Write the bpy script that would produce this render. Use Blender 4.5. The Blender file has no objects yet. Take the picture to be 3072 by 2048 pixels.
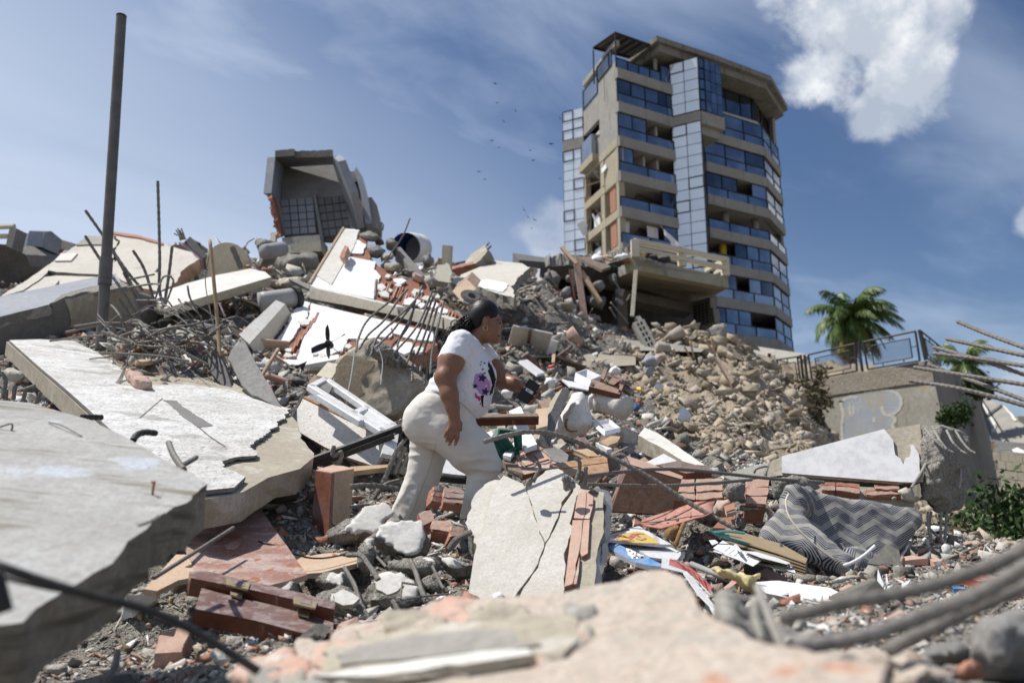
import bpy,bmesh,math,random
import numpy as np
from mathutils import Vector,Matrix,Euler
from mathutils.geometry import tessellate_polygon
from mathutils.bvhtree import BVHTree
R=math.radians
random.seed(7)
rng=np.random.default_rng(11)
scene=bpy.context.scene
COL=scene.collection
# camera
FPX,CX,CY=2354.0,1536.0,1024.0
PITCH=math.atan(486.0/FPX)
cam_data=bpy.data.cameras.new('camera')
cam_data.sensor_width=36.0
cam_data.lens=FPX/3072.0*36.0
cam_data.clip_start=0.05
cam_data.clip_end=6000
cam_data.dof.use_dof=True
cam_data.dof.focus_distance=4.4
cam_data.dof.aperture_fstop=2.3
camera=bpy.data.objects.new('camera',cam_data)
COL.objects.link(camera)
camera.location=(0,0,0)
camera.rotation_euler=(math.pi/2+PITCH,0,0)
scene.camera=camera
# sun, sky, exposure
SUN_DIR=Vector((-0.47,0.10,0.88)).normalized()
sun_el=math.asin(SUN_DIR.z)
sun_az=math.atan2(SUN_DIR.x,SUN_DIR.y)
sd=bpy.data.lights.new('sun','SUN')
sd.energy=5.0
sd.angle=R(0.55)
sd.color=(1.0,0.955,0.89)
sun=bpy.data.objects.new('sun',sd)
COL.objects.link(sun)
sun.rotation_euler=(-SUN_DIR).to_track_quat('-Z','Y').to_euler()
world=bpy.data.worlds.new('World')
scene.world=world
world.use_nodes=True
wn,wl=world.node_tree.nodes,world.node_tree.links
wn.clear()
w_out=wn.new('ShaderNodeOutputWorld')
w_bg=wn.new('ShaderNodeBackground')
w_bg.inputs['Strength'].default_value=0.072
w_sky=wn.new('ShaderNodeTexSky')
w_sky.sky_type='NISHITA'
w_sky.sun_disc=False
w_sky.sun_elevation=sun_el
w_sky.sun_rotation=sun_az
w_sky.altitude=20
w_sky.air_density=1.1
w_sky.dust_density=0.6
w_sky.ozone_density=3.0
w_tc=wn.new('ShaderNodeTexCoord')
def wmath(op,a,b=None,c=None):
 n=wn.new('ShaderNodeMath');n.operation=op
 for i,v in enumerate((a,b,c)):
  if v is None:continue
  if isinstance(v,(int,float)):n.inputs[i].default_value=v
  else:wl.new(v,n.inputs[i])
 return n.outputs[0]
def wvmath(op,a,b=None):
 n=wn.new('ShaderNodeVectorMath');n.operation=op
 for i,v in enumerate((a,b)):
  if v is None:continue
  if isinstance(v,(tuple,list,Vector)):n.inputs[i].default_value=tuple(v)
  else:wl.new(v,n.inputs[i])
 return n.outputs['Value']if op in('DISTANCE','DOT_PRODUCT','LENGTH')else n.outputs['Vector']
def wnoise(vec,scale,detail,rough=0.55,dist=0.0):
 n=wn.new('ShaderNodeTexNoise')
 n.inputs['Scale'].default_value=scale
 n.inputs['Detail'].default_value=detail
 n.inputs['Roughness'].default_value=rough
 n.inputs['Distortion'].default_value=dist
 wl.new(vec,n.inputs['Vector'])
 return n.outputs['Fac']
def wramp(v,lo,hi,smooth=True):
 n=wn.new('ShaderNodeMapRange')
 n.interpolation_type='SMOOTHSTEP' if smooth else 'LINEAR'
 wl.new(v,n.inputs['Value'])
 n.inputs['From Min'].default_value=lo
 n.inputs['From Max'].default_value=hi
 return n.outputs['Result']
def pix_dir(u,v):
 yc=(CY-v)/FPX
 d=Vector(((u-CX)/FPX,math.cos(PITCH)-yc*math.sin(PITCH),math.sin(PITCH)+yc*math.cos(PITCH)))
 return d.normalized()
w_dir=w_tc.outputs['Generated']
w_sep=wn.new('ShaderNodeSeparateXYZ');wl.new(w_dir,w_sep.inputs[0])
w_z=wmath('MAXIMUM',w_sep.outputs['Z'],0.06)
w_z=wmath('ADD',w_z,0.12)
w_px=wmath('DIVIDE',w_sep.outputs['X'],w_z)
w_py=wmath('DIVIDE',w_sep.outputs['Y'],w_z)
w_cmb=wn.new('ShaderNodeCombineXYZ')
w_s1=wmath('ADD',wmath('MULTIPLY',w_px,0.80),wmath('MULTIPLY',w_py,0.60))
w_s2=wmath('SUBTRACT',wmath('MULTIPLY',w_py,0.80),wmath('MULTIPLY',w_px,0.60))
wl.new(wmath('MULTIPLY',w_s1,0.62),w_cmb.inputs[0])
wl.new(wmath('MULTIPLY',w_s2,1.25),w_cmb.inputs[1])
cir_a=wnoise(w_cmb.outputs[0],1.0,7,0.5,0.35)
cir_b=wnoise(w_cmb.outputs[0],3.4,7,0.55,0.5)
cir=wmath('ADD',wmath('MULTIPLY',cir_a,0.75),wmath('MULTIPLY',cir_b,0.25))
cir=wmath('MULTIPLY',wramp(cir,0.40,0.64),wmath('ADD',wmath('MULTIPLY',wramp(w_sep.outputs['X'],0.5,-0.2),0.38),0.36))
veil=wramp(wmath('ADD',w_sep.outputs['Z'],wmath('MULTIPLY',w_sep.outputs['X'],0.6)),0.60,-0.05)
veil=wmath('MULTIPLY',veil,wmath('ADD',wmath('MULTIPLY',cir_a,1.0),0.30))
cum_n=wnoise(w_dir,8.5,10,0.60,0.2)
cum_f=wnoise(w_dir,3.0,3,0.5)
def blob(u,v,rad,thick=1.0):
 dd=wvmath('DISTANCE',w_dir,pix_dir(u,v))
 m=wmath('SUBTRACT',1.0,wmath('DIVIDE',dd,rad))
 s=wmath('ADD',m,wmath('MULTIPLY',wmath('SUBTRACT',cum_n,0.52),2.6))
 return wmath('MULTIPLY',wramp(s,0.18,0.66),thick)
cum=blob(2570,60,0.115)
for a in((2490,210,0.075),(2690,190,0.075),(2640,330,0.055,.8),(2790,20,.06,.7),(3080,660,0.025,.6),(3060,1150,0.07,.4),(1660,720,0.06,.3),(4300,200,.2),(-900,200,.2,.8)):
 cum=wmath('MAXIMUM',cum,blob(*a))
cumg=wmath('MULTIPLY',wramp(wmath('ADD',wmath('MULTIPLY',cum_n,.6),wmath('MULTIPLY',cum_f,.4)),0.57,0.72),0.55)
cum=wmath('MAXIMUM',cum,wmath('MULTIPLY',cumg,wramp(w_sep.outputs['Y'],0.1,-0.3)))
mixA=wn.new('ShaderNodeMix');mixA.data_type='RGBA'
wl.new(wmath('MAXIMUM',cir,veil),mixA.inputs['Factor'])
w_deep=wn.new('ShaderNodeMix');w_deep.data_type='RGBA';w_deep.blend_type='MULTIPLY'
w_deep.inputs['Factor'].default_value=1.0
wl.new(w_sky.outputs['Color'],w_deep.inputs['A'])
w_deep.inputs['B'].default_value=(0.84,0.92,1.06,1)
wl.new(w_deep.outputs['Result'],mixA.inputs['A'])
mixA.inputs['B'].default_value=(8.2,9.4,11.4,1)
mixB=wn.new('ShaderNodeMix');mixB.data_type='RGBA'
wl.new(cum,mixB.inputs['Factor'])
wl.new(mixA.outputs['Result'],mixB.inputs['A'])
cshade=wn.new('ShaderNodeMix');cshade.data_type='RGBA'
wl.new(wramp(wnoise(w_dir,11.0,6,0.6),0.38,0.66),cshade.inputs['Factor'])
cshade.inputs['A'].default_value=(6.6,7.4,8.6,1)
cshade.inputs['B'].default_value=(12.5,12.6,12.8,1)
wl.new(cshade.outputs['Result'],mixB.inputs['B'])
wl.new(mixB.outputs['Result'],w_bg.inputs['Color'])
wl.new(w_bg.outputs[0],w_out.inputs['Surface'])
scene.view_settings.view_transform='Standard'
scene.view_settings.look='None'
scene.view_settings.exposure=0.16
scene.view_settings.gamma=1.0
scene.view_settings.use_curve_mapping=False
scene.render.engine='CYCLES'
scene.cycles.max_bounces=4
scene.cycles.diffuse_bounces=3
scene.cycles.glossy_bounces=3
scene.cycles.use_denoising=True
# from places in the photograph to places in the world
K=900/2352
K2=800/2091
FR={'F':(0,0,1),'V':(0,0,3072/2352),'A1':(0,400,K),'A2':(700,400,K),'A3':(1500,600,K),'A4':(2172,800,K),'A5':(0,950,K),'A6':(700,900,K),'A7':(1400,1100,K),'A8':(2172,1200,K),'B1':(0,1448,K),'B2':(700,1448,K),'B3':(1400,1448,K),'B4':(2172,1448,K),'T5':(1640,60,K2),'T6':(1640,500,K2),'W':(1150,880,500/1089),'H':(1300,880,340/1481),'A9':(1500,950,600/2352),'A10':(1200,1300,500/2352),'A11':(1800,1450,600/2352),'A12':(1450,200,250/713)}
SP,CP=math.sin(PITCH),math.cos(PITCH)
def ray(fr,x,y):
 ox,oy,k=FR[fr]
 u,v=ox+x*k,oy+y*k
 yc=(CY-v)/FPX
 yy=CP-yc*SP
 return Vector(((u-CX)/FPX/yy,1.0,(SP+yc*CP)/yy))
def P(fr,x,y,d):
 return ray(fr,x,y)*d
def proj(p):
 dep=p[1]*CP+p[2]*SP
 return CX+FPX*p[0]/dep,CY-FPX*(p[2]*CP-p[1]*SP)/dep
class Plane:
 def __init__(self,fr,a,b,c):
  self.o=P(fr,*a)
  n=(P(fr,*b)-self.o).cross(P(fr,*c)-self.o).normalized()
  if n.dot(self.o)>0:n=-n
  self.n=n
 @classmethod
 def of(cls,a,b,c):
  s=cls.__new__(cls);s.o=a
  n=(b-a).cross(c-a).normalized()
  s.n=-n if n.dot(a)>0 else n
  return s
 def hit(self,fr,x,y):
  r=ray(fr,x,y)
  return r*(self.o.dot(self.n)/r.dot(self.n))
# noise and implicit surfaces
_lat=rng.random((64,64,64)).astype(np.float32)
def vnoise(p):
 i=np.floor(p).astype(np.int64)
 f=(p-i).astype(np.float32)
 f=f*f*(3-2*f)
 i&=63
 j=(i+1)&63
 x0,y0,z0=i[...,0],i[...,1],i[...,2]
 x1,y1,z1=j[...,0],j[...,1],j[...,2]
 fx,fy,fz=f[...,0],f[...,1],f[...,2]
 c=lambda a,b,t:a+(b-a)*t
 return c(c(c(_lat[x0,y0,z0],_lat[x1,y0,z0],fx),c(_lat[x0,y1,z0],_lat[x1,y1,z0],fx),fy),c(c(_lat[x0,y0,z1],_lat[x1,y0,z1],fx),c(_lat[x0,y1,z1],_lat[x1,y1,z1],fx),fy),fz)-0.5
def fbm(p,octv=4,gain=0.5):
 p=np.asarray(p,dtype=np.float64)
 s,a=0,1.0
 for k in range(octv):
  s=s+a*vnoise(p+17.3*k)
  p=p*2.03
  a*=gain
 return s
def surfnet(fn,lo,hi,h):
 lo,hi=np.array(lo,float),np.array(hi,float)
 n=np.maximum(((hi-lo)/h).astype(int)+1,3)
 ax=[lo[k]+h*np.arange(n[k])for k in range(3)]
 g=np.stack(np.meshgrid(*ax,indexing='ij'),-1)
 v=fn(g.reshape(-1,3)).reshape(n)
 s=v<0
 cs=sum(s[a:n[0]-1+a,b:n[1]-1+b,c:n[2]-1+c].astype(int)for a in(0,1)for b in(0,1)for c in(0,1))
 act=(cs>0)&(cs<8)
 idx=-np.ones(act.shape,int)
 idx[act]=np.arange(act.sum())
 ci=np.argwhere(act)
 acc=np.zeros((len(ci),3));cnt=np.zeros(len(ci))
 cor=[(a,b,c)for a in(0,1)for b in(0,1)for c in(0,1)]
 for p in range(8):
  for q in range(p+1,8):
   A,B=np.array(cor[p]),np.array(cor[q])
   if abs(A-B).sum()!=1:continue
   ia,ib=ci+A,ci+B
   va,vb=v[tuple(ia.T)],v[tuple(ib.T)]
   m=(va<0)!=(vb<0)
   t=np.where(m,va/np.where(m,va-vb,1),0)
   pt=ia+(ib-ia)*t[:,None]
   acc[m]+=pt[m];cnt[m]+=1
 verts=lo+h*acc/cnt[:,None]
 faces=[]
 for k in range(3):
  o=[(1,2),(2,0),(0,1)][k]
  sl=[slice(0,n[0]),slice(0,n[1]),slice(0,n[2])]
  e1=[slice(None)]*3;e2=[slice(None)]*3
  e1[k]=slice(0,n[k]-1);e2[k]=slice(1,n[k])
  chg=s[tuple(e1)]!=s[tuple(e2)]
  pos=np.argwhere(chg)
  pos=pos[(pos[:,o[0]]>0)&(pos[:,o[1]]>0)&(pos[:,o[0]]<n[o[0]]-1)&(pos[:,o[1]]<n[o[1]]-1)]
  inside=s[tuple(pos.T)]
  d1=np.zeros(3,int);d1[o[0]]=1
  d2=np.zeros(3,int);d2[o[1]]=1
  q=np.stack([idx[tuple((pos-d1-d2).T)],idx[tuple((pos-d2).T)],idx[tuple(pos.T)],idx[tuple((pos-d1).T)]],1)
  q[~inside]=q[~inside][:,::-1]
  faces.append(q)
 return verts,np.concatenate(faces)
# objects
def tag(o,label=None,cat=None,group=None,kind=None):
 if label:o['label']=label
 if cat:o['category']=cat
 if group:o['group']=group
 if kind or cat:o['kind']=kind or 'thing'
 return o
def thing(name,label,cat,loc=(0,0,0),group=None):
 o=bpy.data.objects.new(name,None)
 o.empty_display_size=0.1
 COL.objects.link(o)
 o.location=loc
 return tag(o,label,cat,group)
def wloc(o):
 v=Vector((0,0,0))
 while o is not None:
  v=v+o.location
  o=o.parent
 return v
def mk(name,V,Fc,mats,parent=None,mi=None,smooth=False,base=None):
 V=np.asarray([tuple(v)for v in V]if not isinstance(V,np.ndarray)else V,dtype=np.float64)
 if base is None:
  lo,hi=V.min(0),V.max(0)
  base=Vector(((lo[0]+hi[0])/2,(lo[1]+hi[1])/2,lo[2]))
 me=bpy.data.meshes.new(name)
 Vl=V-np.array(base)
 if isinstance(Fc,np.ndarray):
  k=Fc.shape[1]
  me.vertices.add(len(Vl));me.vertices.foreach_set('co',Vl.astype(np.float32).ravel())
  me.loops.add(Fc.size);me.loops.foreach_set('vertex_index',Fc.astype(np.int32).ravel())
  me.polygons.add(len(Fc));me.polygons.foreach_set('loop_start',np.arange(0,Fc.size,k,dtype=np.int32))
  me.update(calc_edges=True);me.validate()
 else:
  me.from_pydata([tuple(v)for v in Vl],[],[tuple(f)for f in Fc])
  me.update()
 for m in(mats if isinstance(mats,(list,tuple))else[mats]):
  me.materials.append(m)
 if mi is not None:
  me.polygons.foreach_set('material_index',np.asarray(mi,dtype=np.int32))
 if smooth:
  me.polygons.foreach_set('use_smooth',np.ones(len(me.polygons),dtype=bool))
 o=bpy.data.objects.new(name,me)
 COL.objects.link(o)
 if parent is not None:
  o.parent=parent
  o.location=Vector(base)-wloc(parent)
 else:
  o.location=base
 return o
def catmull(pts,n):
 pts=[Vector(p)for p in pts]
 if len(pts)<3:
  return[pts[0].lerp(pts[-1],i/n)for i in range(n+1)]
 L=[0]
 for a,b in zip(pts,pts[1:]):L.append(L[-1]+(b-a).length)
 ext=[pts[0]*2-pts[1]]+pts+[pts[-1]*2-pts[-2]]
 out=[]
 for i in range(n+1):
  s=L[-1]*i/n
  k=0
  while k<len(L)-2 and L[k+1]<s:k+=1
  t=(s-L[k])/max(1e-9,L[k+1]-L[k])
  p0,p1,p2,p3=ext[k:k+4]
  out.append(0.5*((2*p1)+(p2-p0)*t+(2*p0-5*p1+4*p2-p3)*t*t+(3*p1-p0-3*p2+p3)*t**3))
 return out
def tube_vf(pts,rad,n=8,close=True):
 pts=[Vector(p)for p in pts]
 V,Fc=[],[]
 t0=(pts[1]-pts[0]).normalized()
 up=Vector((0,0,1))if abs(t0.z)<0.9 else Vector((1,0,0))
 a=t0.cross(up).normalized()
 for i,p in enumerate(pts):
  t=(pts[min(i+1,len(pts)-1)]-pts[max(i-1,0)]).normalized()
  a=(a-t*a.dot(t)).normalized()
  b=t.cross(a)
  r=rad[i]if isinstance(rad,(list,tuple,np.ndarray))else rad
  for k in range(n):
   th=2*math.pi*k/n
   V.append(p+(a*math.cos(th)+b*math.sin(th))*r)
 for i in range(len(pts)-1):
  for k in range(n):
   k2=(k+1)%n
   Fc.append((i*n+k,i*n+k2,(i+1)*n+k2,(i+1)*n+k))
 if close:
  Fc.append(tuple(range(n))[::-1])
  Fc.append(tuple((len(pts)-1)*n+k for k in range(n)))
 return V,Fc
def box_vf(c,size,rot=None,taper=None):
 c=Vector(c)
 V=[]
 for z in(-.5,.5):
  for x,y in((-.5,-.5),(.5,-.5),(.5,.5),(-.5,.5)):
   k=taper if(taper and z>0)else 1
   v=Vector((x*size[0]*k,y*size[1]*k,z*size[2]))
   if rot is not None:v=rot@v
   V.append(c+v)
 return V,[(3,2,1,0),(4,5,6,7),(0,1,5,4),(1,2,6,5),(2,3,7,6),(3,0,4,7)]
def join(*vf):
 V,Fc=[],[]
 for v,f in vf:
  o=len(V)
  V+=list(v)
  Fc+=[tuple(i+o for i in q)for q in f]
 return V,Fc
def bevel_obj(o,w,seg=1):
 m=o.modifiers.new('bevel','BEVEL')
 m.width=w;m.segments=seg;m.limit_method='ANGLE';m.angle_limit=R(35)
 return o
def rot_from(xdir,zdir):
 x=Vector(xdir).normalized()
 z=Vector(zdir);z=(z-x*z.dot(x)).normalized()
 y=z.cross(x)
 return Matrix((x,y,z)).transposed()
def outline(fr,pts,pl,jag=0.0,step=0.06,rs=None):
 rs=rs or random
 W,J=[],[]
 q=[(Vector(p)if isinstance(p,Vector)else pl.hit(fr,p[0],p[1]))for p in pts]
 js=[(jag if isinstance(p,Vector)or len(p)<3 else p[2])for p in pts]
 for i in range(len(q)):
  a,b,j=q[i],q[(i+1)%len(q)],js[i]
  W.append(a);J.append(j)
  if j>0:
   L=(b-a).length
   n=max(1,int(L/step))
   side=pl.n.cross((b-a).normalized())
   off=0
   for k in range(1,n):
    off=off*0.84+rs.uniform(-1,1)*j*0.62
    t=(k+rs.uniform(-.3,.3))/n
    W.append(a.lerp(b,t)+side*off);J.append(j)
 return W,J
def slab_vf(W,J,n,th,ext=None,off=0.0,rs=None,taper=0.0):
 rs=rs or random
 e=ext if ext is not None else-n*th
 top=[p+n*off for p in W]
 cen=sum(top,Vector())/len(top)
 N=len(W)
 V=list(top)
 for t in(0.5,1.0):
  for p,j in zip(top,J):
   r=min(j*1.0,e.length*.45)
   V.append(p+e*t+Vector((rs.uniform(-1,1),rs.uniform(-1,1),rs.uniform(-1,1)))*r*.7+(cen-p)*taper*t)
 tri=tessellate_polygon([top])
 if tri:
  a,b,c=tri[0]
  if(top[b]-top[a]).cross(top[c]-top[a]).dot(n)<0:tri=[t[::-1]for t in tri]
 ar=sum(((top[i]-cen).cross(top[(i+1)%N]-cen)).dot(n)for i in range(N))
 Fc,mi=[],[]
 for t in tri:Fc.append(tuple(t));mi.append(0)
 for lay in range(2):
  for i in range(N):
   k=(i+1)%N
   q=(lay*N+i,(lay+1)*N+i,(lay+1)*N+k,lay*N+k)
   Fc.append(q if ar>0 else q[::-1]);mi.append(1)
 for t in tri:Fc.append(tuple(i+2*N for i in t[::-1]));mi.append(1)
 return V,Fc,mi
def slab(name,fr,pts,pl,th,m,me=None,jag=0.0,parent=None,off=0.0,ext=None,step=0.06,seed=None,taper=0.0):
 rs=random.Random(seed if seed is not None else name+str(pts[0]))
 W,J=outline(fr,pts,pl,jag,step,rs)
 V,Fc,mi=slab_vf(W,J,pl.n,th,ext,off,rs,taper)
 return mk(name,V,Fc,[m,me or m],parent,mi)
REB=[]
def rebar_pts(fr,pts):
 return[p if isinstance(p,Vector)else P(fr,p[0],p[1],p[2])for p in pts]
def rebar(fr,pts,r,m,label=None,group=None,name='rebar',cat='rebar',parent=None,ribs=True,n=8,pitch=None):
 W=rebar_pts(fr,pts)
 L=sum((b-a).length for a,b in zip(W,W[1:]))
 if ribs:
  pitch=pitch or r*1.25
  k=max(6,min(420,int(L/pitch)))
 else:
  k=max(6,min(60,int(L/(r*4))))
 C=catmull(W,k)
 rad=[r*(1.10 if i%2 else 0.93)for i in range(len(C))]if ribs else r
 V,Fc=tube_vf(C,rad,n)
 o=mk(name,V,Fc,m,parent,smooth=not ribs)
 if parent is None:tag(o,label,cat,group)
 return o
# materials (procedural)
class NT:
 def __init__(self,name):
  self.m=bpy.data.materials.new(name)
  self.m.use_nodes=True
  self.n=self.m.node_tree.nodes
  self.l=self.m.node_tree.links
  self.b=self.n['Principled BSDF']
  tc=self.n.new('ShaderNodeTexCoord')
  oi=self.n.new('ShaderNodeObjectInfo')
  mu=self.node('ShaderNodeMath');mu.operation='MULTIPLY';mu.inputs[1].default_value=37.0
  self.l.new(oi.outputs['Random'],mu.inputs[0])
  ad=self.node('ShaderNodeVectorMath');ad.operation='ADD'
  self.l.new(tc.outputs['Object'],ad.inputs[0]);self.l.new(mu.outputs[0],ad.inputs[1])
  self.co=ad.outputs[0]
  self.raw=tc.outputs['Object']
  self.rnd=oi.outputs['Random']
 def node(self,t):return self.n.new(t)
 def scaled(self,s):
  v=self.node('ShaderNodeVectorMath');v.operation='MULTIPLY'
  self.l.new(self.co,v.inputs[0]);v.inputs[1].default_value=s
  return v.outputs[0]
 def noise(self,scale,detail=6,rough=0.6,vec=None,dist=0.0):
  n=self.node('ShaderNodeTexNoise')
  n.inputs['Scale'].default_value=scale;n.inputs['Detail'].default_value=detail
  n.inputs['Roughness'].default_value=rough;n.inputs['Distortion'].default_value=dist
  self.l.new(vec or self.co,n.inputs['Vector'])
  return n.outputs['Fac']
 def vor(self,scale,feat='F1',out='Distance',vec=None):
  n=self.node('ShaderNodeTexVoronoi');n.feature=feat
  n.inputs['Scale'].default_value=scale
  self.l.new(vec or self.co,n.inputs['Vector'])
  return n.outputs[out]
 def ramp(self,v,lo,hi,a=0.0,b=1.0):
  n=self.node('ShaderNodeMapRange');n.interpolation_type='SMOOTHSTEP'
  self.l.new(v,n.inputs['Value'])
  n.inputs['From Min'].default_value=lo;n.inputs['From Max'].default_value=hi
  n.inputs['To Min'].default_value=a;n.inputs['To Max'].default_value=b
  return n.outputs['Result']
 def math(self,op,a,b):
  n=self.node('ShaderNodeMath');n.operation=op
  for i,v in enumerate((a,b)):
   if isinstance(v,(int,float)):n.inputs[i].default_value=v
   else:self.l.new(v,n.inputs[i])
  return n.outputs[0]
 def mix(self,f,a,b,blend='MIX'):
  n=self.node('ShaderNodeMix');n.data_type='RGBA';n.blend_type=blend
  if isinstance(f,(int,float)):n.inputs['Factor'].default_value=f
  else:self.l.new(f,n.inputs['Factor'])
  for k,v in(('A',a),('B',b)):
   if isinstance(v,(tuple,list)):n.inputs[k].default_value=(*v[:3],1)
   else:self.l.new(v,n.inputs[k])
  return n.outputs['Result']
 def bump(self,h,strength,dist=0.01,prev=None):
  n=self.node('ShaderNodeBump')
  n.inputs['Strength'].default_value=strength;n.inputs['Distance'].default_value=dist
  self.l.new(h,n.inputs['Height'])
  if prev is not None:self.l.new(prev,n.inputs['Normal'])
  return n.outputs[0]
 def done(self,col,rough=0.85,bump=None,metal=0.0,spec=0.3):
  if isinstance(col,(tuple,list)):self.b.inputs['Base Color'].default_value=(*col[:3],1)
  else:self.l.new(col,self.b.inputs['Base Color'])
  if isinstance(rough,(int,float)):self.b.inputs['Roughness'].default_value=rough
  else:self.l.new(rough,self.b.inputs['Roughness'])
  self.b.inputs['Metallic'].default_value=metal
  self.b.inputs['Specular IOR Level'].default_value=spec
  if bump is not None:self.l.new(bump,self.b.inputs['Normal'])
  return self.m
def surf(name,c1,c2,c3=None,s=2.5,spots=None,streak=None,rough=0.88,bump=0.35,bs=45.0,bd=0.01,pits=0.0,metal=0.0,spec=0.25,dust=None):
 t=NT(name)
 a=t.ramp(t.noise(s,3,0.6),0.33,0.67)
 col=t.mix(a,c1,c2)
 f=t.ramp(t.noise(s*9,3,0.7),0.35,0.7)
 col=t.mix(t.math('MULTIPLY',f,0.5),col,c3 or tuple(x*.7 for x in c1))
 if streak:
  c,sc,vec,lo,hi=streak
  k=t.ramp(t.noise(sc,3,0.65,t.scaled(vec)),lo,hi)
  col=t.mix(k,col,c)
 if spots:
  for c,sc,lo,hi in spots:
   k=t.ramp(t.noise(sc,3,0.65),lo,hi)
   col=t.mix(k,col,c)
 g=t.noise(bs,4,0.75)
 col=t.mix(t.ramp(g,0.62,0.30,0,0.45),col,tuple(x*.55 for x in c1))
 if dust:
  ge=t.node('ShaderNodeNewGeometry')
  sp=t.node('ShaderNodeSeparateXYZ');t.l.new(ge.outputs['Normal'],sp.inputs[0])
  k=t.math('MULTIPLY',t.ramp(sp.outputs['Z'],0.1,0.8),t.ramp(t.noise(s*6,6,0.7),0.30,0.62))
  col=t.mix(t.math('MULTIPLY',k,dust[1]),col,dust[0])
 n=t.bump(t.noise(s*5,3,0.65),bump*.8,bd*2.5)
 n=t.bump(g,bump,bd,n)
 if pits>0:
  n=t.bump(t.ramp(t.vor(bs*.7),0.0,0.35),pits,bd,n)
 return t.done(col,rough,n,metal,spec)
DUST=(0.42,0.39,0.34)
m_conc=surf('concrete',(0.30,0.285,0.255),(0.38,0.36,0.32),(0.22,0.21,0.19),2.2,bump=0.45)
m_concbroken=surf('broken_concrete',(0.36,0.34,0.30),(0.44,0.42,0.375),(0.25,0.235,0.205),6,bump=0.95,bs=38,bd=0.03,pits=0.6)
m_conctan=surf('tan_concrete',(0.36,0.32,0.25),(0.43,0.39,0.31),(0.30,0.26,0.20),1.7,bump=0.35,spots=[((0.47,0.44,0.38),3.1,.55,.62)])
m_concgrey=surf('grey_concrete',(0.20,0.195,0.185),(0.27,0.26,0.245),(0.14,0.135,0.13),1.6,bump=0.4)
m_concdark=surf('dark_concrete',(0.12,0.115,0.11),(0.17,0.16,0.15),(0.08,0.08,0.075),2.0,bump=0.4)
m_bluegrey=surf('blue_grey_paint',(0.27,0.29,0.325),(0.32,0.34,0.37),(0.22,0.23,0.25),1.2,bump=0.2,spots=[((0.50,0.49,0.46),7,.66,.69)])
m_white=surf('white_plaster',(0.78,0.79,0.81),(0.82,0.82,0.82),(0.70,0.69,0.66),1.1,bump=0.12,bs=60,spots=[((0.60,0.57,0.52),9,.66,.76)])
m_whitedirty=surf('dusty_white_plaster',(0.62,0.60,0.555),(0.70,0.68,0.64),(0.52,0.49,0.43),1.3,bump=0.22,spots=[((0.44,0.40,0.34),6,.60,.74)])
m_cream=surf('cream_paint',(0.60,0.55,0.43),(0.66,0.615,0.50),(0.50,0.45,0.34),1.4,bump=0.18,spots=[((0.45,0.42,0.36),11,.64,.72)])
m_paleslab=surf('pale_floor',(0.52,0.49,0.43),(0.58,0.55,0.49),(0.46,0.42,0.36),0.9,bump=0.2,spots=[((0.42,0.38,0.31),3,.62,.72)])
m_tex=surf('rough_cast_white',(0.60,0.59,0.56),(0.75,0.745,0.73),(0.36,0.345,0.315),1.15,bump=0.75,bs=34,bd=0.018,pits=0.45,spots=[((0.40,0.385,0.35),2.2,.56,.66),((0.27,0.26,0.24),26,.63,.70)])
m_nearslab=surf('weathered_white_slab',(0.37,0.365,0.345),(0.45,0.445,0.43),(0.30,0.285,0.25),3.0,bump=0.35,bs=70,streak=((0.21,0.185,0.145),2.6,(.7,4.5,4.5),.52,.66),spots=[((0.48,0.51,0.55),3.4,.56,.66),((0.22,0.19,0.15),21,.69,.74)])
m_cracked=surf('pale_cement_render',(0.50,0.475,0.42),(0.57,0.55,0.51),(0.44,0.40,0.33),3.2,bump=0.28,bs=90,spots=[((0.50,0.37,0.26),9,.68,.76),((0.60,0.585,0.56),5,.58,.70)])
m_clay=surf('terracotta',(0.36,0.165,0.11),(0.43,0.225,0.16),(0.29,0.125,0.08),5,bump=0.3,spots=[((0.50,0.43,0.37),12,.60,.70)])
m_claydust=surf('dusty_terracotta',(0.50,0.335,0.265),(0.55,0.405,0.33),(0.45,0.25,0.18),5,bump=0.35,spots=[((0.50,0.46,0.40),9,.56,.68)])
m_claydark=surf('dark_terracotta',(0.25,0.11,0.07),(0.31,0.145,0.095),(0.2,0.08,0.05),6,bump=0.3)
m_dirt=surf('earth',(0.32,0.262,0.19),(0.39,0.33,0.25),(0.26,0.21,0.155),1.1,bump=0.8,bs=14,bd=0.05)
m_debris=surf('crushed_debris',(0.235,0.218,0.19),(0.305,0.285,0.25),(0.15,0.14,0.12),2.6,bump=1.0,bs=16,bd=0.05,spots=[((0.27,0.19,0.15),5,.58,.66),((0.36,0.34,0.31),9,.62,.68)])
m_stone=surf('tan_stone',(0.37,0.31,0.235),(0.44,0.38,0.30),(0.30,0.25,0.18),4,bump=0.6,bs=30,bd=0.02)
m_stonegrey=surf('grey_stone',(0.35,0.33,0.29),(0.43,0.405,0.36),(0.22,0.205,0.18),5,bump=0.7,bs=34,bd=0.02)
m_stonewhite=surf('white_chip',(0.66,0.64,0.60),(0.74,0.73,0.70),(0.52,0.49,0.44),4,bump=0.3,bs=40)
m_steel=surf('dusty_rebar_steel',(0.185,0.172,0.155),(0.25,0.235,0.215),(0.13,0.115,0.10),9,bump=0.3,bs=120,rough=0.65,metal=0.15,spots=[((0.30,0.15,0.085),14,.64,.72)])
m_steeldark=surf('dark_steel',(0.045,0.043,0.042),(0.075,0.07,0.066),None,6,bump=0.15,rough=0.5,metal=0.3)
m_steelpole=surf('galvanised_steel',(0.135,0.125,0.115),(0.185,0.175,0.165),(0.10,0.095,0.09),5,bump=0.12,rough=0.55,metal=0.35,spots=[((0.22,0.13,0.07),10,.66,.74)])
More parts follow.
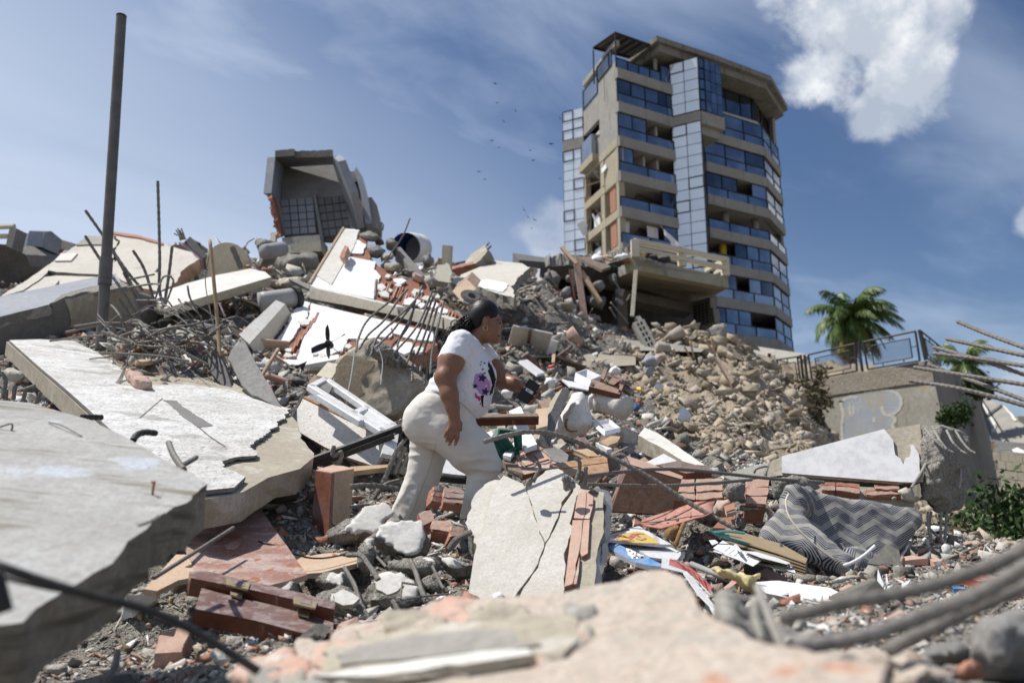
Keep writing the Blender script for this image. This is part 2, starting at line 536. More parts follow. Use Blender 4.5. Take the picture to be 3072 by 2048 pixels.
m_redpanel=surf('dusty_red_lacquer',(0.29,0.15,0.115),(0.35,0.235,0.20),(0.26,0.11,0.07),4.5,bump=0.15,bs=60,rough=0.55,streak=((0.42,0.33,0.295),3.2,(1.0,3.2,1.0),.46,.66),spots=[((0.30,0.11,0.05),5.2,.60,.66),((.45,.38,.34),40,.60,.66)])
m_mdf=surf('tan_fibreboard',(0.50,0.37,0.265),(0.56,0.435,0.325),(0.46,0.33,0.225),3.5,bump=0.12,bs=80)
m_redwood=surf('polished_red_wood',(0.12,0.035,0.018),(0.17,0.055,0.028),(0.08,0.025,0.014),6,bump=0.1,rough=0.3,spec=0.5,dust=((0.38,0.31,0.27),.7),streak=((0.27,0.16,0.12),9,(3,3,.6),.62,.74))
m_plum=surf('dusty_plum_wood',(0.15,0.085,0.075),(0.21,0.135,0.12),(0.11,0.055,0.045),5,bump=0.15,rough=0.6,spots=[((0.28,0.215,0.20),16,.44,.58),((0.17,0.07,0.05),7,.62,.70)])
m_wood=surf('brown_wood',(0.20,0.095,0.045),(0.27,0.135,0.07),(0.14,0.06,0.03),5,bump=0.15,rough=0.6,streak=((0.15,0.07,0.035),5,(6,.6,6),.5,.7),dust=((0.40,0.34,0.28),.6))
m_orangewood=surf('orange_pine',(0.38,0.17,0.045),(0.46,0.225,0.07),(0.30,0.12,0.03),4,bump=0.1,rough=0.5,dust=((.44,.38,.31),.55),streak=((0.30,0.12,0.03),6,(.5,6,6),.52,.68))
m_palewood=surf('pale_timber',(0.42,0.30,0.19),(0.50,0.37,0.25),(0.34,0.23,0.14),5,bump=0.2,streak=((0.33,0.22,0.13),6,(1,1,7),.5,.7))
m_oldwood=surf('weathered_wood',(0.20,0.15,0.115),(0.28,0.22,0.17),(0.13,0.10,0.075),6,bump=0.3,streak=((0.12,0.08,0.06),8,(1,1,6),.5,.7))
m_whitelam=surf('white_laminate',(0.70,0.705,0.72),(0.76,0.76,0.765),(0.62,0.60,0.57),3,bump=0.06,rough=0.5,spots=[((0.45,0.40,0.34),30,.68,.72)])
m_speckle=surf('speckled_white_board',(0.60,0.575,0.53),(0.66,0.635,0.595),(0.54,0.51,0.46),2,bump=0.15,rough=0.7,spots=[((0.20,0.165,0.13),46,.64,.67),((0.28,0.24,0.2),85,.66,.70)])
m_plasticw=surf('white_plastic',(0.78,0.79,0.81),(0.82,0.82,0.83),None,3,bump=0.05,rough=0.5,spec=0.4,dust=((.44,.40,.35),.5))
m_beamw=surf('smooth_white_paint',(0.62,0.62,0.63),(0.635,0.635,0.64),(0.61,0.61,0.61),1.2,bump=0.05,bs=9)
m_foam=surf('dirty_white_foam',(0.70,0.685,0.655),(0.76,0.75,0.72),(0.56,0.52,0.46),3,bump=0.35,bs=24,bd=0.02,spots=[((0.46,0.38,0.28),5,.64,.70)])
m_pvc=surf('grey_pvc',(0.33,0.33,0.33),(0.39,0.39,0.385),(0.26,0.25,0.24),5,bump=0.08,rough=0.5)
m_pinkpipe=surf('pink_conduit',(0.45,0.26,0.20),(0.5,0.32,0.26),None,5,bump=0.1)
m_pink=surf('pink_paint',(0.52,0.36,0.40),(0.58,0.43,0.46),None,3,bump=0.15)
m_blue=surf('blue_plastic',(0.015,0.08,0.34),(0.025,0.11,0.42),None,4,bump=0.05,rough=0.4)
m_green=surf('green_plastic',(0.02,0.12,0.095),(0.03,0.16,0.13),None,4,bump=0.05,rough=0.5,dust=((0.36,0.34,0.3),.4))
m_darkblue=surf('dark_blue_container',(0.025,0.032,0.055),(0.035,0.045,0.075),None,3,bump=0.1,rough=0.5)
m_redplastic=surf('red_plastic',(0.42,0.10,0.055),(0.48,0.14,0.085),(0.36,0.075,0.04),6,bump=0.1,rough=0.5,dust=((0.45,0.36,0.3),.7))
m_red=surf('red_print',(0.55,0.035,0.03),(0.6,0.05,0.04),None,4,bump=0.03,rough=0.5,dust=((.44,.40,.35),.5))
m_black=surf('black_plastic',(0.012,0.012,0.013),(0.02,0.02,0.021),None,5,bump=0.05,rough=0.4)
m_blackdust=surf('dusty_black',(0.03,0.03,0.032),(0.055,0.053,0.052),None,5,bump=0.1,rough=0.6,dust=((0.3,0.28,0.26),.4))
m_yellow=surf('yellow_print',(0.75,0.50,0.02),(0.8,0.55,0.03),None,5,bump=0.02,rough=0.5,dust=((.44,.40,.35),.5))
m_bluepack=surf('blue_packaging',(0.02,0.22,0.58),(0.03,0.28,0.66),None,4,bump=0.03,rough=0.45,dust=((.44,.40,.35),.5))
m_paper=surf('paper',(0.76,0.77,0.79),(0.80,0.80,0.81),None,5,bump=0.05,rough=0.8)
m_print=surf('printed_grey_text',(0.33,0.33,0.36),(0.42,0.42,0.45),None,40,bump=0.0)
m_cardwhite=surf('white_card',(0.66,0.67,0.67),(0.72,0.72,0.72),(0.58,0.58,0.57),4,bump=0.04,rough=0.6)
m_yelcloth=surf('pale_yellow_cloth',(0.60,0.50,0.25),(0.66,0.56,0.31),None,8,bump=0.15)
m_tealtrim=surf('teal_binding',(0.10,0.27,0.245),(0.14,0.32,0.29),None,9,bump=0.2)
m_husk=surf('coconut_husk',(0.28,0.165,0.07),(0.36,0.225,0.10),(0.18,0.10,0.045),12,bump=0.7,bs=90,bd=0.01)
m_asph=surf('asphalt',(0.05,0.05,0.05),(0.06,0.06,0.06),None,3)
def mat_weave():
 t=NT('woven_straw')
 w=t.node('ShaderNodeTexWave');w.inputs['Scale'].default_value=90;w.inputs['Distortion'].default_value=1.0
 t.l.new(t.co,w.inputs['Vector'])
 col=t.mix(w.outputs['Fac'],(0.24,0.17,0.09),(0.40,0.31,0.19))
 col=t.mix(t.ramp(t.noise(9),.4,.7),col,(0.33,0.26,0.17))
 return t.done(col,0.8,t.bump(w.outputs['Fac'],0.5,0.004))
m_weave=mat_weave()
def mat_attr(name,bump=0.6,bs=40,rough=0.9):
 t=NT(name)
 a=t.node('ShaderNodeAttribute');a.attribute_name='col'
 f=t.ramp(t.noise(bs,3,0.7),0.3,0.7)
 col=t.mix(t.math('MULTIPLY',f,0.5),a.outputs['Color'],(0.20,0.18,0.155),'MIX')
 col=t.mix(0.35,col,a.outputs['Color'])
 return t.done(col,rough,t.bump(t.noise(bs*.8,3,.7),bump,0.02),0,0.2)
m_attr=mat_attr('mixed_rubble')
def mat_glass(name,tint,dark,rough=0.04,wav=0.02,metal=0.92):
 t=NT(name)
 col=t.mix(t.ramp(t.noise(0.25,3),.35,.65),tint,dark)
 n=t.bump(t.noise(0.5,2),wav,0.3)
 return t.done(col,rough,n,metal,0.6)
m_glassL=mat_glass('sky_toned_glass_panel',(0.70,0.755,0.815),(0.62,0.68,0.75),metal=0.30)  # bright hazy sky reflection put into the pale base colour
m_glassB=mat_glass('blue_tinted_glass',(0.31,0.35,0.41),(0.17,0.20,0.25))
m_glassD=mat_glass('dark_tinted_glass',(0.15,0.18,0.225),(0.07,0.085,0.11))
def flat(name,c,rough=0.7,metal=0.0,spec=0.3):
 t=NT(name)
 return t.done(c,rough,None,metal,spec)
m_frame=flat('black_window_frame',(0.012,0.012,0.014),0.4)
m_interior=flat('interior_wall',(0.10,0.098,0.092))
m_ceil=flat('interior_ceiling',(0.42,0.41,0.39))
m_curtain=flat('white_curtain',(0.72,0.72,0.74))
m_towerc=surf('tower_concrete',(0.29,0.28,0.255),(0.345,0.335,0.305),(0.22,0.21,0.19),0.7,bump=0.25,bs=9,streak=((0.17,0.155,0.13),1.3,(1.6,1.6,.16),.58,.74))
m_towerlit=surf('tower_sunlit_concrete',(0.37,0.33,0.24),(0.42,0.38,0.285),(0.29,0.25,0.175),0.6,bump=0.35,bs=7,streak=((0.27,0.235,0.18),1.2,(1.4,1.4,.2),.56,.74))  # brighter, yellower sunlit tone of the left flank put into the concrete colour
m_hair=flat('black_hair',(0.010,0.009,0.009),0.34,0,0.5)
m_bird=flat('black_feathers',(0.012,0.012,0.012))
# ground and rubble mound (the setting)
U_K=[-900,0,400,800,1200,1600,1830,2000,2200,2400,2490,2700,3072,4000]
TAB=[(0.45,[2700]*14),(1.0,[2400,2350,2350,2300,2240,2200,2200,2200,2190,2180,2170,2160,2180,2250]),(1.6,[2300,2320,2330,2180,2060,2040,2035,2030,2020,2010,2005,2000,2010,2100]),(2.4,[2100,2130,2130,1990,1930,1920,1910,1900,1890,1880,1875,1870,1885,1950]),(3.2,[1850,1900,1930,1850,1810,1810,1805,1800,1797,1795,1797,1800,1810,1850]),(4.0,[1600,1600,1600,1620,1680,1690,1690,1690,1700,1715,1722,1730,1740,1780]),(5.0,[1430,1420,1400,1450,1545,1550,1550,1560,1585,1610,1640,1665,1700,1730]),(6.0,[1300,1260,1240,1330,1430,1440,1450,1460,1490,1530,1590,1650,1690,1710]),(7.5,[1150,1120,1100,1180,1310,1340,1370,1390,1420,1470,1560,1640,1680,1700]),(9.5,[1080,1030,1000,1050,1130,1230,1270,1300,1340,1400,1520,1620,1665,1680]),(12.,[980,930,900,940,1000,1110,1170,1210,1250,1340,1440,1600,1645,1660]),(16.,[890,840,790,830,880,940,1070,1110,1140,1260,1395,1570,1620,1640]),(19.,[830,800,770,815,840,850,1025,1060,1080,1210,1365,1555,1600,1620]),(21.,[810,790,770,810,830,830,1010,1030,1055,1190,1350,1545,1590,1610]),(25.,[790,770,770,820,830,850,1010,1030,1040,1160,1330,1530,1570,1600]),(27.,[800,780,780,830,840,870,1010,1030,1040,1160,1325,1450,1560,1590]),(33.,[870,860,860,890,900,940,1010,1020,1050,1110,1112,1120,1530,1560]),(45.,[960,960,960,980,990,1010,1040,1060,1070,1085,1100,1130,1430,1460]),(62.,[1060,1060,1060,1065,1070,1080,1085,1090,1095,1100,1110,1130,1380,1400]),(110.,[1230]*11+[1300,1400,1420]),(300.,[1400]*12+[1450,1450])]
_lg=np.log(np.array([t[0]for t in TAB]))
_ak=np.array([(u-CX)/FPX for u in U_K])
_e=np.array([[ray('F',u,v).z for u,v in zip(U_K,t[1])]for t in TAB])
def ground_z(x,y,rough=True):
 x=np.asarray(x,float);y=np.asarray(y,float)
 yy=np.clip(y,0.45,300)
 a=np.clip(x/yy,_ak[0],_ak[-1])
 ld=np.log(yy)
 i=np.clip(np.searchsorted(_lg,ld)-1,0,len(_lg)-2)
 t=(ld-_lg[i])/(_lg[i+1]-_lg[i])
 j=np.clip(np.searchsorted(_ak,a)-1,0,len(_ak)-2)
 s=(a-_ak[j])/(_ak[j+1]-_ak[j])
 s=s*s*(3-2*s)
 e=(_e[i,j]*(1-s)+_e[i,j+1]*s)*(1-t)+(_e[i+1,j]*(1-s)+_e[i+1,j+1]*s)*t
 z=e*yy
 if rough:
  p=np.stack([x,y,np.zeros_like(x)],-1)
  w=np.clip(yy/14.0,0.15,1.0)*np.where(yy>60,.4,1)
  z=z+w*(fbm(p*0.9,4,.55)*0.6+fbm(p*4.1+5,3,.6)*0.22)
 return z
na,nd=420,420
aa=np.linspace(_ak[0],_ak[-1],na)
dd=np.exp(np.linspace(np.log(0.45),np.log(300),nd))
A_,D_=np.meshgrid(aa,dd,indexing='ij')
X_,Y_=A_*D_,D_
Z_=ground_z(X_,Y_)
Vt=np.stack([X_,Y_,Z_],-1).reshape(-1,3)
ii=np.arange(na*nd).reshape(na,nd)
Ft=np.stack([ii[:-1,:-1],ii[1:,:-1],ii[1:,1:],ii[:-1,1:]],-1).reshape(-1,4)
ca=Vt[Ft].mean(1)
uu=ca[:,0]/ca[:,1]+0.05*fbm(ca*.6,3)
bnd=np.interp(np.log(ca[:,1]),np.log([7,10,14,20,30]),[.30,.20,.14,.17,.25])
dirt=(uu>bnd)&(ca[:,1]>7.5)&(ca[:,1]<40)
terrain=mk('terrain',Vt,Ft,[m_debris,m_dirt],mi=dirt.astype(int),smooth=True,base=Vector((0,0,0)))
tag(terrain,'mound of crushed debris and earth rising behind the woman',None,None,'structure')
gv=[(-4000,-4000,-2.2),(4000,-4000,-2.2),(4000,4000,-2.2),(-4000,4000,-2.2)]
g=mk('ground',gv,[(0,1,2,3)],m_dirt);tag(g,'flat earth ground around the rubble',None,None,'structure')
# the tower block
tower=thing('tower_block','tall damaged apartment tower with blue glass and concrete bands','tower',(14,68,11.5))
ZT=24.0
def walk(p,deg,u):
 dx,dy=math.sin(R(deg)),math.cos(R(deg))
 k=(u-CX)/FPX
 t=(k*(p.y*CP+ZT*SP)-p.x)/(dx-k*dy*CP)
 return Vector((p.x+dx*t,p.y+dy*t,0))
def flatp(v):return Vector((v.x,v.y,0))
E2=flatp(P('F',1859,600,60.0))
E3=walk(E2,61,2028)
E4=walk(E3,119,2116)
E4b=walk(E4,61,2186)
E1=walk(E2,-17.5,1756)
E0=walk(E1,-61,1694)
E5=flatp(P('F',2120,600,65.0))
E6=walk(E5,61,2306)
E7=walk(E6,33,2354)
E8=E7+Vector((-3.0,9,0))
E9=E0+Vector((4.5,9,0))
class Seg:
 def __init__(s,a,b):
  s.a,s.b=a,b
  s.L=(b-a).length
  s.t=(b-a).normalized()
  s.n=Vector((s.t.y,-s.t.x,0))
 def box(s,s0,s1,z0,z1,off,th,slope=0):
  V=[]
  for z in(z0,z1):
   for ss,o in((s0,off),(s1,off),(s1,off-th),(s0,off-th)):
    V.append(s.a+s.t*ss+s.n*o+Vector((0,0,z)))
  return V,[(3,2,1,0),(4,5,6,7),(0,1,5,4),(1,2,6,5),(2,3,7,6),(3,0,4,7)]
def tpart(name,vf,m,par=None):return mk(name,vf[0],vf[1],m,par or tower)
def pane(sg,s0,s1,z0,z1,off,m,name='window_pane',fr=0.07,frame=True):
 o=tpart(name,sg.box(s0+.03,s1-.03,z0+.03,z1-.03,off,.04),m)
 if frame:
  f=join(sg.box(s0-fr/2,s0+fr/2,z0,z1,off+.05,.10),sg.box(s1-fr/2,s1+fr/2,z0,z1,off+.05,.10),sg.box(s0+fr/2,s1-fr/2,z0-fr/2,z0+fr/2,off+.05,.10),sg.box(s0+fr/2,s1-fr/2,z1-fr/2,z1+fr/2,off+.05,.10))
  mk('window_frame',f[0],f[1],m_frame,o)
 return o
FH=3.07
BT=lambda k:35.8-FH*k
poly=[E0,E1,E2,E3,E5,E6,E7,E8,E9]
def plate(z0,z1,pts,m,name='floor_plate',par=None):
 N=len(pts)
 V=[p+Vector((0,0,z0))for p in pts]+[p+Vector((0,0,z1))for p in pts]
 tri=tessellate_polygon([V[:N]])
 Fc=[tuple(t)for t in tri]+[tuple(i+N for i in t[::-1])for t in tri]+[(i,(i+1)%N,(i+1)%N+N,i+N)for i in range(N)]
 o=mk(name,V,Fc,m,par or tower)
 return o
def inset(pts,d):
 c=sum(pts,Vector())/len(pts)
 return[p+(c-p).normalized()*d for p in pts]
for k in range(0,8):
 plate(BT(k)-.72,BT(k)-.38,inset(poly,.35),m_ceil)
core=inset(poly,3.6)
N=len(core)
V=[p+Vector((0,0,12))for p in core]+[p+Vector((0,0,38))for p in core]
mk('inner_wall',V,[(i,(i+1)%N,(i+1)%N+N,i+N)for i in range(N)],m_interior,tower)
sF,sR,sS,sL=Seg(E2,E3),Seg(E5,E6),Seg(E6,E7),Seg(E1,E2)
sG,sG0,sGB=Seg(E3,E4),Seg(E0,E1),Seg(E4,E4b)
rs=random.Random(5)
for a,b,z_ in((E7,E8,38.2),(E8,E9,38.2),(E9,E0,35.5)):
 q=Seg(a,b)
 tpart('outer_wall',q.box(0,q.L,11.5,z_,0,.3),m_towerc)
for sg,n_ in((Seg(E5,E6),4),(Seg(E6,E7),2)):
 for i in range(n_):pane(sg,sg.L*i/n_,sg.L*(i+1)/n_,BT(1)+2.25,38.0,-.7,m_glassD,fr=.06)  # dark glazing added; its colour stands for the shade in the recess under the roof
def bay(sg,rows,k0,k1,nb,off=0.12):
 for k in range(k0,k1+1):
  o=tpart('concrete_band',sg.box(-.02,sg.L+.02,BT(k)-.9,BT(k),off+.12,.5),m_towerc)
  nk=min(nb,3)
 for k,pat in rows.items():
  top,zb=BT(k)-.9,BT(k+1)
  rail=zb+.86
  for i in range(nb):
   pane(sg,sg.L*i/nb,sg.L*(i+1)/nb,zb,rail,off,m_glassB,'balustrade_pane')
  n=len(pat)
  i=0
  for i,c in enumerate(pat):
   s0,s1=sg.L*i/n,sg.L*(i+1)/n
   if c=='G':pane(sg,s0,s1,rail+.02,top,off-.05,m_glassB if(i+k)%3 else m_glassD,fr=.05)
   elif c=='D':pane(sg,s0,s1,rail+.02,top,off-.05,m_glassD,fr=.05)
   elif c=='C':
    V,Fc=[],[]
    w=s1-s0
    for q in range(13):
     t=q/12
     ss=s0+w*(.1+.8*t)
     oo=-.5+.07*math.sin(t*22)
     for z,sh in((top,0),(rail-.4,.25*math.sin(t*5+i))):
      V.append(sg.a+sg.t*(ss+sh*.5)+sg.n*oo+Vector((0,0,z)))
    Fc=[(2*q,2*q+2,2*q+3,2*q+1)for q in range(12)]
    mk('curtain',V,Fc,m_curtain,tower,smooth=True)
   elif c=='W':
    tpart('inner_partition',sg.box(s0+.1,s0+.3,zb,top+.1,-.6,2.5),m_ceil)
bay(sF,{0:'GGGG',1:'GGOW',2:'GOWW',3:'OOOG',4:'COCG',5:'OOGG',6:'GGGG'},0,7,2)
bay(sR,{0:'DGG',1:'GGG',2:'DGOG',3:'OOOO',4:'OOGGG',5:'DDOGG',6:'GGGOO',7:'OCOGG'},1,7,3)
bay(sS,{0:'DD',1:'GD',2:'DG',3:'OO',4:'DG',5:'GD',6:'DG',7:'DGD'},1,7,2)
for sg in(sF,sR,sS):tpart('plinth',sg.box(-.1,sg.L+.1,9.5,BT(8)+.05,.1,.5),m_towerc)
tpart('outer_wall',sL.box(0,sL.L,9.5,13.4,0,.4),m_towerlit)
for s_,k in((sR.L*.42,3),(sR.L*.93,3),(sR.L*.35,4)):
 c=sR.a+sR.t*s_-sR.n*1.0
 V,Fc=tube_vf([c+Vector((0,0,BT(k+1))),c+Vector((0,0,BT(k)-.7))],.32,14)
 mk('column',V,Fc,m_towerc if k==3 else m_yellow,tower,smooth=True)
def glasswall(sg,cols,z0,z1,h,m,bold=0,off=.05):
 w=sg.L/cols
 z,r=z1,0
 while z-h>z0-.3:
  zb=max(z-h,z0)
  for c in range(cols):
   bl=bold and((r*5+c*3)%bold==0)
   o=pane(sg,w*c,w*(c+1),zb,z,off,m,'glass_panel',fr=.09 if bl else .03,frame=bl)
  z-=h;r+=1
 bx_=join(*[sg.box(w*c-.02,w*c+.02,z0,z1,off-.02,.06)for c in range(cols+1)])
 tpart('mullion',bx_,m_frame)
 tpart('backing_wall',sg.box(0,sg.L,z0,z1,off-.05,.15),m_frame)
ztop=37.85
zmid=BT(1)-.35
glasswall(sG,2,zmid+.45,ztop,.99,m_glassL,7)
tpart('concrete_band',sG.box(-.05,sG.L+.05,zmid-.45,zmid+.4,.12,.5),m_towerc)
glasswall(sG,2,15.2,zmid-.5,.99,m_glassL,7)
glasswall(sGB,4,zmid+.45,ztop,.99,m_glassB,5)
tpart('concrete_band',sGB.box(.06,sGB.L+.05,zmid-.75,zmid+.4,.12,3.2),m_towerc)
tpart('soffit_beam',sGB.box(.3,sGB.L-.2,zmid-1.5,zmid-.76,-.3,2.6),m_towerc)
gs=Seg(E4b,E4b+Vector((-.5,1.0,0))*2.6)
tpart('glass_return',gs.box(0,gs.L,zmid+.45,ztop,.02,.2),m_frame)
gs=Seg(E4,E4+Vector((.30,.95,0))*3.2)
tpart('shaft_return',gs.box(.06,gs.L,13,zmid-.5,.02,.2),m_frame)
glasswall(sG0,2,13.0,31.9,.97,m_glassL,6)
tpart('concrete_band',sG0.box(-.05,sG0.L+.05,31.95,32.95,.12,.6),m_towerc)
glasswall(sG0,2,33.0,35.9,.97,m_glassL,2)
for i in range(4):pane(sF,sF.L*.2*i,sF.L*.2*(i+1),BT(0),BT(0)+.95,.1,m_glassB,'balustrade_pane')
pane(sF,sF.L*.82,sF.L,BT(0),BT(0)+1.7,.05,m_glassB)
c=sF.a+sF.t*sF.L*.8-sF.n*.5
V,Fc=tube_vf([c+Vector((0,0,BT(0))),c+Vector((0,0,38.4))],.18,8);mk('column',V,Fc,m_towerc,tower)
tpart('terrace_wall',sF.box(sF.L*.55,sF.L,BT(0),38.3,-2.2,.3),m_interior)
rf=[E2+sF.t*sF.L*.63+sF.n*1.0,E2+sF.t*(sF.L+4.6)+sF.n*1.2,E6+Vector((.9,-1.1,0)),E7+Vector((1.3,-.2,0)),E8,E9+Vector((0,0,0)),E2+sF.t*sF.L*.63-sF.n*6]
m_roof=surf('dark_roof_concrete',(.20,.19,.17),(.26,.25,.225),None,1,bump=.3,streak=((.12,.115,.10),1.3,(1.6,1.6,.2),.5,.7))
plate(39.0,39.5,rf,m_roof,'roof_slab')
rf2=[p+(sum(rf,Vector())/len(rf)-p).normalized()*.55 for p in rf]
plate(38.3,38.99,rf2,m_roof,'roof_fascia')
pg=[E2+sF.n*.3-sF.t*.2,E2+sF.t*sF.L*.60+sF.n*.3,E2+sF.t*sF.L*.60-sF.n*2.6,E2-sF.t*.2-sF.n*2.9]
for i in range(6):
 a=pg[0].lerp(pg[1],i/5);b=pg[3].lerp(pg[2],i/5)
 V,Fc=tube_vf([a+Vector((0,0,38.9)),b+Vector((0,0,39.25))],.09,4);mk('pergola_beam',V,Fc,m_frame,tower)
for a,b,za,zb in((pg[0],pg[1],38.9,38.9),(pg[3],pg[2],39.25,39.25)):
 V,Fc=tube_vf([a+Vector((0,0,za)),b+Vector((0,0,zb))],.13,4);mk('pergola_beam',V,Fc,m_frame,tower)
V=[p+Vector((0,0,z))for p,z in zip(pg,(39.0,39.0,39.35,39.35))]+[p+Vector((0,0,z))for p,z in zip(pg,(39.04,39.04,39.39,39.39))]
mk('pergola_roof',V,[(3,2,1,0),(4,5,6,7),(0,1,5,4),(1,2,6,5),(2,3,7,6),(3,0,4,7)],m_concdark,tower)
for p in(pg[0],pg[3]):
 V,Fc=tube_vf([p+Vector((0,0,BT(0))),p+Vector((0,0,39))],.07,6);mk('pergola_post',V,Fc,m_frame,tower)
LL=sL.L
tpart('flank_wall',sL.box(LL*.5,LL,BT(2)-.9,BT(0)+.7,0,.35),m_towerc)
tpart('flank_wall',sL.box(0,LL*.5,BT(1)+.3,BT(0)-.3,0,.35),m_towerc)
tpart('flank_wall',sL.box(0,LL*.5,BT(2)-.9,BT(1)-1.35,0,.35),m_towerc)
tpart('flank_wall',sL.box(LL*.62,LL,BT(3)-.9,BT(2)-.92,-.02,.3),m_towerlit)
pane(sL,.2,LL*.48,BT(0)-.2,BT(0)+1.6,.04,m_glassB)
pane(sL,LL*.48,LL*.9,BT(0)+.75,BT(0)+2.2,.04,m_glassD)
tpart('roof_edge_beam',sL.box(0,LL,38.0,38.5,0,.4),m_towerc)
for s0,w in((0,.35),(LL*.50,.75),(LL-.5,.5)):
 tpart('concrete_column',sL.box(s0,s0+w,13,BT(2)-.9,.03,.5),m_towerlit)
for k in range(2,8):
 tpart('floor_beam',sL.box(-.05,LL+.02,BT(k)-.8,BT(k)-.1,.06,.4),m_towerlit)
 if k in(3,4,6):tpart('brick_infill',sL.box(LL*.72,LL*.88,BT(k+1)+.1,BT(k)-.82,-.08,.2),m_clay)
 if k in(3,4,5):
  tpart('broken_panel',sL.box(LL*.12,LL*.30,BT(k+1),BT(k+1)+1.4,-.5,.08),m_curtain)
  tpart('door_leaf',sL.box(LL*.33,LL*.42,BT(k+1),BT(k+1)+2.0,-.9,.06),m_wood)
box_=sL.box(LL*.08,LL*.42,BT(2)+.2,BT(1)-.95,.55,.6)
tpart('glazed_bay',box_,m_glassB)
tpart('bay_hood',sL.box(LL*.04,LL*.46,BT(2)-.5,BT(2)+.18,.62,.68),m_towerlit)
for k,s_,rz in((3,.05,.5),(4,.02,-.3),(5,.1,.2)):
 c=sL.a+sL.t*(LL*s_)+sL.n*.3+Vector((0,0,BT(k+1)+.5))
 V,Fc=box_vf(c,(1.2,.08,.8),Euler((.4,rz*2,rz)).to_matrix());mk('hanging_panel',V,Fc,m_curtain,tower)
rs=random.Random(3)
for i in range(26):
 k=rs.choice((2,3,4,5,6));c=sL.a+sL.t*(LL*rs.uniform(.02,.75))+sL.n*rs.uniform(-.6,.15)+Vector((0,0,BT(k+1)+rs.uniform(.05,1.9)))
 V,Fc=box_vf(c,rs.choice(((1.1,.06,.12),(.7,.05,.5),(.12,.1,1.7),(.5,.4,.3))),Euler((rs.gauss(0,.4),rs.gauss(0,.5),rs.gauss(0,.8))).to_matrix());mk('room_debris',V,Fc,rs.choice((m_curtain,m_wood,m_palewood,m_clay,m_cream,m_interior)),tower)
V,Fc=[],[]
q0,q1=P('T6',885,470,58.5),P('T6',960,610,58.5)
for i in range(9):
 t=i/8
 for j in range(5):
  s=j/4
  V.append(q0.lerp(q1,t)+Vector((.12+t*1.1*s+.1*math.sin(t*9+s*4),.15*math.sin(t*7+s*5),-.3*s*t)))
for i in range(8):
 for j in range(4):Fc.append((i*5+j,i*5+j+1,i*5+j+6,i*5+j+5))
tag(mk('bedsheet',V,Fc,m_curtain,smooth=True),'white sheet blowing out of the tower above the concrete balcony','sheet')
can=thing('shade_canopy','long flat canopy with dark beams at the foot of the tower','canopy',P('A4',400,800,40))
plc=Plane('A4',(20,590,50),(640,690,38),(370,800,40))
slab('canopy_roof','A4',[(-60,575),(640,682),(660,694),(560,760),(100,640)],plc,.2,m_conc,m_conc,parent=can)
for i in range(7):
 t=i/6
 a=P('A4',60+520*t,602+88*t,49-10.5*t);b=P('A4',160+420*t,680+130*t,46-8*t)
 V,Fc=tube_vf([a-Vector((0,0,.25)),b],.1,4);mk('canopy_beam',V,Fc,m_frame,can)
for x,y0,y1,d in((355,680,870,40.5),(585,700,900,38.3),(230,670,840,43)):
 V,Fc=tube_vf([P('A4',x,y1,d),P('A4',x,y0,d)],.09,6);mk('canopy_post',V,Fc,m_frame,can)
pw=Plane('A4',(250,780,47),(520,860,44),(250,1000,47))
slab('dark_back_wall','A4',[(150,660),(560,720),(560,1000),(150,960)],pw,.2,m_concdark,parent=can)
# retaining wall with railing
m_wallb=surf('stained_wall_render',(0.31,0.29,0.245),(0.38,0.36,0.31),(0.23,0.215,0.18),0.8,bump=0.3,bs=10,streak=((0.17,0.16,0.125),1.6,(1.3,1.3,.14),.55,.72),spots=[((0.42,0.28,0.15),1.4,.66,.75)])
m_wallcop=surf('wall_coping_cement',(0.25,0.215,0.17),(0.31,0.275,0.225),(0.18,0.155,0.125),1.4,bump=0.5,bs=14,bd=.03)
m_wallblue=surf('faded_blue_paint',(0.29,0.325,0.38),(0.36,0.385,0.42),(0.30,0.285,0.235),1.3,bump=0.25,spots=[((0.36,0.325,0.25),3,.50,.62)])
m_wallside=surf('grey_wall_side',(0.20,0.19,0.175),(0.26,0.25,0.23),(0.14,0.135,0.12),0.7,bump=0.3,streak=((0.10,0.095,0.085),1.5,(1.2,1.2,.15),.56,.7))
rw=thing('retaining_wall','stained concrete retaining wall with faded blue graffiti','wall',P('A4',1300,1500,26))
pf=Plane('A4',(780,1010,28.0),(1640,830,25.0),(1725,1260,24.6))
pside=Plane('A4',(1640,830,25.0),(2000,1010,37.0),(1725,1260,24.6))
ext_f=Vector((.25,1.0,0))*1.2
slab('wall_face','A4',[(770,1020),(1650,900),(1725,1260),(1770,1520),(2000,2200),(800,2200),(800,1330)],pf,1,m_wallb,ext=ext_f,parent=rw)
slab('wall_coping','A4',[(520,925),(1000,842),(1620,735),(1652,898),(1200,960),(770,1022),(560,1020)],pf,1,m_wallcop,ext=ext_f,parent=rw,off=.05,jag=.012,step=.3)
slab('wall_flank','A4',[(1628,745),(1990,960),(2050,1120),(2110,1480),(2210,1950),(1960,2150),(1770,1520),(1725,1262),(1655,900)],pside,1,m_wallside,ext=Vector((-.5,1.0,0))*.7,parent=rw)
gp=slab('graffiti_paint','A4',[(940,1050),(1010,1000),(1150,975),(1290,960),(1370,1010),(1390,1090),(1340,1160),(1330,1250),(1340,1400),(940,1400)],pf,.004,m_wallblue,parent=rw,off=.006,jag=.03,step=.2)
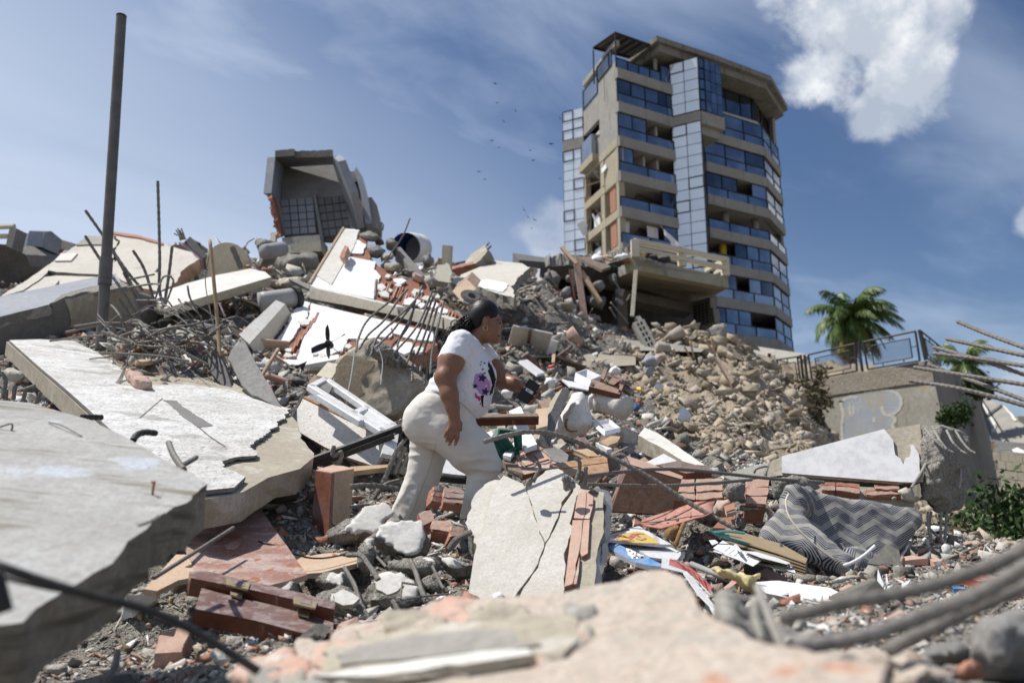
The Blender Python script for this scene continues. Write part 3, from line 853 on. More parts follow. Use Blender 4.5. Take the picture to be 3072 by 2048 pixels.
def ribbon(name,fr,pts,pl,w,m,parent,off=.012):
 W=catmull([pl.hit(fr,*p)for p in pts],max(8,5*len(pts)))
 V,Fc=[],[]
 for i,p in enumerate(W):
  t=(W[min(i+1,len(W)-1)]-W[max(i-1,0)]).normalized()
  s=pl.n.cross(t)*w/2*(1+.25*math.sin(i*1.7))
  V+=[p+pl.n*off+s,p+pl.n*off-s]
 for i in range(len(W)-1):Fc.append((2*i,2*i+1,2*i+3,2*i+2))
 return mk(name,V,Fc,m,parent)
m_grafw=surf('faded_white_paint',(0.44,0.44,0.41),(0.50,0.49,0.46),(0.36,0.34,0.28),2,bump=.1)
for pts in([(930,1370),(925,1250),(935,1150),(920,1070),(960,1030),(1010,1020),(1045,1030)],[(1100,985),(1180,970),(1260,965),(1340,985),(1385,1030),(1385,1090),(1350,1140),(1280,1165),(1245,1130),(1238,1095)],[(1310,1165),(1345,1200),(1320,1240),(1350,1290)],[(1000,1070),(985,1110),(1000,1170),(1020,1120),(1000,1070)],[(1175,1180),(1180,1220)]):
 ribbon('graffiti_line','A4',pts,pf,.11,m_grafw,rw)
m_rail=surf('dark_rail_steel',(0.055,0.05,0.045),(0.085,0.075,0.068),None,4,bump=.1,rough=.55,metal=.2)
rl=thing('railing','dark steel railing with mesh panels on top of the graffiti wall','railing',P('A4',1100,830,26.5))
def rbar(pl,fr,a,b,r,name='rail_bar',par=None):
 V,Fc=tube_vf([pl.hit(fr,*a),pl.hit(fr,*b)],r,6)
 return mk(name,V,Fc,m_rail,par or rl)
def rail_panel(pl,fr,q,nx,ny):
 for i in range(4):rbar(pl,fr,q[i],q[(i+1)%4],.035,'panel_frame')
 L=lambda a,b,t:(a[0]+(b[0]-a[0])*t,a[1]+(b[1]-a[1])*t)
 def at(s,t):return L(L(q[0],q[1],s),L(q[3],q[2],s),t)
 iq=[at(.13,.2),at(.87,.2),at(.87,.86),at(.13,.86)]
 for i in range(4):rbar(pl,fr,iq[i],iq[(i+1)%4],.022,'mesh_border')
 for s,t,s2,t2 in((.5,0,.5,.2),(0,.5,.13,.5),(.87,.5,1,.5),(.3,.86,.3,1),(.7,.86,.7,1)):
  rbar(pl,fr,at(s,t),at(s2,t2),.018,'spacer')
 vf=[]
 for i in range(1,nx):vf.append(tube_vf([pl.hit(fr,*at(.13+.74*i/nx,.2)),pl.hit(fr,*at(.13+.74*i/nx,.86))],.006,3))
 for i in range(1,ny):vf.append(tube_vf([pl.hit(fr,*at(.13,.2+.66*i/ny)),pl.hit(fr,*at(.87,.2+.66*i/ny))],.006,3))
 V,Fc=join(*vf)
 tag(mk('wire_mesh',V,Fc,m_rail,rl),kind=None)
pr=Plane('A4',(660,690,28.9),(1500,505,25.2),(1535,735,25.2))
rail_panel(pr,'A4',[(660,690),(1025,603),(1042,815),(690,885)],17,10)
rail_panel(pr,'A4',[(1090,590),(1500,505),(1535,735),(1128,803)],19,10)
rail_panel(pr,'A4',[(415,728),(575,705),(600,905),(440,915)],8,9)
for a,b in(((1055,597),(1085,820)),((1530,495),(1580,730)),((630,690),(655,905)),((385,730),(405,912)),((600,690),(625,910))):rbar(pr,'A4',a,b,.05,'post')
ps=Plane('A4',(1530,495,25.0),(1700,640,31.0),(1580,730,25.0))
rail_panel(ps,'A4',[(1545,505),(1670,605),(1700,775),(1590,715)],8,8)
rbar(ps,'A4',(1670,605),(1760,680),.035)
# palms
m_frond=surf('palm_leaf',(0.075,0.13,0.03),(0.12,0.175,0.045),(0.05,0.09,0.02),2,bump=0.1,rough=.5,spec=.4)
m_frondy=surf('yellowing_palm_leaf',(0.24,0.22,0.045),(0.33,0.27,0.06),(0.14,0.15,0.03),2,bump=0.1,rough=.55)
m_trunk=surf('palm_trunk',(0.16,0.13,0.10),(0.22,0.18,0.14),None,3,bump=.5,bs=12)
m_coco=surf('ripe_coconut',(0.42,0.17,0.03),(0.5,0.24,0.06),(0.2,0.12,0.03),3,bump=.1,rough=.5)
def frond_vf(base,dirv,L,droop,wind,n=26,rs=random):
 pts=[]
 p=base.copy()
 d=dirv.normalized()
 st=L/n
 for i in range(n+1):
  pts.append(p.copy())
  t=i/n
  d=(d+Vector((wind*.06*t,0,-droop*(0.04+.09*t)))).normalized()
  p=p+d*st
 vf=[tube_vf(pts,[0.035*(1-.85*i/n)+.006 for i in range(n+1)],4)]
 V,Fc=[],[]
 for i in range(3,n+1):
  t=i/n
  for sub in(0,.5):
   q=pts[i-1].lerp(pts[i],sub)
   tg=(pts[i]-pts[i-1]).normalized()
   side=tg.cross(Vector((0,0,1)))
   if side.length<.05:side=Vector((1,0,0))
   side.normalize()
   ll=L*.30*(math.sin(math.pi*min(1,.12+t*.86))**.6)*rs.uniform(.8,1.1)
   for sg in(-1,1):
    dv=(side*sg*.8+tg*.55+Vector((wind*.2,0,-.35-rs.uniform(0,.45)))).normalized()
    m_=q+dv*ll*.5
    e=q+dv*ll*.9+Vector((wind*.05,0,-ll*.22))
    w=tg*ll*.085+Vector((0,0,.01))
    o=len(V)
    V+=[q-w*.5,q+w*.5,m_+w*.6,m_-w*.6,e]
    Fc+=[(o,o+1,o+2,o+3),(o+3,o+2,o+4)]
 vf.append((V,Fc))
 return join(*vf)
def palm(name,label,crown,zb,L,wind,seed,nf=26,coconuts=True,lean=0.3,groupn='coconut palms behind the wall'):
 r_=random.Random(seed)
 t=thing(name,label,'palm',(crown.x-lean,crown.y,zb),groupn)
 V,Fc=tube_vf(catmull([Vector((crown.x-lean,crown.y,zb)),Vector((crown.x-lean*.4,crown.y,(zb+crown.z)/2)),crown],16),[.2-.004*i for i in range(17)],9)
 mk('trunk',V,Fc,m_trunk,t,smooth=True)
 for i in range(nf):
  az=i*2.39996+r_.uniform(-.2,.2)
  el=math.radians(80-125*(i/nf)**.95)
  d=Vector((math.cos(az)*math.cos(el),math.sin(az)*math.cos(el),math.sin(el)))
  old=i>nf*.6
  V,Fc=frond_vf(crown+Vector((0,0,.15)),d,L*r_.uniform(.85,1.08),r_.uniform(.9,1.3)*(1.35 if old else 1.0),wind,rs=r_)
  mk('frond',V,Fc,m_trunk if i>nf*.9 else m_frondy if(old and r_.random()<.75)else m_frond,t)
 if coconuts:
  for i in range(16):
   az=r_.uniform(0,6.28)
   c=crown+Vector((math.cos(az)*.42,math.sin(az)*.42,-.15-r_.uniform(0,.55)))
   bm=bmesh.new();bmesh.ops.create_icosphere(bm,subdivisions=1,radius=.16)
   V=[c+Vector((v.co.x,v.co.y,v.co.z*1.25))for v in bm.verts];Fc=[tuple(v.index for v in f.verts)for f in bm.faces];bm.free()
   mk('coconut',V,Fc,m_coco,t,smooth=True)
 return t
pc=P('A4',1015,440,48)
palm('coconut_palm','tall coconut palm with orange nuts behind the mesh railing',pc,7.5,3.3,1.0,3,nf=44)
pc2=P('A4',1890,790,44)
palm('coconut_palm','lower palm crown behind the right hand end of the wall',pc2,4.5,2.5,1.1,9,nf=14,coconuts=False)
# big broken pieces of the fallen building
def hull_planes(pts):
 bm=bmesh.new()
 for p in pts:bm.verts.new(p)
 r=bmesh.ops.convex_hull(bm,input=bm.verts)
 bmesh.ops.recalc_face_normals(bm,faces=bm.faces)
 bm.normal_update()
 pl=np.array([(*f.normal,f.normal.dot(f.verts[0].co))for f in bm.faces])
 bm.free()
 return pl
def hullrock(name,pts,m,h=.02,amp=.03,freq=6.,parent=None,rnd=0.0,seed=0,smooth=False,mats=None,mfun=None,facet=None,nch=34):
 pl=hull_planes(pts)
 A=np.array([tuple(p)for p in pts])
 lo,hi=A.min(0)-amp*1.5-2*h,A.max(0)+amp*1.5+2*h
 rc=np.random.default_rng(seed+len(name)+int(abs(A[0,0])*1000))
 cen_=A.mean(0);nn=rc.normal(size=(0 if smooth else nch,3));nn/=np.linalg.norm(nn,axis=1)[:,None]+1e-9
 chips=[(*n_,float(((A-cen_)@n_).max()*rc.uniform(.80,.97)+cen_@n_))for n_ in nn]
 if facet is not None:
  fn_=np.array(facet[0])/np.linalg.norm(facet[0]);fo_=float(((A-cen_)@fn_).max()*facet[1]+cen_@fn_)
 def fn(q):
  d=np.full(len(q),-1e9)
  for a in pl:d=np.maximum(d,q@a[:3]-a[3])
  for a in chips:d=np.maximum(d,q@np.array(a[:3])-a[3])
  near=np.abs(d)<amp*2.5+3*h
  o=d.copy()
  f_=fbm(q[near]*freq+seed*3.7,4,.55)
  o[near]+=amp*(1.3*f_+.9*np.abs(fbm(q[near]*freq*1.7+9,3,.5))if not smooth else 1.6*f_)+amp*.05
  if facet is not None:o=np.maximum(o,q@fn_-fo_+amp*.22*fbm(q*freq*.8,3))
  return o
 V,Fc=surfnet(fn,lo,hi,h)
 mi=None
 if mfun is not None:
  me_=V[Fc].mean(1)
  nrm=np.cross(V[Fc[:,1]]-V[Fc[:,0]],V[Fc[:,2]]-V[Fc[:,0]])
  nrm/=np.linalg.norm(nrm,axis=1)[:,None]+1e-12
  mi=mfun(me_,nrm)if facet is None else((np.abs(me_@fn_-fo_)<amp*.4+h*.6)&(fbm(me_*8+seed,3)>facet[2])).astype(int)
 return mk(name,V,Fc,mats or m,parent,mi,smooth)
def quadwall(name,label,cat,fr,outl,pl,th,m,me,**k):
 o=slab(name,fr,outl,pl,th,m,me,**k)
 return tag(o,label,cat)
def coord(fr,pts,d):return[P(fr,x,y,d+(z if z else 0))for x,y,z in pts]
m_slabside=surf('shaded_stained_slab_edge',(.20,.18,.145),(.27,.245,.20),(.12,.10,.08),3,bump=.5,streak=((.10,.085,.065),5,(.5,.5,5),.5,.7))  # dark base carries the slab side's shade; the streaks are stains
pn=Plane('A5',(0,660,2.75),(1600,1310,2.05),(0,2400,1.25))
t=thing('broken_slab','big weathered white concrete slab tilting up at the lower left','slab',pn.hit('A5',500,1800))
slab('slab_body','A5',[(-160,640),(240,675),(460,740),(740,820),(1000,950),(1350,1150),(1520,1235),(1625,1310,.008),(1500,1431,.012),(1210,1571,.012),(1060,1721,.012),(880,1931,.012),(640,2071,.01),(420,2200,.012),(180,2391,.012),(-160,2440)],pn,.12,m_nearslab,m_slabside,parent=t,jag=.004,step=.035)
ribbon('stain_crack','A5',[(1250,1560),(1210,1590),(1140,1620),(1080,1640)],pn,.008,m_concdark,t,.002)
nb=pn.hit('A5',1195,1395)
V,Fc=join(tube_vf([nb,nb+pn.n*.03+Vector((.002,0,.002))],.0028,6),tube_vf([nb+pn.n*.03,nb+pn.n*.033],.006,8))
mk('nail',V,Fc,m_claydark,t)
nb=pn.hit('A5',90,890)
V,Fc=tube_vf(catmull([nb,nb+pn.n*.02,nb+pn.n*.01-Vector((.04,0,0)),nb+Vector((-.06,0,.012))],10),.003,5);mk('wire_stub',V,Fc,m_steel,t)
V,Fc=tube_vf(catmull([pn.hit('A5',380,835)+pn.n*.004,pn.hit('A5',480,880)+pn.n*.012,pn.hit('A5',640,945)+pn.n*.004],12),.0022,5);mk('wire_stub',V,Fc,m_steel,t)
# rough-cast slab behind it
px_=Plane('A5',(50,200,7.6),(2250,750,5.9),(690,760,4.7))
t=thing('fallen_slab','large rough cast white slab sloping down behind the lower left slab','slab',px_.hit('A5',1200,900))
slab('concrete_body','A5',[(50,195),(300,188),(580,200),(780,300),(1150,290),(1560,340),(1730,450),(1960,600,.02),(2270,750,.02),(2352,950,.02),(2460,1100),(2352,1190,.02),(2100,1260,.02),(1800,1400,.02),(1590,1430),(1100,1160),(690,768),(500,592),(300,420)],px_,.13,m_conctan,m_conctan,parent=t,jag=.004,step=.12)
slab('plaster_coat','A5',[(70,205),(300,196),(575,208,.01),(760,300,.012),(940,430,.012),(1110,560,.015),(1450,553,.01),(1800,598,.01),(2085,685,.01),(2268,750,.015),(2225,830,.01),(2165,850,.01),(2172,885,.015),(2000,1010,.015),(1948,1060,.015),(2012,1092,.01),(1990,1128,.01),(1855,1140,.01),(1738,1172,.012),(1733,1218,.01),(1920,1296),(1830,1385),(1590,1412),(1100,1150),(690,762),(500,588),(300,416)],px_,.02,m_tex,m_concgrey,parent=t,off=.028,step=.022)
slab('bare_patch','A5',[(1270,685),(1380,690,.01),(1420,735,.012),(1500,790,.012),(1600,850,.012),(1665,890,.008),(1540,905,.01),(1440,830,.01),(1350,740,.01)],px_,.003,m_concgrey,parent=t,off=.031,step=.04)
ribbon('crack_line','A5',[(1555,905),(1640,980),(1760,1060)],px_,.009,m_concdark,t,.031)
ribbon('crack_line','A5',[(1270,670),(1180,750),(1090,830)],px_,.007,m_concgrey,t,.031)
ribbon('crack_line','A5',[(1130,395),(1400,380),(1690,580)],px_,.01,m_concgrey,t,.004)
# leaning post, brick fragment
po=Plane('A5',(1790,330,6.7),(1900,180,6.9),(2210,720,5.9))
tag(slab('concrete_post','A5',[(1785,330),(1830,240,.02),(1905,180),(2060,450),(2215,722),(1975,612),(1900,540)],po,.16,m_concgrey,m_concbroken,jag=.008),'dark grey concrete post leaning beside the rough cast slab','post')
po=Plane('A5',(1620,330,7.3),(1700,300,7.3),(1820,560,6.8))
tag(slab('concrete_post','A5',[(1620,300),(1690,250),(1740,330),(1830,560),(1770,560),(1640,420)],po,.12,m_concdark,m_concdark,jag=.008),'short dark concrete stub behind the leaning grey post','post')
hb=[px_.hit('A5',960,490),px_.hit('A5',1050,600),px_.hit('A5',1200,620),px_.hit('A5',1130,545)]
tag(hullrock('brick_fragment',[p+px_.n*z for p in hb for z in(.02,.10)]+[px_.hit('A5',1000,480)+px_.n*.09],m_claydust,.015,.02,16),'broken hollow brick lying on the rough cast slab','brick')
tb=thing('stone_on_stick','mortar lump caught on wires above the rough cast slab','mortar lump',P('A5',995,465,6.3))
hullrock('mortar_lump',coord('A5',[(985,300,0),(1060,310,0),(1070,370,0),(1000,400,0),(1020,345,-.06),(1020,345,.06)],6.3),m_conctan,.012,.015,20,parent=tb)
for q in([(1005,470),(1000,400)],):
 V,Fc=tube_vf([P('A5',x,y,6.3)for x,y in q],.008,6);mk('stick',V,Fc,m_steel,tb)
for i in range(4):
 V,Fc=tube_vf(catmull([P('A5',1010+4*i,300,6.25),P('A5',975-6*i,440,6.1),P('A5',920-12*i,560,5.75),P('A5',800+9*i,668-3*i,5.45)],20),.0035,4)
 mk('wire',V,Fc,m_steel,tb)
# grey beam and pole at the left
t=thing('concrete_beam','massive blue grey painted beam lying at the left edge','beam',P('A1',300,1568,9))
pt=Plane('A1',(0,1280,10.2),(900,1100,10.9),(0,1437,8.6))
slab('beam_top','A1',[(-250,1335),(0,1278),(780,1120),(905,1098),(952,1168,.03),(700,1200,.03),(490,1262,.03),(390,1340,.02),(0,1437),(-250,1500)],pt,.12,m_bluegrey,m_conc,parent=t)
slab('chipped_edge','A1',[(390,1342,.03),(480,1268,.03),(700,1205,.03),(960,1170,.03),(1010,1200,.03),(640,1270,.03),(500,1310,.03)],pt,.05,m_concbroken,parent=t,off=.008)
pf_=Plane('A1',(0,1440,8.58),(1000,1210,9.7),(0,1700,8.75))
slab('beam_front','A1',[(-250,1500),(0,1440),(390,1343),(520,1275,.03),(1000,1205,.03),(1085,1370,.03),(1110,1568,.03),(1130,1750),(-250,1900)],pf_,.6,m_concgrey,m_concgrey,parent=t,jag=.0,ext=Vector((.05,.9,.05)))
slab('exposed_core','A1',[(500,1300,.03),(1000,1215,.03),(1080,1380,.03),(1100,1560,.04),(800,1600,.04),(560,1520,.04)],pf_,.03,m_conctan,parent=t,off=.02,step=.1)
t=thing('steel_pole','tall dark steel pole standing in the rubble at left','pole',P('F',300,1060,8.0))
a,b=P('F',302,1050,8.0),P('F',364,52,8.0)
V,Fc=tube_vf([a,b],.054,18);mk('shaft',V,Fc,m_steelpole,t,smooth=False)
for f_,dl,rr in((.225,.10,.066),(.19,.03,.068),(.255,.015,.068)):
 c=a.lerp(b,f_);d_=(b-a).normalized()
 V,Fc=tube_vf([c-d_*dl,c+d_*dl],rr,18);mk('coupling',V,Fc,m_steelpole,t)
V,Fc=tube_vf([b,b+(b-a).normalized()*.02],.056,18);mk('end_cap',V,Fc,m_steeldark,t)
# pale slabs on the skyline at left
pb=Plane('A1',(20,1270,11.6),(880,790,14.8),(1280,1000,13.0))
t=thing('wall_slab','pale tiled wall slab lying at a slant on the left skyline','slab',pb.hit('A1',400,1100))
slab('slab_body','A1',[(10,1278,.04),(180,1170),(350,1050),(600,880),(700,815),(868,800,.03),(930,850,.04),(885,930,.04),(900,1000,.04),(862,1088),(800,1108,.02),(450,1088,.02),(380,1072,.03),(330,1130),(180,1230)],pb,.25,m_paleslab,m_concbroken,parent=t,jag=.012,step=.12)
slab('loose_tile','A1',[(430,1010),(480,955),(612,950),(560,1008)],pb,.02,m_whitedirty,parent=t,off=.03)
slab('top_tile','A1',[(600,885),(690,815),(790,815),(885,880)],pb,.03,m_conc,parent=t,off=.03,jag=.02)
tag(slab('wall_slab','A1',[(0,1310,.03),(100,1235,.03),(300,1120,.03),(440,1105),(860,1118,.03),(780,1150),(300,1250)],pb,.2,m_paleslab,m_conctan,off=-.02,step=.12),'lower pale strip of wall under the tiled slab at left','slab')
t=thing('wall_slab','pale cracked plaster wall behind the steel pole on the left skyline','slab',pb.hit('A1',1150,1100))
slab('plaster_face','A1',[(886,783,.015),(1080,815,.015),(1280,870,.015),(1500,930,.03),(1560,985,.04),(1420,1080,.04),(1390,1160,.04),(1250,1240,.04),(1100,1205),(960,1155),(872,1095,.04),(912,1000,.05),(892,930,.05),(942,850,.05)],pb,.25,m_paleslab,m_claydust,parent=t,step=.12)
slab('brick_edge','A1',[(880,780,.02),(1080,808,.02),(1280,866,.02),(1280,884,.02),(1080,828,.02),(900,800,.02)],pb,.05,m_clay,parent=t,off=.03,step=.12)
pw_=Plane('A1',(1230,1260,10.4),(1960,1060,12.2),(2125,1128,11.2))
tag(slab('ceiling_slab','A1',[(1212,1262,.03),(1450,1180,.03),(1700,1110,.03),(1960,1060,.03),(2080,1085),(2126,1126),(1900,1192),(1600,1280),(1290,1372,.03),(1230,1330,.03)],pw_,.13,m_whitedirty,m_cream,jag=.008,step=.1,ext=P('A1',1700,1320,10.9)-P('A1',1700,1255,10.8)),'flat dusty white ceiling slab lying across the rubble at left','slab')
t=thing('broken_column','broken pink painted column with rebar ends on the left skyline','column',P('A1',1560,980,14.5))
pp=Plane('A1',(1390,840,14.3),(1480,800,14.4),(1560,985,14.2))
slab('shaft','A1',[(1400,850,.02),(1420,870),(1545,985),(1590,985),(1450,860)],pp,.3,m_pink,m_pink,parent=t)
slab('shaft_side','A1',[(1445,858),(1490,815,.02),(1630,965),(1590,985)],pp,.3,m_concdark,m_concdark,parent=t,off=.02)
hullrock('broken_end',coord('A1',[(1385,800,0),(1420,760,0),(1475,775,0),(1470,830,0),(1400,860,0),(1430,800,-.2),(1430,810,.2)],14.2),m_concbroken,.03,.05,5,parent=t)
for i in range(5):rebar('A1',[(1395+12*i,800,14.2),(1365+14*i,745+(i%2)*12+(i==0)*40,14.1)],.012,m_steel,parent=t,ribs=False)
# ruin at the far left edge
t=thing('ruined_balcony','dark ruined balcony with a stub of railing at the left edge','balcony',P('A1',60,1150,15))
pd=Plane('A1',(-40,880,15),(180,940,15.2),(0,1200,15.4))
slab('balcony_block','A1',[(-300,850),(60,872,.05),(200,950,.06),(240,1040,.06),(150,1160,.06),(-20,1260,.05),(-300,1300)],pd,2.0,m_concdark,m_concbroken,parent=t,ext=Vector((0,1.5,.4)),step=.2)
for q,r_ in(([(-200,745),(115,728)],.05),([(-200,810),(70,806)],.05)):
 V,Fc=tube_vf([P('A1',x,y,14.8)for x,y in q],r_,6);mk('rail',V,Fc,m_cream,t)
pq=Plane('A1',(60,860,14.7),(120,740,14.7),(60,740,14.75))
slab('rail_post','A1',[(45,880),(75,740),(130,745),(92,900)],pq,.25,m_concgrey,parent=t)
t=thing('parapet','smooth blue grey concrete parapet on the far left skyline','parapet',P('A1',300,900,16))
pq=Plane('A1',(110,790,16.4),(350,765,16),(110,920,16.3))
slab('long_side','A1',[(100,795),(350,768),(325,892),(240,885,.03),(110,925)],pq,.4,m_bluegrey,parent=t)
pq=Plane('A1',(350,768,16),(490,840,17.2),(325,892,15.9))
slab('end_side','A1',[(352,770),(402,766),(492,840),(484,908,.03),(330,890)],pq,.3,m_bluegrey,parent=t)
pq=Plane('A1',(490,840,17),(610,870,17.5),(480,905,17))
tag(slab('plaster_sheet','A1',[(486,835),(612,872),(535,912),(478,900)],pq,.1,m_cream),'cream panel beside the blue grey parapet at left','panel')
# balcony shell standing upside down on the heap
t=thing('balcony_shell','upturned grey balcony shell with tiled inside on top of the rubble','balcony',P('A2',640,950,20))
pk=Plane('A2',(400,265,20.9),(780,245,20.9),(400,810,19.6))
slab('inner_panel','A2',[(396,266),(782,244),(860,480),(925,740),(940,835),(400,815),(372,520)],pk,.15,m_concgrey,parent=t)
pk1=Plane('A2',(326,186,19.6),(780,183,19.6),(396,268,20.9))
for q in([(1150,690),(1175,720),(1170,760)],[(1120,770),(1130,800)],[(310,560),(285,590)],[(340,700),(312,735)],[(640,180),(650,150)]):rebar('A2',[(*p,19.4)for p in q],.02,m_steel,parent=t,ribs=False)
slab('top_rim','A2',[(326,187,.01),(478,175),(482,191,.015),(782,183),(783,246),(394,270,.02)],pk1,.18,m_concgrey,parent=t)
pk2=Plane('A2',(326,186,19.6),(300,470,19.1),(396,268,20.9))
slab('left_rim','A2',[(327,187),(397,268),(374,522),(298,470)],pk2,.2,m_bluegrey,m_bluegrey,parent=t)
pk3=Plane('A2',(300,470,19.1),(372,520,20.3),(375,815,18.9))
slab('left_wall','A2',[(300,480,.04),(374,522),(406,805),(375,815,.05),(340,650,.05)],pk3,.1,m_conc,m_clay,parent=t)
slab('brick_row','A2',[(308,500,.04),(330,520,.03),(392,790,.04),(372,800,.04),(340,660,.04)],pk3,.06,m_claydark,parent=t,off=.03)
pk4=Plane('A2',(780,183,19.6),(920,470,19.0),(860,490,20.2))
slab('right_rim','A2',[(781,183),(822,222),(920,470),(976,752),(928,748),(862,490),(783,248)],pk4,.2,m_bluegrey,parent=t)
gt=surf('glazed_tile',(0.30,0.315,0.33),(0.35,0.365,0.38),None,2,bump=.05,rough=.5)
gt2=surf('shaded_tile',(0.15,0.15,0.14),(0.19,0.19,0.175),None,2,bump=.05,rough=.5)
gro=surf('dark_grout',(0.08,0.07,0.06),(0.11,0.10,0.09),None,2)
slab('grout_bed','A2',[(374,524),(632,510),(700,505),(868,490),(935,835),(405,812)],pk,.02,gro,parent=t,off=.012)
for i in range(4):
 for j in range(5):
  x0,x1=376+i*64+j*5,376+(i+1)*64+j*5-8
  y0,y1=530+j*56-i*5,530+(j+1)*56-8-i*5
  slab('tile','A2',[(x0,y0),(x1,y0-4),(x1+5,y1-4),(x0+5,y1)],pk,.015,gt,parent=t,off=.03)
for i in range(4):
 for j in range(5):
  x0,x1=660+i*57+j*9,660+(i+1)*57+j*9-8
  y0,y1=518+j*62-i*7,518+(j+1)*62-12-i*7
  slab('tile','A2',[(x0,y0),(x1,y0-6),(x1+8,y1-6),(x0+8,y1)],pk,.015,gt2,parent=t,off=.03)
slab('divider','A2',[(630,492),(650,490),(715,860),(690,870)],pk,.1,m_concgrey,parent=t,off=.12)
pk5=Plane('A2',(850,325,20.6),(980,318,20.6),(975,750,20.0))
slab('second_panel','A2',[(852,326),(978,318),(1048,760),(960,760),(905,470)],pk5,.2,m_concgrey,m_concgrey,parent=t)
slab('second_rim','A2',[(978,318),(1030,400),(1072,560),(1102,765),(1048,758),(1012,520),(966,350)],pk5,.5,m_bluegrey,parent=t,off=.3)
slab('second_top','A2',[(852,326),(980,318),(972,402),(885,406)],pk5,.1,m_concgrey,parent=t,off=.12)
slab('third_panel','A2',[(1060,522),(1088,518),(1130,580),(1156,690),(1140,760,.06),(1102,762)],pk5,.4,m_conc,m_concbroken,parent=t,off=.1)
pq=Plane('A2',(385,830,18.9),(680,800,18.9),(390,940,18.8))
tag(slab('concrete_block','A2',[(380,818),(672,795),(682,848),(386,880)],pq,.6,m_conc,ext=Vector((0,.9,0)),jag=.01),'upper grey concrete block under the balcony shell','block')
tag(slab('concrete_block','A2',[(384,884),(684,852),(692,928),(398,948)],pq,.6,m_conctan,ext=Vector((0,1.0,0)),jag=.01,off=.03),'lower tan concrete block under the balcony shell','block')
tag(hullrock('concrete_mass',coord('A2',[(300,985,0),(400,945,0),(670,918,0),(672,1060,0),(310,1112,0),(290,1050,0),(480,1000,-.6),(350,960,1),(660,930,1),(480,1080,1)],18.6),m_concbroken,.06,.09,3),'rough grey mass of concrete carrying the balcony shell','concrete')
# white house wall with its cream beam
pu=Plane('A2',(600,1192,11.3),(1130,1310,10.9),(870,745,13.3))
t=thing('house_wall','bright white house wall lying tilted in the middle of the rubble','wall',pu.hit('A2',900,1100))
slab('masonry','A2',[(592,1188),(862,748),(990,760,.05),(1060,880,.05),(1110,1000,.05),(1240,1090,.05),(1330,1130,.05),(1520,1160,.06),(1620,1300,.06),(1790,1420,.05),(1790,1470),(600,1200)],pu,.2,m_claydark,m_concbroken,parent=t,off=-.03,step=.12)
slab('plaster_coat','A2',[(592,1183),(862,745),(990,758,.02),(962,830,.03),(1040,870,.03),(1012,942,.02),(920,938,.01),(908,965),(1115,1005,.03),(1100,1060,.03),(1150,1110,.03),(1130,1200,.03),(1122,1302),(600,1196)],pu,.035,m_white,m_whitedirty,parent=t,off=.0,step=.07)
slab('bare_strip','A2',[(590,1180),(858,744),(872,748),(606,1186)],pu,.05,m_palewood,parent=t,off=.03)
slab('upper_coat','A2',[(640,1110),(862,760),(985,770,.02),(950,870,.02),(905,950),(770,1190)],pu,.01,m_whitedirty,parent=t,off=.012)
rs=random.Random(21)
for i,(x,y,s)in enumerate([(1190,1270,38),(1155,1215,30),(1300,1160,40),(1210,1120,20),(1430,1250,34),(1520,1300,30),(1380,1330,60),(1290,1200,24),(1470,1240,18),(1570,1350,35),(1640,1400,36),(1480,1350,28),(1230,1240,16),(1600,1290,22)]):
 a0=rs.uniform(0,6);pts=[(x+s*rs.uniform(.6,1.7)*math.cos(a0+q*1.257),y+s*rs.uniform(.4,1.1)*math.sin(a0+q*1.257))for q in range(5)]
 slab('plaster_flake','A2',pts,pu,.03,rs.choice((m_white,m_whitedirty)),parent=t,off=.015+.01*rs.random())
for i in range(26):
 x=1140+i*24+rs.uniform(-5,5);y=1120+i*10+rs.uniform(0,60)
 slab('clay_rib','A2',[(x,y),(x+9,y+2),(x-28,y+95),(x-37,y+92)],pu,.04,m_clay if i%3 else m_claydust,parent=t,off=.01)
pbm=Plane('A2',(600,1198,10.95),(1790,1472,9.5),(600,1290,10.93))
t=thing('cream_beam','long cream painted beam running below the white house wall','beam',pbm.hit('A2',1200,1400))
ex=Vector((.08,.42,.10))
slab('beam_left','A2',[(597,1202),(1280,1358),(1290,1430),(600,1292)],pbm,.4,m_cream,m_whitedirty,parent=t,ext=ex,jag=.004)
slab('beam_right','A2',[(1340,1372,.02),(1635,1440),(1640,1530),(1290,1440,.02)],pbm,.4,m_cream,m_whitedirty,parent=t,ext=ex)
slab('beam_end','A2',[(1650,1440,.02),(1800,1478),(1800,1570),(1655,1535,.02)],pbm,.4,m_cream,m_whitedirty,parent=t,ext=ex)
slab('beam_core','A2',[(1230,1356),(1700,1460),(1700,1540),(1230,1425)],pbm,.3,m_concbroken,parent=t,ext=ex*.8,off=-.04,jag=.02)
pl2=Plane('A6',(560,20,10.7),(1240,180,9.8),(640,470,9.0))
t=thing('house_wall','cracked white lower wall with exposed red brick behind the ceiling fan','wall',pl2.hit('A6',700,480))
slab('brick_layer','A6',[(520,-5),(1480,200,.03),(1600,330,.05),(1500,420,.05),(1240,360,.05),(850,470,.05),(480,500,.05),(280,482,.05),(200,470,.05),(440,110,.04)],pl2,.15,m_claydark,m_clay,parent=t,off=-.03,step=.1)
slab('plaster_coat','A6',[(545,8,.02),(600,20,.02),(578,130,.03),(520,180,.03),(490,260,.03),(430,350,.03),(408,382,.03),(338,350,.03),(460,110,.025)],pl2,.035,m_white,m_whitedirty,parent=t,step=.06)
slab('plaster_coat','A6',[(612,24),(900,95),(1238,172,.03),(1228,290,.03),(905,300,.03),(860,380,.03),(640,482,.03),(500,462,.02),(592,240,.02),(622,190,.03),(588,150,.02)],pl2,.035,m_white,m_whitedirty,parent=t,step=.06)
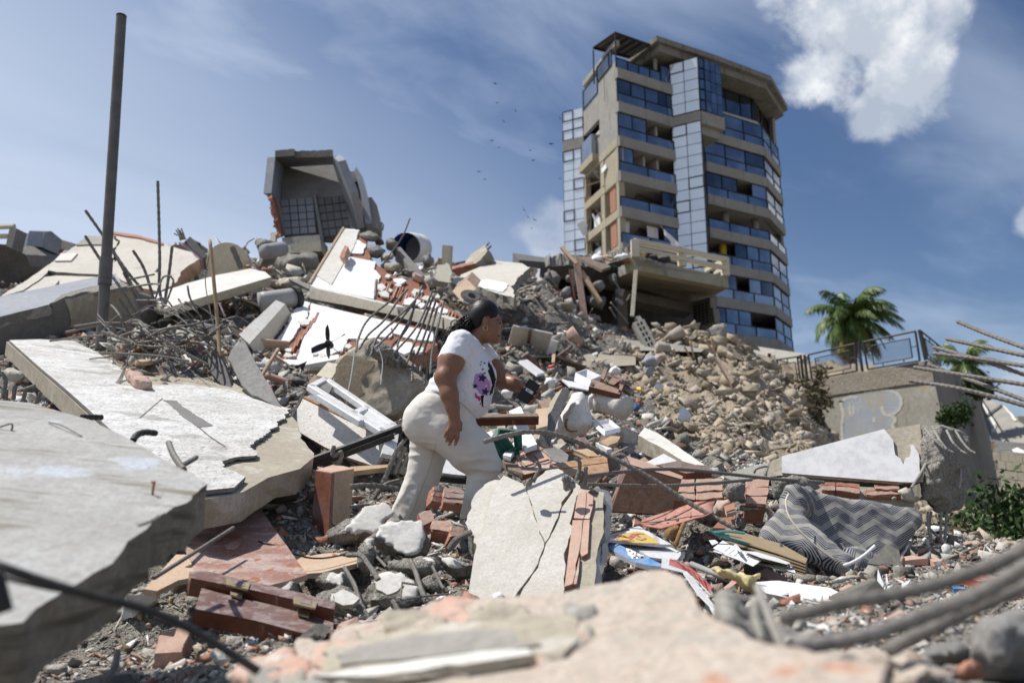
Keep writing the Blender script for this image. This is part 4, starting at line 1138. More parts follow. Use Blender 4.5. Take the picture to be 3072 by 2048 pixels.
slab('plaster_coat','A6',[(1262,180,.02),(1450,222),(1560,250,.03),(1560,320,.03),(1420,310,.03),(1260,260,.03)],pl2,.035,m_white,m_whitedirty,parent=t,step=.06)
for i,(x,y,s)in enumerate([(330,420,34),(440,400,26),(430,440,30),(300,450,24),(360,475,22),(570,180,40),(900,370,26),(850,400,20),(1000,340,40),(1130,330,30),(1340,380,60),(1460,400,50),(700,440,30),(640,430,22),(480,440,18)]):
 a0=rs.uniform(0,6);pts=[(x+s*rs.uniform(.6,1.7)*math.cos(a0+q*1.257),y+s*rs.uniform(.4,1.0)*math.sin(a0+q*1.257))for q in range(5)]
 slab('plaster_flake','A6',pts,pl2,.03,rs.choice((m_white,m_whitedirty)),parent=t,off=.012+.012*rs.random())
for i in range(8):
 x=300+i*34;y=480-i*46
 slab('clay_rib','A6',[(x+120,y-60),(x+135,y-58),(x+100,y+20),(x+84,y+18)],pl2,.04,m_clay,parent=t,off=.01)
slab('skirting','A6',[(205,486),(560,500),(830,455),(835,490),(560,540),(205,520)],pl2,.12,m_white,parent=t,off=.05)
pc_=Plane('A6',(50,268,8.9),(338,2,10.2),(128,345,8.8))
tag(slab('white_column','A6',[(44,268),(336,0),(408,30),(126,345)],pc_,.3,m_whitedirty,m_cream,ext=P('A6',190,450,9.0)-P('A6',126,345,8.8),jag=.004),'cream and white square column fallen beside the cracked white wall','column')
# pale floor slab, upright slab and tilted beam right of the blue barrel
pq=Plane('A2',(1700,1160,14.0),(2050,995,16.5),(2350,1120,14.0))
t=thing('floor_slab','pale dusty floor slab lying flat on top of the rubble in the middle','slab',pq.hit('A2',2000,1150))
slab('slab_body','A2',[(1690,1165,.04),(1780,1110),(2050,997),(2260,1018,.04),(2330,1050,.05),(2230,1130,.05),(2170,1200,.05),(2200,1290,.06),(1990,1230,.05),(1900,1190,.04),(1780,1190,.04)],pq,.2,m_paleslab,m_concbroken,parent=t,step=.14)
slab('white_patch','A2',[(1900,1180,.05),(2000,1150,.04),(2160,1190,.04),(2120,1250,.05),(1980,1225,.04)],pq,.02,m_white,parent=t,off=.02,step=.1)
pq=Plane('A2',(1690,1080,14.2),(1710,880,14.2),(1722,1080,14.6))
tag(slab('upright_slab','A2',[(1678,1078),(1688,878),(1722,884),(1712,1085)],pq,.12,m_conctan,m_cream),'narrow tan slab standing upright on the pale floor slab','slab')
pq=Plane('A2',(1600,1060,13.6),(1700,1020,14),(1640,1180,13.2))
tag(slab('cream_sheet','A2',[(1600,1030,.03),(1690,1010),(1712,1090),(1690,1170),(1570,1150,.03)],pq,.1,m_cream,m_conctan),'cream wall panel leaning at the foot of the upright slab','panel')
pq=Plane('A2',(1820,1010,16),(1970,870,16.2),(1990,930,15.8))
t=thing('broken_beam','broken concrete beam tilting skyward with two rebar tips','beam',P('A2',1850,1030,16))
slab('beam_body','A2',[(1815,1020,.05),(1860,950,.03),(1975,872,.04),(1995,915,.04),(1900,1020,.04)],pq,.35,m_conctan,m_concbroken,parent=t)
for q in([(1985,880),(2007,855)],[(1992,912),(2022,883)]):rebar('A2',[(*q[0],16),(*q[1],16)],.02,m_steel,parent=t,ribs=False)
slab('brick_edge','A2',[(1718,1040,.03),(1880,1005,.03),(1880,1022,.03),(1720,1065,.03)],pq,.2,m_clay,parent=t)
t=thing('blue_barrel','pale plastic barrel with a deep blue open end on the skyline','barrel',P('A2',1390,945,15))
a,b=P('A2',1352,895,14.6),P('A2',1450,902,15.4)
ax_=(b-a).normalized()
V,Fc=tube_vf([a,a+ax_*.03,a+(b-a)*.3,a+(b-a)*.32,a+(b-a)*.65,a+(b-a)*.67,b-ax_*.03,b],[.285,.3,.29,.305,.305,.29,.3,.27],24,False)
mk('shell',V,Fc,m_cardwhite,t,smooth=True)
V,Fc=tube_vf([a+ax_*.005,b],[.275,.26],24,False);mk('lining',V,[f[::-1]for f in Fc],m_blue,t,smooth=True)
V,Fc=tube_vf([b-ax_*.01,b+ax_*.01],.27,24);mk('base_disc',V,Fc,m_cardwhite,t)
V,Fc=tube_vf([a-ax_*.01,a+ax_*.03],[.292,.292],24,False);mk('rim',V,Fc,m_blue,t)
t=thing('speaker_box','wooden loudspeaker box lying on the heap above the woman','speaker',P('A2',1830,1320,11))
pq=Plane('A2',(1725,1240,10.9),(1830,1150,11.2),(1800,1330,10.6))
slab('side_panel','A2',[(1718,1238),(1832,1143),(1905,1215),(1795,1322)],pq,.03,m_mdf,m_wood,parent=t,ext=Vector((.05,.45,.25)))
pq2=Plane('A2',(1800,1322,10.58),(1905,1216,10.9),(1925,1290,10.75))
slab('baffle','A2',[(1796,1324),(1905,1218),(1922,1300),(1840,1335)],pq2,.05,m_concgrey,parent=t)
c=pq2.hit('A2',1865,1280)
for r0,mm,o_ in((.155,m_blackdust,.012),(.12,m_concdark,.02),(.05,m_black,.03)):
 ax2=pq2.n
 V,Fc=tube_vf([c+ax2*(o_-.01),c+ax2*o_],r0,22);mk('cone_ring',V,Fc,mm,t)
# middle distance and foreground pieces
def Q(name,label,cat,fr,pts,pl,th,m,me=None,group=None,**k):
 if not isinstance(pl,Plane):pl=Plane(fr,*pl)
 return tag(slab(name,fr,pts,pl,th,m,me,**k),label,cat,group)
def tri(fr,*pts):return Plane(fr,*pts)
def lumps(fr,pts,d,bulge,back=None):
 c=(sum(p[0]for p in pts)/len(pts),sum(p[1]for p in pts)/len(pts))
 back=bulge if back is None else back
 L=[P(fr,p[0],p[1],d+(p[2]if len(p)>2 else 0))for p in pts]
 for p in pts:
  L.append(P(fr,c[0]+(p[0]-c[0])*.55,c[1]+(p[1]-c[1])*.55,d-bulge))
  L.append(P(fr,c[0]+(p[0]-c[0])*.7,c[1]+(p[1]-c[1])*.7,d+back))
 return L
def rock(name,label,cat,fr,pts,d,bulge,m,h=.015,amp=.02,freq=9,group=None,**k):
 return tag(hullrock(name,lumps(fr,pts,d,bulge),m,h,amp,freq,**k),label,cat,group)
def bar(name,fr,a,b,w,h,m,up=(0,0,1),parent=None):
 A,B=P(fr,*a),P(fr,*b)
 rt=rot_from(B-A,up)
 V,Fc=box_vf((A+B)/2,((B-A).length,w,h),rt)
 return mk(name,V,Fc,m,parent)
# concrete boulder with bent rebars behind the woman
t=thing('concrete_boulder','big tan concrete block bristling with bent rebars behind the woman','boulder',P('A6',1150,970,6.5))
bp=[(800,505),(880,420),(1000,330),(1120,300),(1330,430),(1535,600),(1500,720),(1380,860),(1270,975),(1080,935),(880,850),(760,690)]
hullrock('block',[P('A6',x,y,6.25+.25*((950-y)/600))for x,y in bp]+[P('A6',x,y,7.0)for x,y in bp[::2]],m_conctan,.022,.035,5,parent=t)
hullrock('top_rubble',lumps('A6',[(970,400),(1000,320),(1100,290),(1180,340),(1340,430),(1500,560),(1520,620),(1300,540),(1060,440)],6.36,.12),m_concbroken,.02,.05,8,parent=t)
pq=tri('A6',(800,505,6.12),(1100,540,6.14),(900,850,6.0))
slab('brown_coat','A6',[(805,520,.01),(880,430,.02),(1000,440,.03),(1120,480,.03),(1080,540,.03),(1000,620,.03),(1020,720,.03),(880,830,.02),(765,690,.01)],pq,.05,surf('brown_cement',(.27,.21,.145),(.31,.25,.175),None,3,bump=.3),m_conctan,parent=t,step=.05)
g_='bent rebars rising from the tan concrete block'
for k_,q in enumerate([[(960,405),(985,290),(1060,150),(1245,-5)],[(985,385),(1060,270),(1180,160),(1300,-10),(1365,-85)],[(1075,440),(1130,290),(1270,150),(1425,0),(1480,-110)],[(1120,370),(1250,240),(1330,130),(1430,10)],[(1190,500),(1230,380),(1320,280),(1390,160),(1440,-60)],[(1260,415),(1400,260),(1480,130),(1555,-60)],[(1360,490),(1420,340),(1490,180),(1565,-20)],[(1400,640),(1410,500),(1480,330),(1590,0)],[(1465,560),(1480,450),(1560,200),(1600,60)],[(1500,660),(1530,500),(1590,250),(1652,10)],[(1545,580),(1560,400),(1610,180),(1640,60)],[(1300,570),(1290,350),(1370,180),(1420,60)]]):
 rebar('A6',[(x,y,6.25+.45*i/len(q))for i,(x,y)in enumerate(q)],.0095,m_steel,parent=t,n=7,pitch=.02)
for q in([(950,400),(930,560),(900,720),(880,830)],[(1135,370),(1170,480),(1155,660)]):
 V,Fc=tube_vf(catmull([P('A6',x,y,5.95)for x,y in q],20),.004,5);mk('loose_wire',V,Fc,m_paper,t)
# wrecked white wardrobe
t=thing('wardrobe','wrecked speckled white wardrobe lying with its open frame upward','wardrobe',P('A6',850,1250,5.6))
pq=tri('A6',(550,770,5.95),(1120,1060,5.55),(470,1000,5.75))
slab('side_panel','A6',[(545,772),(1105,1050),(1200,1088,.01),(1165,1212,.015),(1110,1302),(900,1232),(720,1152),(470,1006,.01),(455,935,.01)],pq,.03,m_speckle,m_mdf,parent=t)
pq2=tri('A6',(550,770,5.96),(1120,1060,5.56),(700,700,6.35))
slab('back_panel','A6',[(548,768),(690,700),(1200,1000),(1110,1052)],pq2,.02,m_bluegrey,m_orangewood,parent=t)
slab('orange_edge','A6',[(545,768),(565,760),(1120,1045),(1106,1056)],pq2,.03,m_orangewood,parent=t,off=.01)
pq3=tri('A6',(615,680,5.85),(1250,1000,5.45),(720,625,6.1))
for a,b in(((612,690),(1160,1038)),((722,630),(1250,995)),((612,690),(722,630)),((1160,1038),(1250,995)),((690,770),(1000,960)),((935,905),(1040,862))):
 A,B=pq3.hit('A6',*a),pq3.hit('A6',*b)
 V,Fc=box_vf((A+B)/2,((B-A).length+.04,.06,.05),rot_from(B-A,pq3.n));bevel_obj(mk('frame_bar',V,Fc,m_plasticw,t),.006)
slab('frame_pane','A6',[(1015,925),(1075,862),(1205,985),(1165,1028)],pq3,.01,m_whitelam,parent=t,off=.02)
slab('frame_pane','A6',[(680,690),(725,640),(805,640),(745,740)],pq3,.02,m_concgrey,parent=t,off=.01)
pq=tri('A6',(455,930,5.75),(580,700,6.2),(420,1000,5.72))
slab('dark_end','A6',[(420,990),(455,928),(578,705),(590,735),(548,775),(462,1020)],pq,.02,m_blackdust,parent=t)
Q('white_sheeting','white ribbed shutter piece leaning on the wardrobe top','panel','A6',[(650,590),(740,485),(838,505),(772,612)],((650,590,6.2),(740,485,6.4),(772,612,6.2)),.03,m_cream)
Q('tan_board','small tan board under the white shutter piece','board','A6',[(600,630),(640,580),(672,620),(650,690),(580,680)],((600,630,6.2),(640,580,6.3),(650,690,6.15)),.02,m_palewood)
V,Fc=tube_vf([P('A6',650,540,6.6),P('A6',650,565,6.6)],.10,20)
tag(mk('pot_lid',V,Fc,m_conctan),'round dusty lid standing beside the wardrobe','lid')
t=thing('ceiling_fan','black ceiling fan lying on the cracked white wall','fan',P('A6',750,400,8.7))
hub=P('A6',752,348,8.7)
V,Fc=tube_vf([hub+Vector((0,-.12,0)),hub+Vector((0,-.06,0)),hub+Vector((0,.06,0))],[.02,.042,.04],16);mk('motor',V,Fc,m_blackdust,t)
for tx,ty,w in((738,208,.022),(880,272,.02),(618,402,.02),(852,436,.02),(748,455,.024)):
 tip=P('A6',tx,ty,8.62)
 dv=(tip-hub).normalized();sd_=dv.cross(Vector((0,-1,.2))).normalized()
 L=(tip-hub).length
 V,n_=[],8
 for i in range(n_+1):
  s=.03+(L-.03)*i/n_
  ww=w*(.35+.65*math.sin(math.pi*min(1,.12+.80*i/n_)))
  for sg_,th_ in((-1,0),(1,0),(1,.012),(-1,.012)):
   V.append(hub+dv*s+sd_*ww*sg_*1.0+Vector((0,-.03-th_,.02*sg_)))
 Fc=[(3,2,1,0),(4*n_,4*n_+1,4*n_+2,4*n_+3)]
 for i in range(n_):
  for k in range(4):Fc.append((4*i+k,4*i+(k+1)%4,4*i+4+(k+1)%4,4*i+4+k))
 mk('blade',V,Fc,m_blackdust,t)
rebar('A6',[(352,385,7.2),(130,742,6.6)],.018,m_palewood,'pale broom handle leaning against the dark post',None,'broom_handle','stick',ribs=False)
rebar('A5',[(2085,460,7.4),(2270,520,7.4)],.035,m_pinkpipe,'short pink conduit beside the broom handle',None,'conduit','pipe',ribs=False)
rebar('A2',[(205,1325,10.4),(490,1285,10.6)],.14,m_pvc,'thick grey plastic pipe lying above the fallen column',None,'drain_pipe','pipe',ribs=False,n=16)
V,Fc=tube_vf([P('A2',470,1290,10.55),P('A2',505,1284,10.6)],.16,16);tag(mk('pipe_socket',V,Fc,m_blackdust),'dark socket on the end of the thick grey pipe','socket')
t=thing('steel_angle','long dark steel angle bar lying diagonally left of the woman','steel bar',P('A6',700,1250,5.0))
for a,b,w in(((100,1432,4.75),(1325,985,5.1),.045),((105,1448,4.74),(900,1180,4.97),.03),((880,1185,4.95),(1265,1040,5.05),.035)):
 A,B=P('A6',*a),P('A6',*b)
 V,Fc=box_vf((A+B)/2,((B-A).length,w,.006),rot_from(B-A,(0,-.6,.8)));mk('flange',V,Fc,m_steeldark,t)
 V,Fc=box_vf((A+B)/2+Vector((0,-w/2,-.022)),((B-A).length,.006,w),rot_from(B-A,(0,-.3,.95)));mk('flange',V,Fc,m_steeldark,t)
# red laminate panel, boards and door piece at the lower left of the woman
pr_=tri('B1',(1580,115,4.3),(1960,80,4.4),(1540,730,3.1))
t=thing('lacquered_board','dusty red lacquered board lying flat among the rubble at left','board',pr_.hit('B1',1900,500))
slab('panel','B1',[(1585,112),(1780,95,.01),(1960,80),(2180,400),(2412,716),(2240,770),(2030,822),(1800,790),(1545,735),(1450,485),(1500,330)],pr_,.022,m_redpanel,m_mdf,parent=t,jag=.002)
slab('mottled_wear','B1',[(1760,490,.01),(1850,455,.01),(1890,480,.01),(1840,530,.01),(1780,525,.01)],pr_,.001,m_redplastic,parent=t,off=.0025,step=.02)
pm=tri('B2',(250,245,4.3),(620,320,4.4),(400,460,3.9))
Q('fibreboard','tan fibreboard sheet between the red board and the upright red plank','board','B2',[(235,240),(430,235),(620,318),(605,512),(400,462)],pm,.02,m_mdf,off=-.02)
pm=tri('B2',(470,540,3.9),(1080,450,4.2),(560,690,3.5))
Q('fibreboard','long tan fibreboard in front of the white topped rubble','board','B2',[(465,545),(800,480),(1080,448),(1020,590),(1000,620),(700,700,.01),(560,712)],pm,.02,m_mdf)
pm=tri('B1',(1200,780,2.9),(1500,660,3.2),(1300,850,2.8))
Q('fibreboard','tan fibreboard corner under the near slab edge','board','B1',[(1130,830),(1380,560,.01),(1470,560),(1545,735),(1400,760),(1230,845)],pm,.02,m_mdf)
t=thing('upright_plank','polished red wood plank standing upright left of the trousers','plank',P('B2',770,510,4.15))
pm=tri('B2',(605,510,4.1),(640,-130,4.3),(760,0,4.15))
slab('polished_face','B2',[(603,512),(645,-95),(770,-75),(738,500)],pm,.02,m_redwood,parent=t,ext=Vector((.01,.03,0)))
pm=tri('B2',(740,500,4.08),(768,-75,4.2),(930,-90,4.45))
slab('bare_edge','B2',[(740,500),(770,-75),(946,-105),(925,215),(915,270,.01)],pm,.02,m_mdf,parent=t,ext=Vector((-.02,.05,0)))
pm=tri('B2',(645,-95,4.3),(770,-75,4.2),(946,-105,4.5))
slab('top_edge','B2',[(645,-97),(800,-145),(945,-108),(768,-78)],pm,.01,m_claydust,parent=t,off=.003)
ph=tri('B1',(1600,830,2.75),(2352,1010,2.7),(1540,990,2.55))
t=thing('door_stile','plum coloured door stile with two brass hinges at lower left','door piece',ph.hit('B1',2000,1050))
o_=(2352-0)
slab('stile','B1',[(1580,822),(1800,880),(2050,935),(2352,1005),(2620,1058),(2602,1205),(2352,1170),(2000,1075),(1530,985)],ph,.05,m_plum,m_redwood,parent=t)
ph2=tri('B1',(1480,740,2.85),(2352,910,2.78),(1490,790,2.78))
slab('frame_strip','B1',[(1478,740),(1640,740),(2000,825),(2352,905),(2622,985),(2615,1040),(2352,972),(1900,868),(1490,790)],ph2,.06,m_plum,m_redwood,parent=t,off=.02)
m_brass=surf('dull_brass',(.36,.29,.17),(.42,.35,.22),None,12,bump=.1,rough=.5,metal=.5)
for hx,hy in((1860,840),(2387,990)):
 hp=slab('hinge','B1',[(hx-95,hy-40),(hx+95,hy+2),(hx+75,hy+55),(hx-95,hy+15)],ph2,.006,m_brass,parent=t,off=.026)
 slab('hinge_gap','B1',[(hx-45,hy-22),(hx+50,hy),(hx+40,hy+34),(hx-45,hy+12)],ph2,.002,m_plum,parent=hp,off=.028)
 slab('hinge','B1',[(hx-60,hy+22),(hx+40,hy+48),(hx+30,hy+85),(hx-55,hy+62)],ph,.006,m_brass,parent=t,off=.012)
g2='rebar offcuts on the red board'
rebar('B1',[(1395,470,3.2),(1700,300,3.6),(2015,150,3.9)],.011,m_steel,'thick ribbed rebar crossing the red board',g2)
rebar('B1',[(1205,745,2.7),(1500,560,3.0),(1830,350,3.3)],.0075,m_steel,'thin long rebar in front of the red board',g2)
rebar('B1',[(1515,415,3.5),(1880,402,3.7)],.007,m_steel,'short straight rebar stub on the red board',g2)
rebar('B1',[(2025,458,3.5),(2150,490,3.48),(2352,570,3.5),(2520,590,3.55),(2750,560,3.7),(2900,600,3.8),(3100,575,3.9)],.004,m_steeldark,'thin dark wire snaking over the red board',g2,'wire','wire',ribs=False)
g3='rebar stubs behind the near slab'
rebar('A5',[(1040,972,2.55),(1075,925,2.6),(1140,905,2.65),(1222,912,2.7)],.0105,m_steeldark,'bent dark rebar hook behind the near slab',g3,n=10)
rebar('A5',[(1322,985,2.75),(1360,1080,2.65),(1440,1200,2.5)],.010,m_steel,'leaning rebar stub beside the near slab corner',g3)
rebar('A5',[(1540,1100,2.9),(1430,1165,2.7)],.009,m_steel,'short rebar tip right of the leaning stub',g3)
rebar('A5',[(640,785,3.3),(795,788,3.4)],.012,m_steeldark,'dark flat steel end over the near slab rim',g3)
for i,q in enumerate([[(10,440),(45,500),(20,640)],[(50,570),(45,660)],[(118,540),(105,650)],[(205,560),(180,660)],[(275,540),(160,578)],[(320,590),(285,680)],[(0,370),(60,380)]]):
 rebar('A5',[(x,y,4.4)for x,y in q],.011,m_steel,'%s rebar in the gap left of the rough cast slab'%['curved leftmost','second short','third upright','fourth upright','slanting upper','rightmost','topmost level'][i],'rebars in the dark gap at left')
rock('concrete_chunk','pale concrete chunk in the dark gap at the left edge','concrete','A5',[(10,420),(90,370),(180,430),(190,480),(120,535),(20,510)],5.0,.12,m_conctan)
# rebar crown and tangle round the pole
g4='rebar starter bars around the steel pole'
for q,lb in(([(670,605),(800,790),(980,1060),(1120,1230)],'longest rebar slanting up left of the pole'),([(668,805),(800,1010),(950,1220),(1110,1490)],'rebar slanting behind the pole'),([(1043,918),(1120,1040),(1170,1180),(1220,1370)],'bent rebar right of the pole'),([(1237,374),(1246,700),(1252,1000),(1250,1220),(1280,1345)],'tall vertical rebar standing right of the pole'),([(1350,885),(1325,1100),(1285,1360)],'rebar leaning against the tall vertical one'),([(870,890),(980,1090),(1090,1280),(1170,1380)],'rebar starting just right of the pole'),([(935,1300),(1060,1490),(1130,1560)],'short rebar below the pole coupling'),([(970,1090),(1050,1250),(1110,1410)],'rebar parallel to the one at the pole'),([(1820,890),(1890,1060)],'thin steel strip beside the cream drum')):
 rebar('A1',[(x,y,8.4+.05*(i%2))for i,(x,y)in enumerate(q)],.0165 if 'cream' not in lb else .03,m_steel,lb,g4,n=7,pitch=.04)
rs=random.Random(4)
tg=[[(590,1510),(850,1492),(1100,1490),(1290,1560),(1450,1600)],[(510,1555),(760,1510),(900,1500)],[(1400,1300),(1460,1390),(1520,1460),(1530,1600)],[(1470,1195),(1490,1290),(1560,1420),(1610,1540)],[(1450,1320),(1600,1380),(1760,1520)],[(1110,1400),(1200,1340),(1250,1190),(1290,1120),(1360,1150),(1300,1340)],[(990,1150),(1210,1105)],[(1000,1210),(1190,1180),(1260,1188)],[(1070,1310),(1260,1308)],[(1120,1390),(1230,1330)],[(1720,1330),(1770,1450),(1820,1560)]]
for q in tg:
 rebar('A1',[(x,y,8.2+rs.uniform(-.2,.2))for x,y in q],.011,m_steel,['long bar reaching left from the tangle','lower left bar beside the long one','bent bar right of the tangle','curved hook bar right of the tangle','bar arching right out of the tangle','looped stirrup above the tangle','upper short tie among the starter bars','middle tie among the starter bars','lower level tie among the starter bars','slanted tie at the tangle top','bar at the far right of the tangle'][tg.index(q)]+' by the pole','tangled rebars by the pole',n=6,pitch=.04)
def where(x,y,x0,x1,y0,y1):
 a='left' if x<x0+(x1-x0)/3 else 'right' if x>x1-(x1-x0)/3 else 'middle'
 b='upper ' if y<y0+(y1-y0)/3 else 'lower ' if y>y1-(y1-y0)/3 else 'centre '
 return b+a
for i in range(30):
 cx,cy=rs.uniform(850,1700),rs.uniform(-20,300)
 L=rs.uniform(120,420)
 an=rs.uniform(-.7,.9)
 q=[]
 for s in(-1,-.4,.2,.7,1):
  q.append((cx+L*s*math.cos(an),cy+L*s*math.sin(an)*.8+rs.uniform(-50,50)-60*(1-s*s),7.9+rs.uniform(-.5,.5)-cy/500))
 rr=rs.choice((.006,.008,.010))
 rebar('A5',q,rr,m_steel,'%s %s %s rebar in the %s of the steel tangle by the pole'%('short' if L<220 else 'mid length' if L<320 else 'long',{.006:'thin',.008:'medium',.010:'thick'}[rr],'rising' if an<-.05 else 'sloping' if an>.22 else 'level',where(cx,cy,900,1650,20,300)),'tangled rebars by the pole',n=6,pitch=.05)
for n_,(q,d,r_)in enumerate((([(520,120),(800,60),(1000,50),(1180,80)],7.6,.012),([(590,75),(820,45),(900,90),(890,140)],7.6,.012),([(390,190),(620,160),(810,145)],7.3,.010),([(800,120),(950,170),(1040,215)],7.0,.016),([(1240,150),(1450,280),(1620,370)],6.8,.011),([(780,285),(1000,290),(1260,310),(1480,345)],6.6,.010),([(700,330),(1000,305),(1130,320)],6.6,.006))):
 rebar('A5',[(x,y,d)for x,y in q],r_,m_steel,['lowest left','hooked left','thin far left','thick short','long right hand sloping','long level','thinnest lower'][n_]+' rebar lying across the front of the steel tangle','rebars in front of the tangle')
rebar('A1',[(1645,838,7.6),(1680,1200,7.5),(1712,1568,7.4),(1728,1880,7.2)],.019,m_palewood,'thin pale wooden stake rising from the steel tangle',None,'stake','stick',ribs=False)
rebar('A1',[(1640,950,7.5),(1610,1150,7.5),(1640,1350,7.4),(1690,1560,7.3)],.005,m_steel,'loose wire hanging beside the wooden stake',None,'wire','wire',ribs=False)
V,Fc=tube_vf([P('A1',1785,1015,12.6),P('A1',1820,1030,13.6)],.34,22);tag(mk('cream_drum',V,Fc,m_cream),'round cream drum end on the rubble crest left of the shell','drum')
Q('cream_box','cream box side behind the round drum','box','A1',[(1670,1000),(1760,945),(1790,965),(1730,1040),(1700,1040)],((1670,1000,13.8),(1760,945,14.2),(1730,1040,13.6)),.3,m_cream)
rock('orange_cloth','small orange cloth near the cream drum','cloth','A1',[(1895,1035),(1930,1025),(1975,1035),(1965,1058),(1900,1058)],12.6,.1,m_orangewood,.02,.02,8,smooth=True)
rock('concrete_clump','dark broken column head with rebars beside the balcony shell','concrete','A2',[(165,850),(200,810),(260,820),(300,850),(290,920),(240,940),(180,930)],16.5,.4,m_concbroken,.04,.08,4)
Q('concrete_stub','sloping concrete stub right of the dark column head','concrete','A2',[(255,850),(290,835),(375,890),(370,930),(260,940)],((255,850,16.6),(375,890,16.8),(260,940,16.4)),.4,m_concgrey)
Q('concrete_stub','small upright tan stub behind the dark column head','concrete','A2',[(292,776),(328,776),(332,850),(290,845)],((292,776,17.2),(328,776,17.2),(332,850,17)),.2,m_conctan)
rebar('A2',[(80,940,16),(110,860,16),(165,825,16)],.012,m_steel,'curved wire arching left of the dark column head',None,'wire','wire',ribs=False)
rebar('A2',[(245,930,15.5),(385,905,16)],.16,m_pvc,'grey pipe stub under the balcony shell',None,'drain_pipe','pipe',ribs=False,n=14)
rebar('A2',[(1385,668,11.5),(1320,820,11.8),(1180,1015,12.2)],.012,m_steel,'long thin wire rising above the white house wall',None,'wire','wire',ribs=False)
rebar('A2',[(1122,1148,10.6),(1112,1300,10.4)],.02,m_steel,'short upright steel tube in front of the white house wall',None,'tube','tube',ribs=False)
Q('brick_fragment','clay brick fragment lying on the white house wall','brick','A2',[(850,1000),(888,910),(915,920),(880,1012)],((850,1000,11.9),(888,910,12.2),(880,1012,11.8)),.12,m_clay,m_claydust,jag=.015,off=.08)
Q('grey_plank','dark grey ribbed strip left of the white house wall','strip','A2',[(430,1140),(460,1135),(600,1185),(590,1220)],((430,1140,11.6),(600,1185,11.2),(590,1220,11.1)),.05,m_concgrey)
rock('concrete_chunk','pale block wedged behind the white house wall','concrete','A2',[(310,1160),(400,1120),(560,1120),(580,1210),(440,1260),(320,1240)],12,.3,m_conctan,.04,.05,5)
Q('long_plank','sloping concrete plank below the blue barrel','plank','A2',[(1270,900,.03),(1310,890),(1500,1110),(1480,1125),(1420,1110)],((1270,900,13.4),(1500,1110,12.4),(1420,1110,12.3)),.2,m_concgrey,m_concbroken)
for i,(q,d,m_)in enumerate([([(985,780),(1050,760),(1150,800),(1120,860),(1020,840)],13,m_concbroken),([(1020,880),(1130,870),(1210,920),(1150,980),(1050,960)],12.6,m_concgrey),([(1150,940),(1250,920),(1300,980),(1240,1010),(1150,1000)],12.4,m_conctan),([(1190,830),(1240,815),(1280,860),(1250,920),(1200,900)],13.2,m_concbroken),([(1180,1030),(1290,1010),(1330,1050),(1260,1085),(1190,1080)],12,m_conctan),([(1470,960),(1540,930),(1590,1010),(1560,1060),(1490,1050)],13,m_concgrey),([(1510,1060),(1570,1050),(1590,1120),(1540,1140)],12.6,m_stonewhite),([(1330,1050),(1420,1080),(1400,1120),(1320,1110)],12.2,m_concbroken),([(1080,780),(1140,800),(1190,870),(1130,880)],13.3,m_concdark),([(1415,1100),(1500,1120),(1520,1180),(1440,1180)],11.6,m_claydust)]):
 cx_,cy_=sum(p[0]for p in q)/len(q),sum(p[1]for p in q)/len(q)
 rock('concrete_chunk','%s chunk at the %s of the pile left of the blue barrel'%({m_concbroken:'rough grey',m_concgrey:'smooth grey',m_conctan:'tan',m_stonewhite:'white',m_concdark:'dark',m_claydust:'pink'}[m_],where(cx_,cy_,1000,1580,780,1150)),'concrete','A2',q,d,.3,m_,.04,.07,4,group='chunks beside the blue barrel')
# ruined concrete balcony and the cavity below it
t=thing('ruined_terrace','ruined concrete terrace slab with cream railing jutting from the rubble','terrace',P('A3',1300,1060,26))
pfa=tri('A3',(1045,450,22.0),(1785,600,24.6),(1070,548,22.0))
m_moss=surf('mossy_concrete',(.33,.32,.24),(.40,.38,.30),(.22,.23,.16),1.0,bump=.3,streak=((.20,.20,.15),1.6,(1.2,1.2,.2),.55,.7))
m_soffit=surf('stained_soffit',(.42,.36,.24),(.48,.42,.30),(.30,.25,.17),.6,bump=.25,spots=[((.24,.20,.14),.9,.56,.68)])
exb=P('A3',900,640,26.0)-P('A3',1070,548,22.0)
slab('fascia','A3',[(1042,448,.03),(1400,522),(1785,600),(1795,690),(1430,620),(1072,550,.02)],pfa,.2,m_moss,m_soffit,parent=t,ext=Vector((-.25,.25,0)),jag=.004)
psf=Plane('A3',(1072,551,22.0),(1793,690,24.6),(900,650,26.0))
slab('soffit','A3',[(1072,552),(1793,690),(1690,740),(1470,795,.05),(1150,715,.06),(880,650,.06),(960,590,.06)],psf,.2,m_soffit,m_concbroken,parent=t,ext=Vector((0,0,.3)),step=.2)
for x0,y0,x1,y1,d in((1058,315,1062,450,22.0),(1425,392,1426,520,23.3),(1760,462,1768,596,24.5)):
 a,b=P('A3',x1,y1,d),P('A3',x0,y0,d)
 V,Fc=box_vf((a+b)/2,(.24,.2,(b-a).length));mk('rail_post',V,Fc,m_cream,t)
for a,b,r_ in(((1050,322,22.0),(1775,468,24.5),.15),((1075,388,22.05),(1770,535,24.5),.12),((1770,468,24.5),(1620,552,27.5),.13),((1768,535,24.5),(1690,570,26.5),.12)):
 A,B=P('A3',*a),P('A3',*b)
 V,Fc=box_vf((A+B)/2,((B-A).length,.16,r_),rot_from(B-A,(0,0,1)));mk('rail',V,Fc,m_cream,t)
slab('beam','A3',[(940,690),(1510,820),(1512,885),(985,775)],tri('A3',(940,690,26.5),(1510,820,28),(985,775,26.5)),.5,m_concgrey,parent=t)
slab('pillar','A3',[(918,720),(1000,740),(1004,1080),(925,1080)],tri('A3',(918,720,26),(1000,740,26.1),(925,1080,26)),.5,m_concgrey,parent=t)
slab('back_wall','A3',[(200,480),(1000,600),(1700,760),(1700,1160),(200,1160)],tri('A3',(200,600,31),(1700,760,32),(200,1160,31)),.2,m_concdark,parent=t)
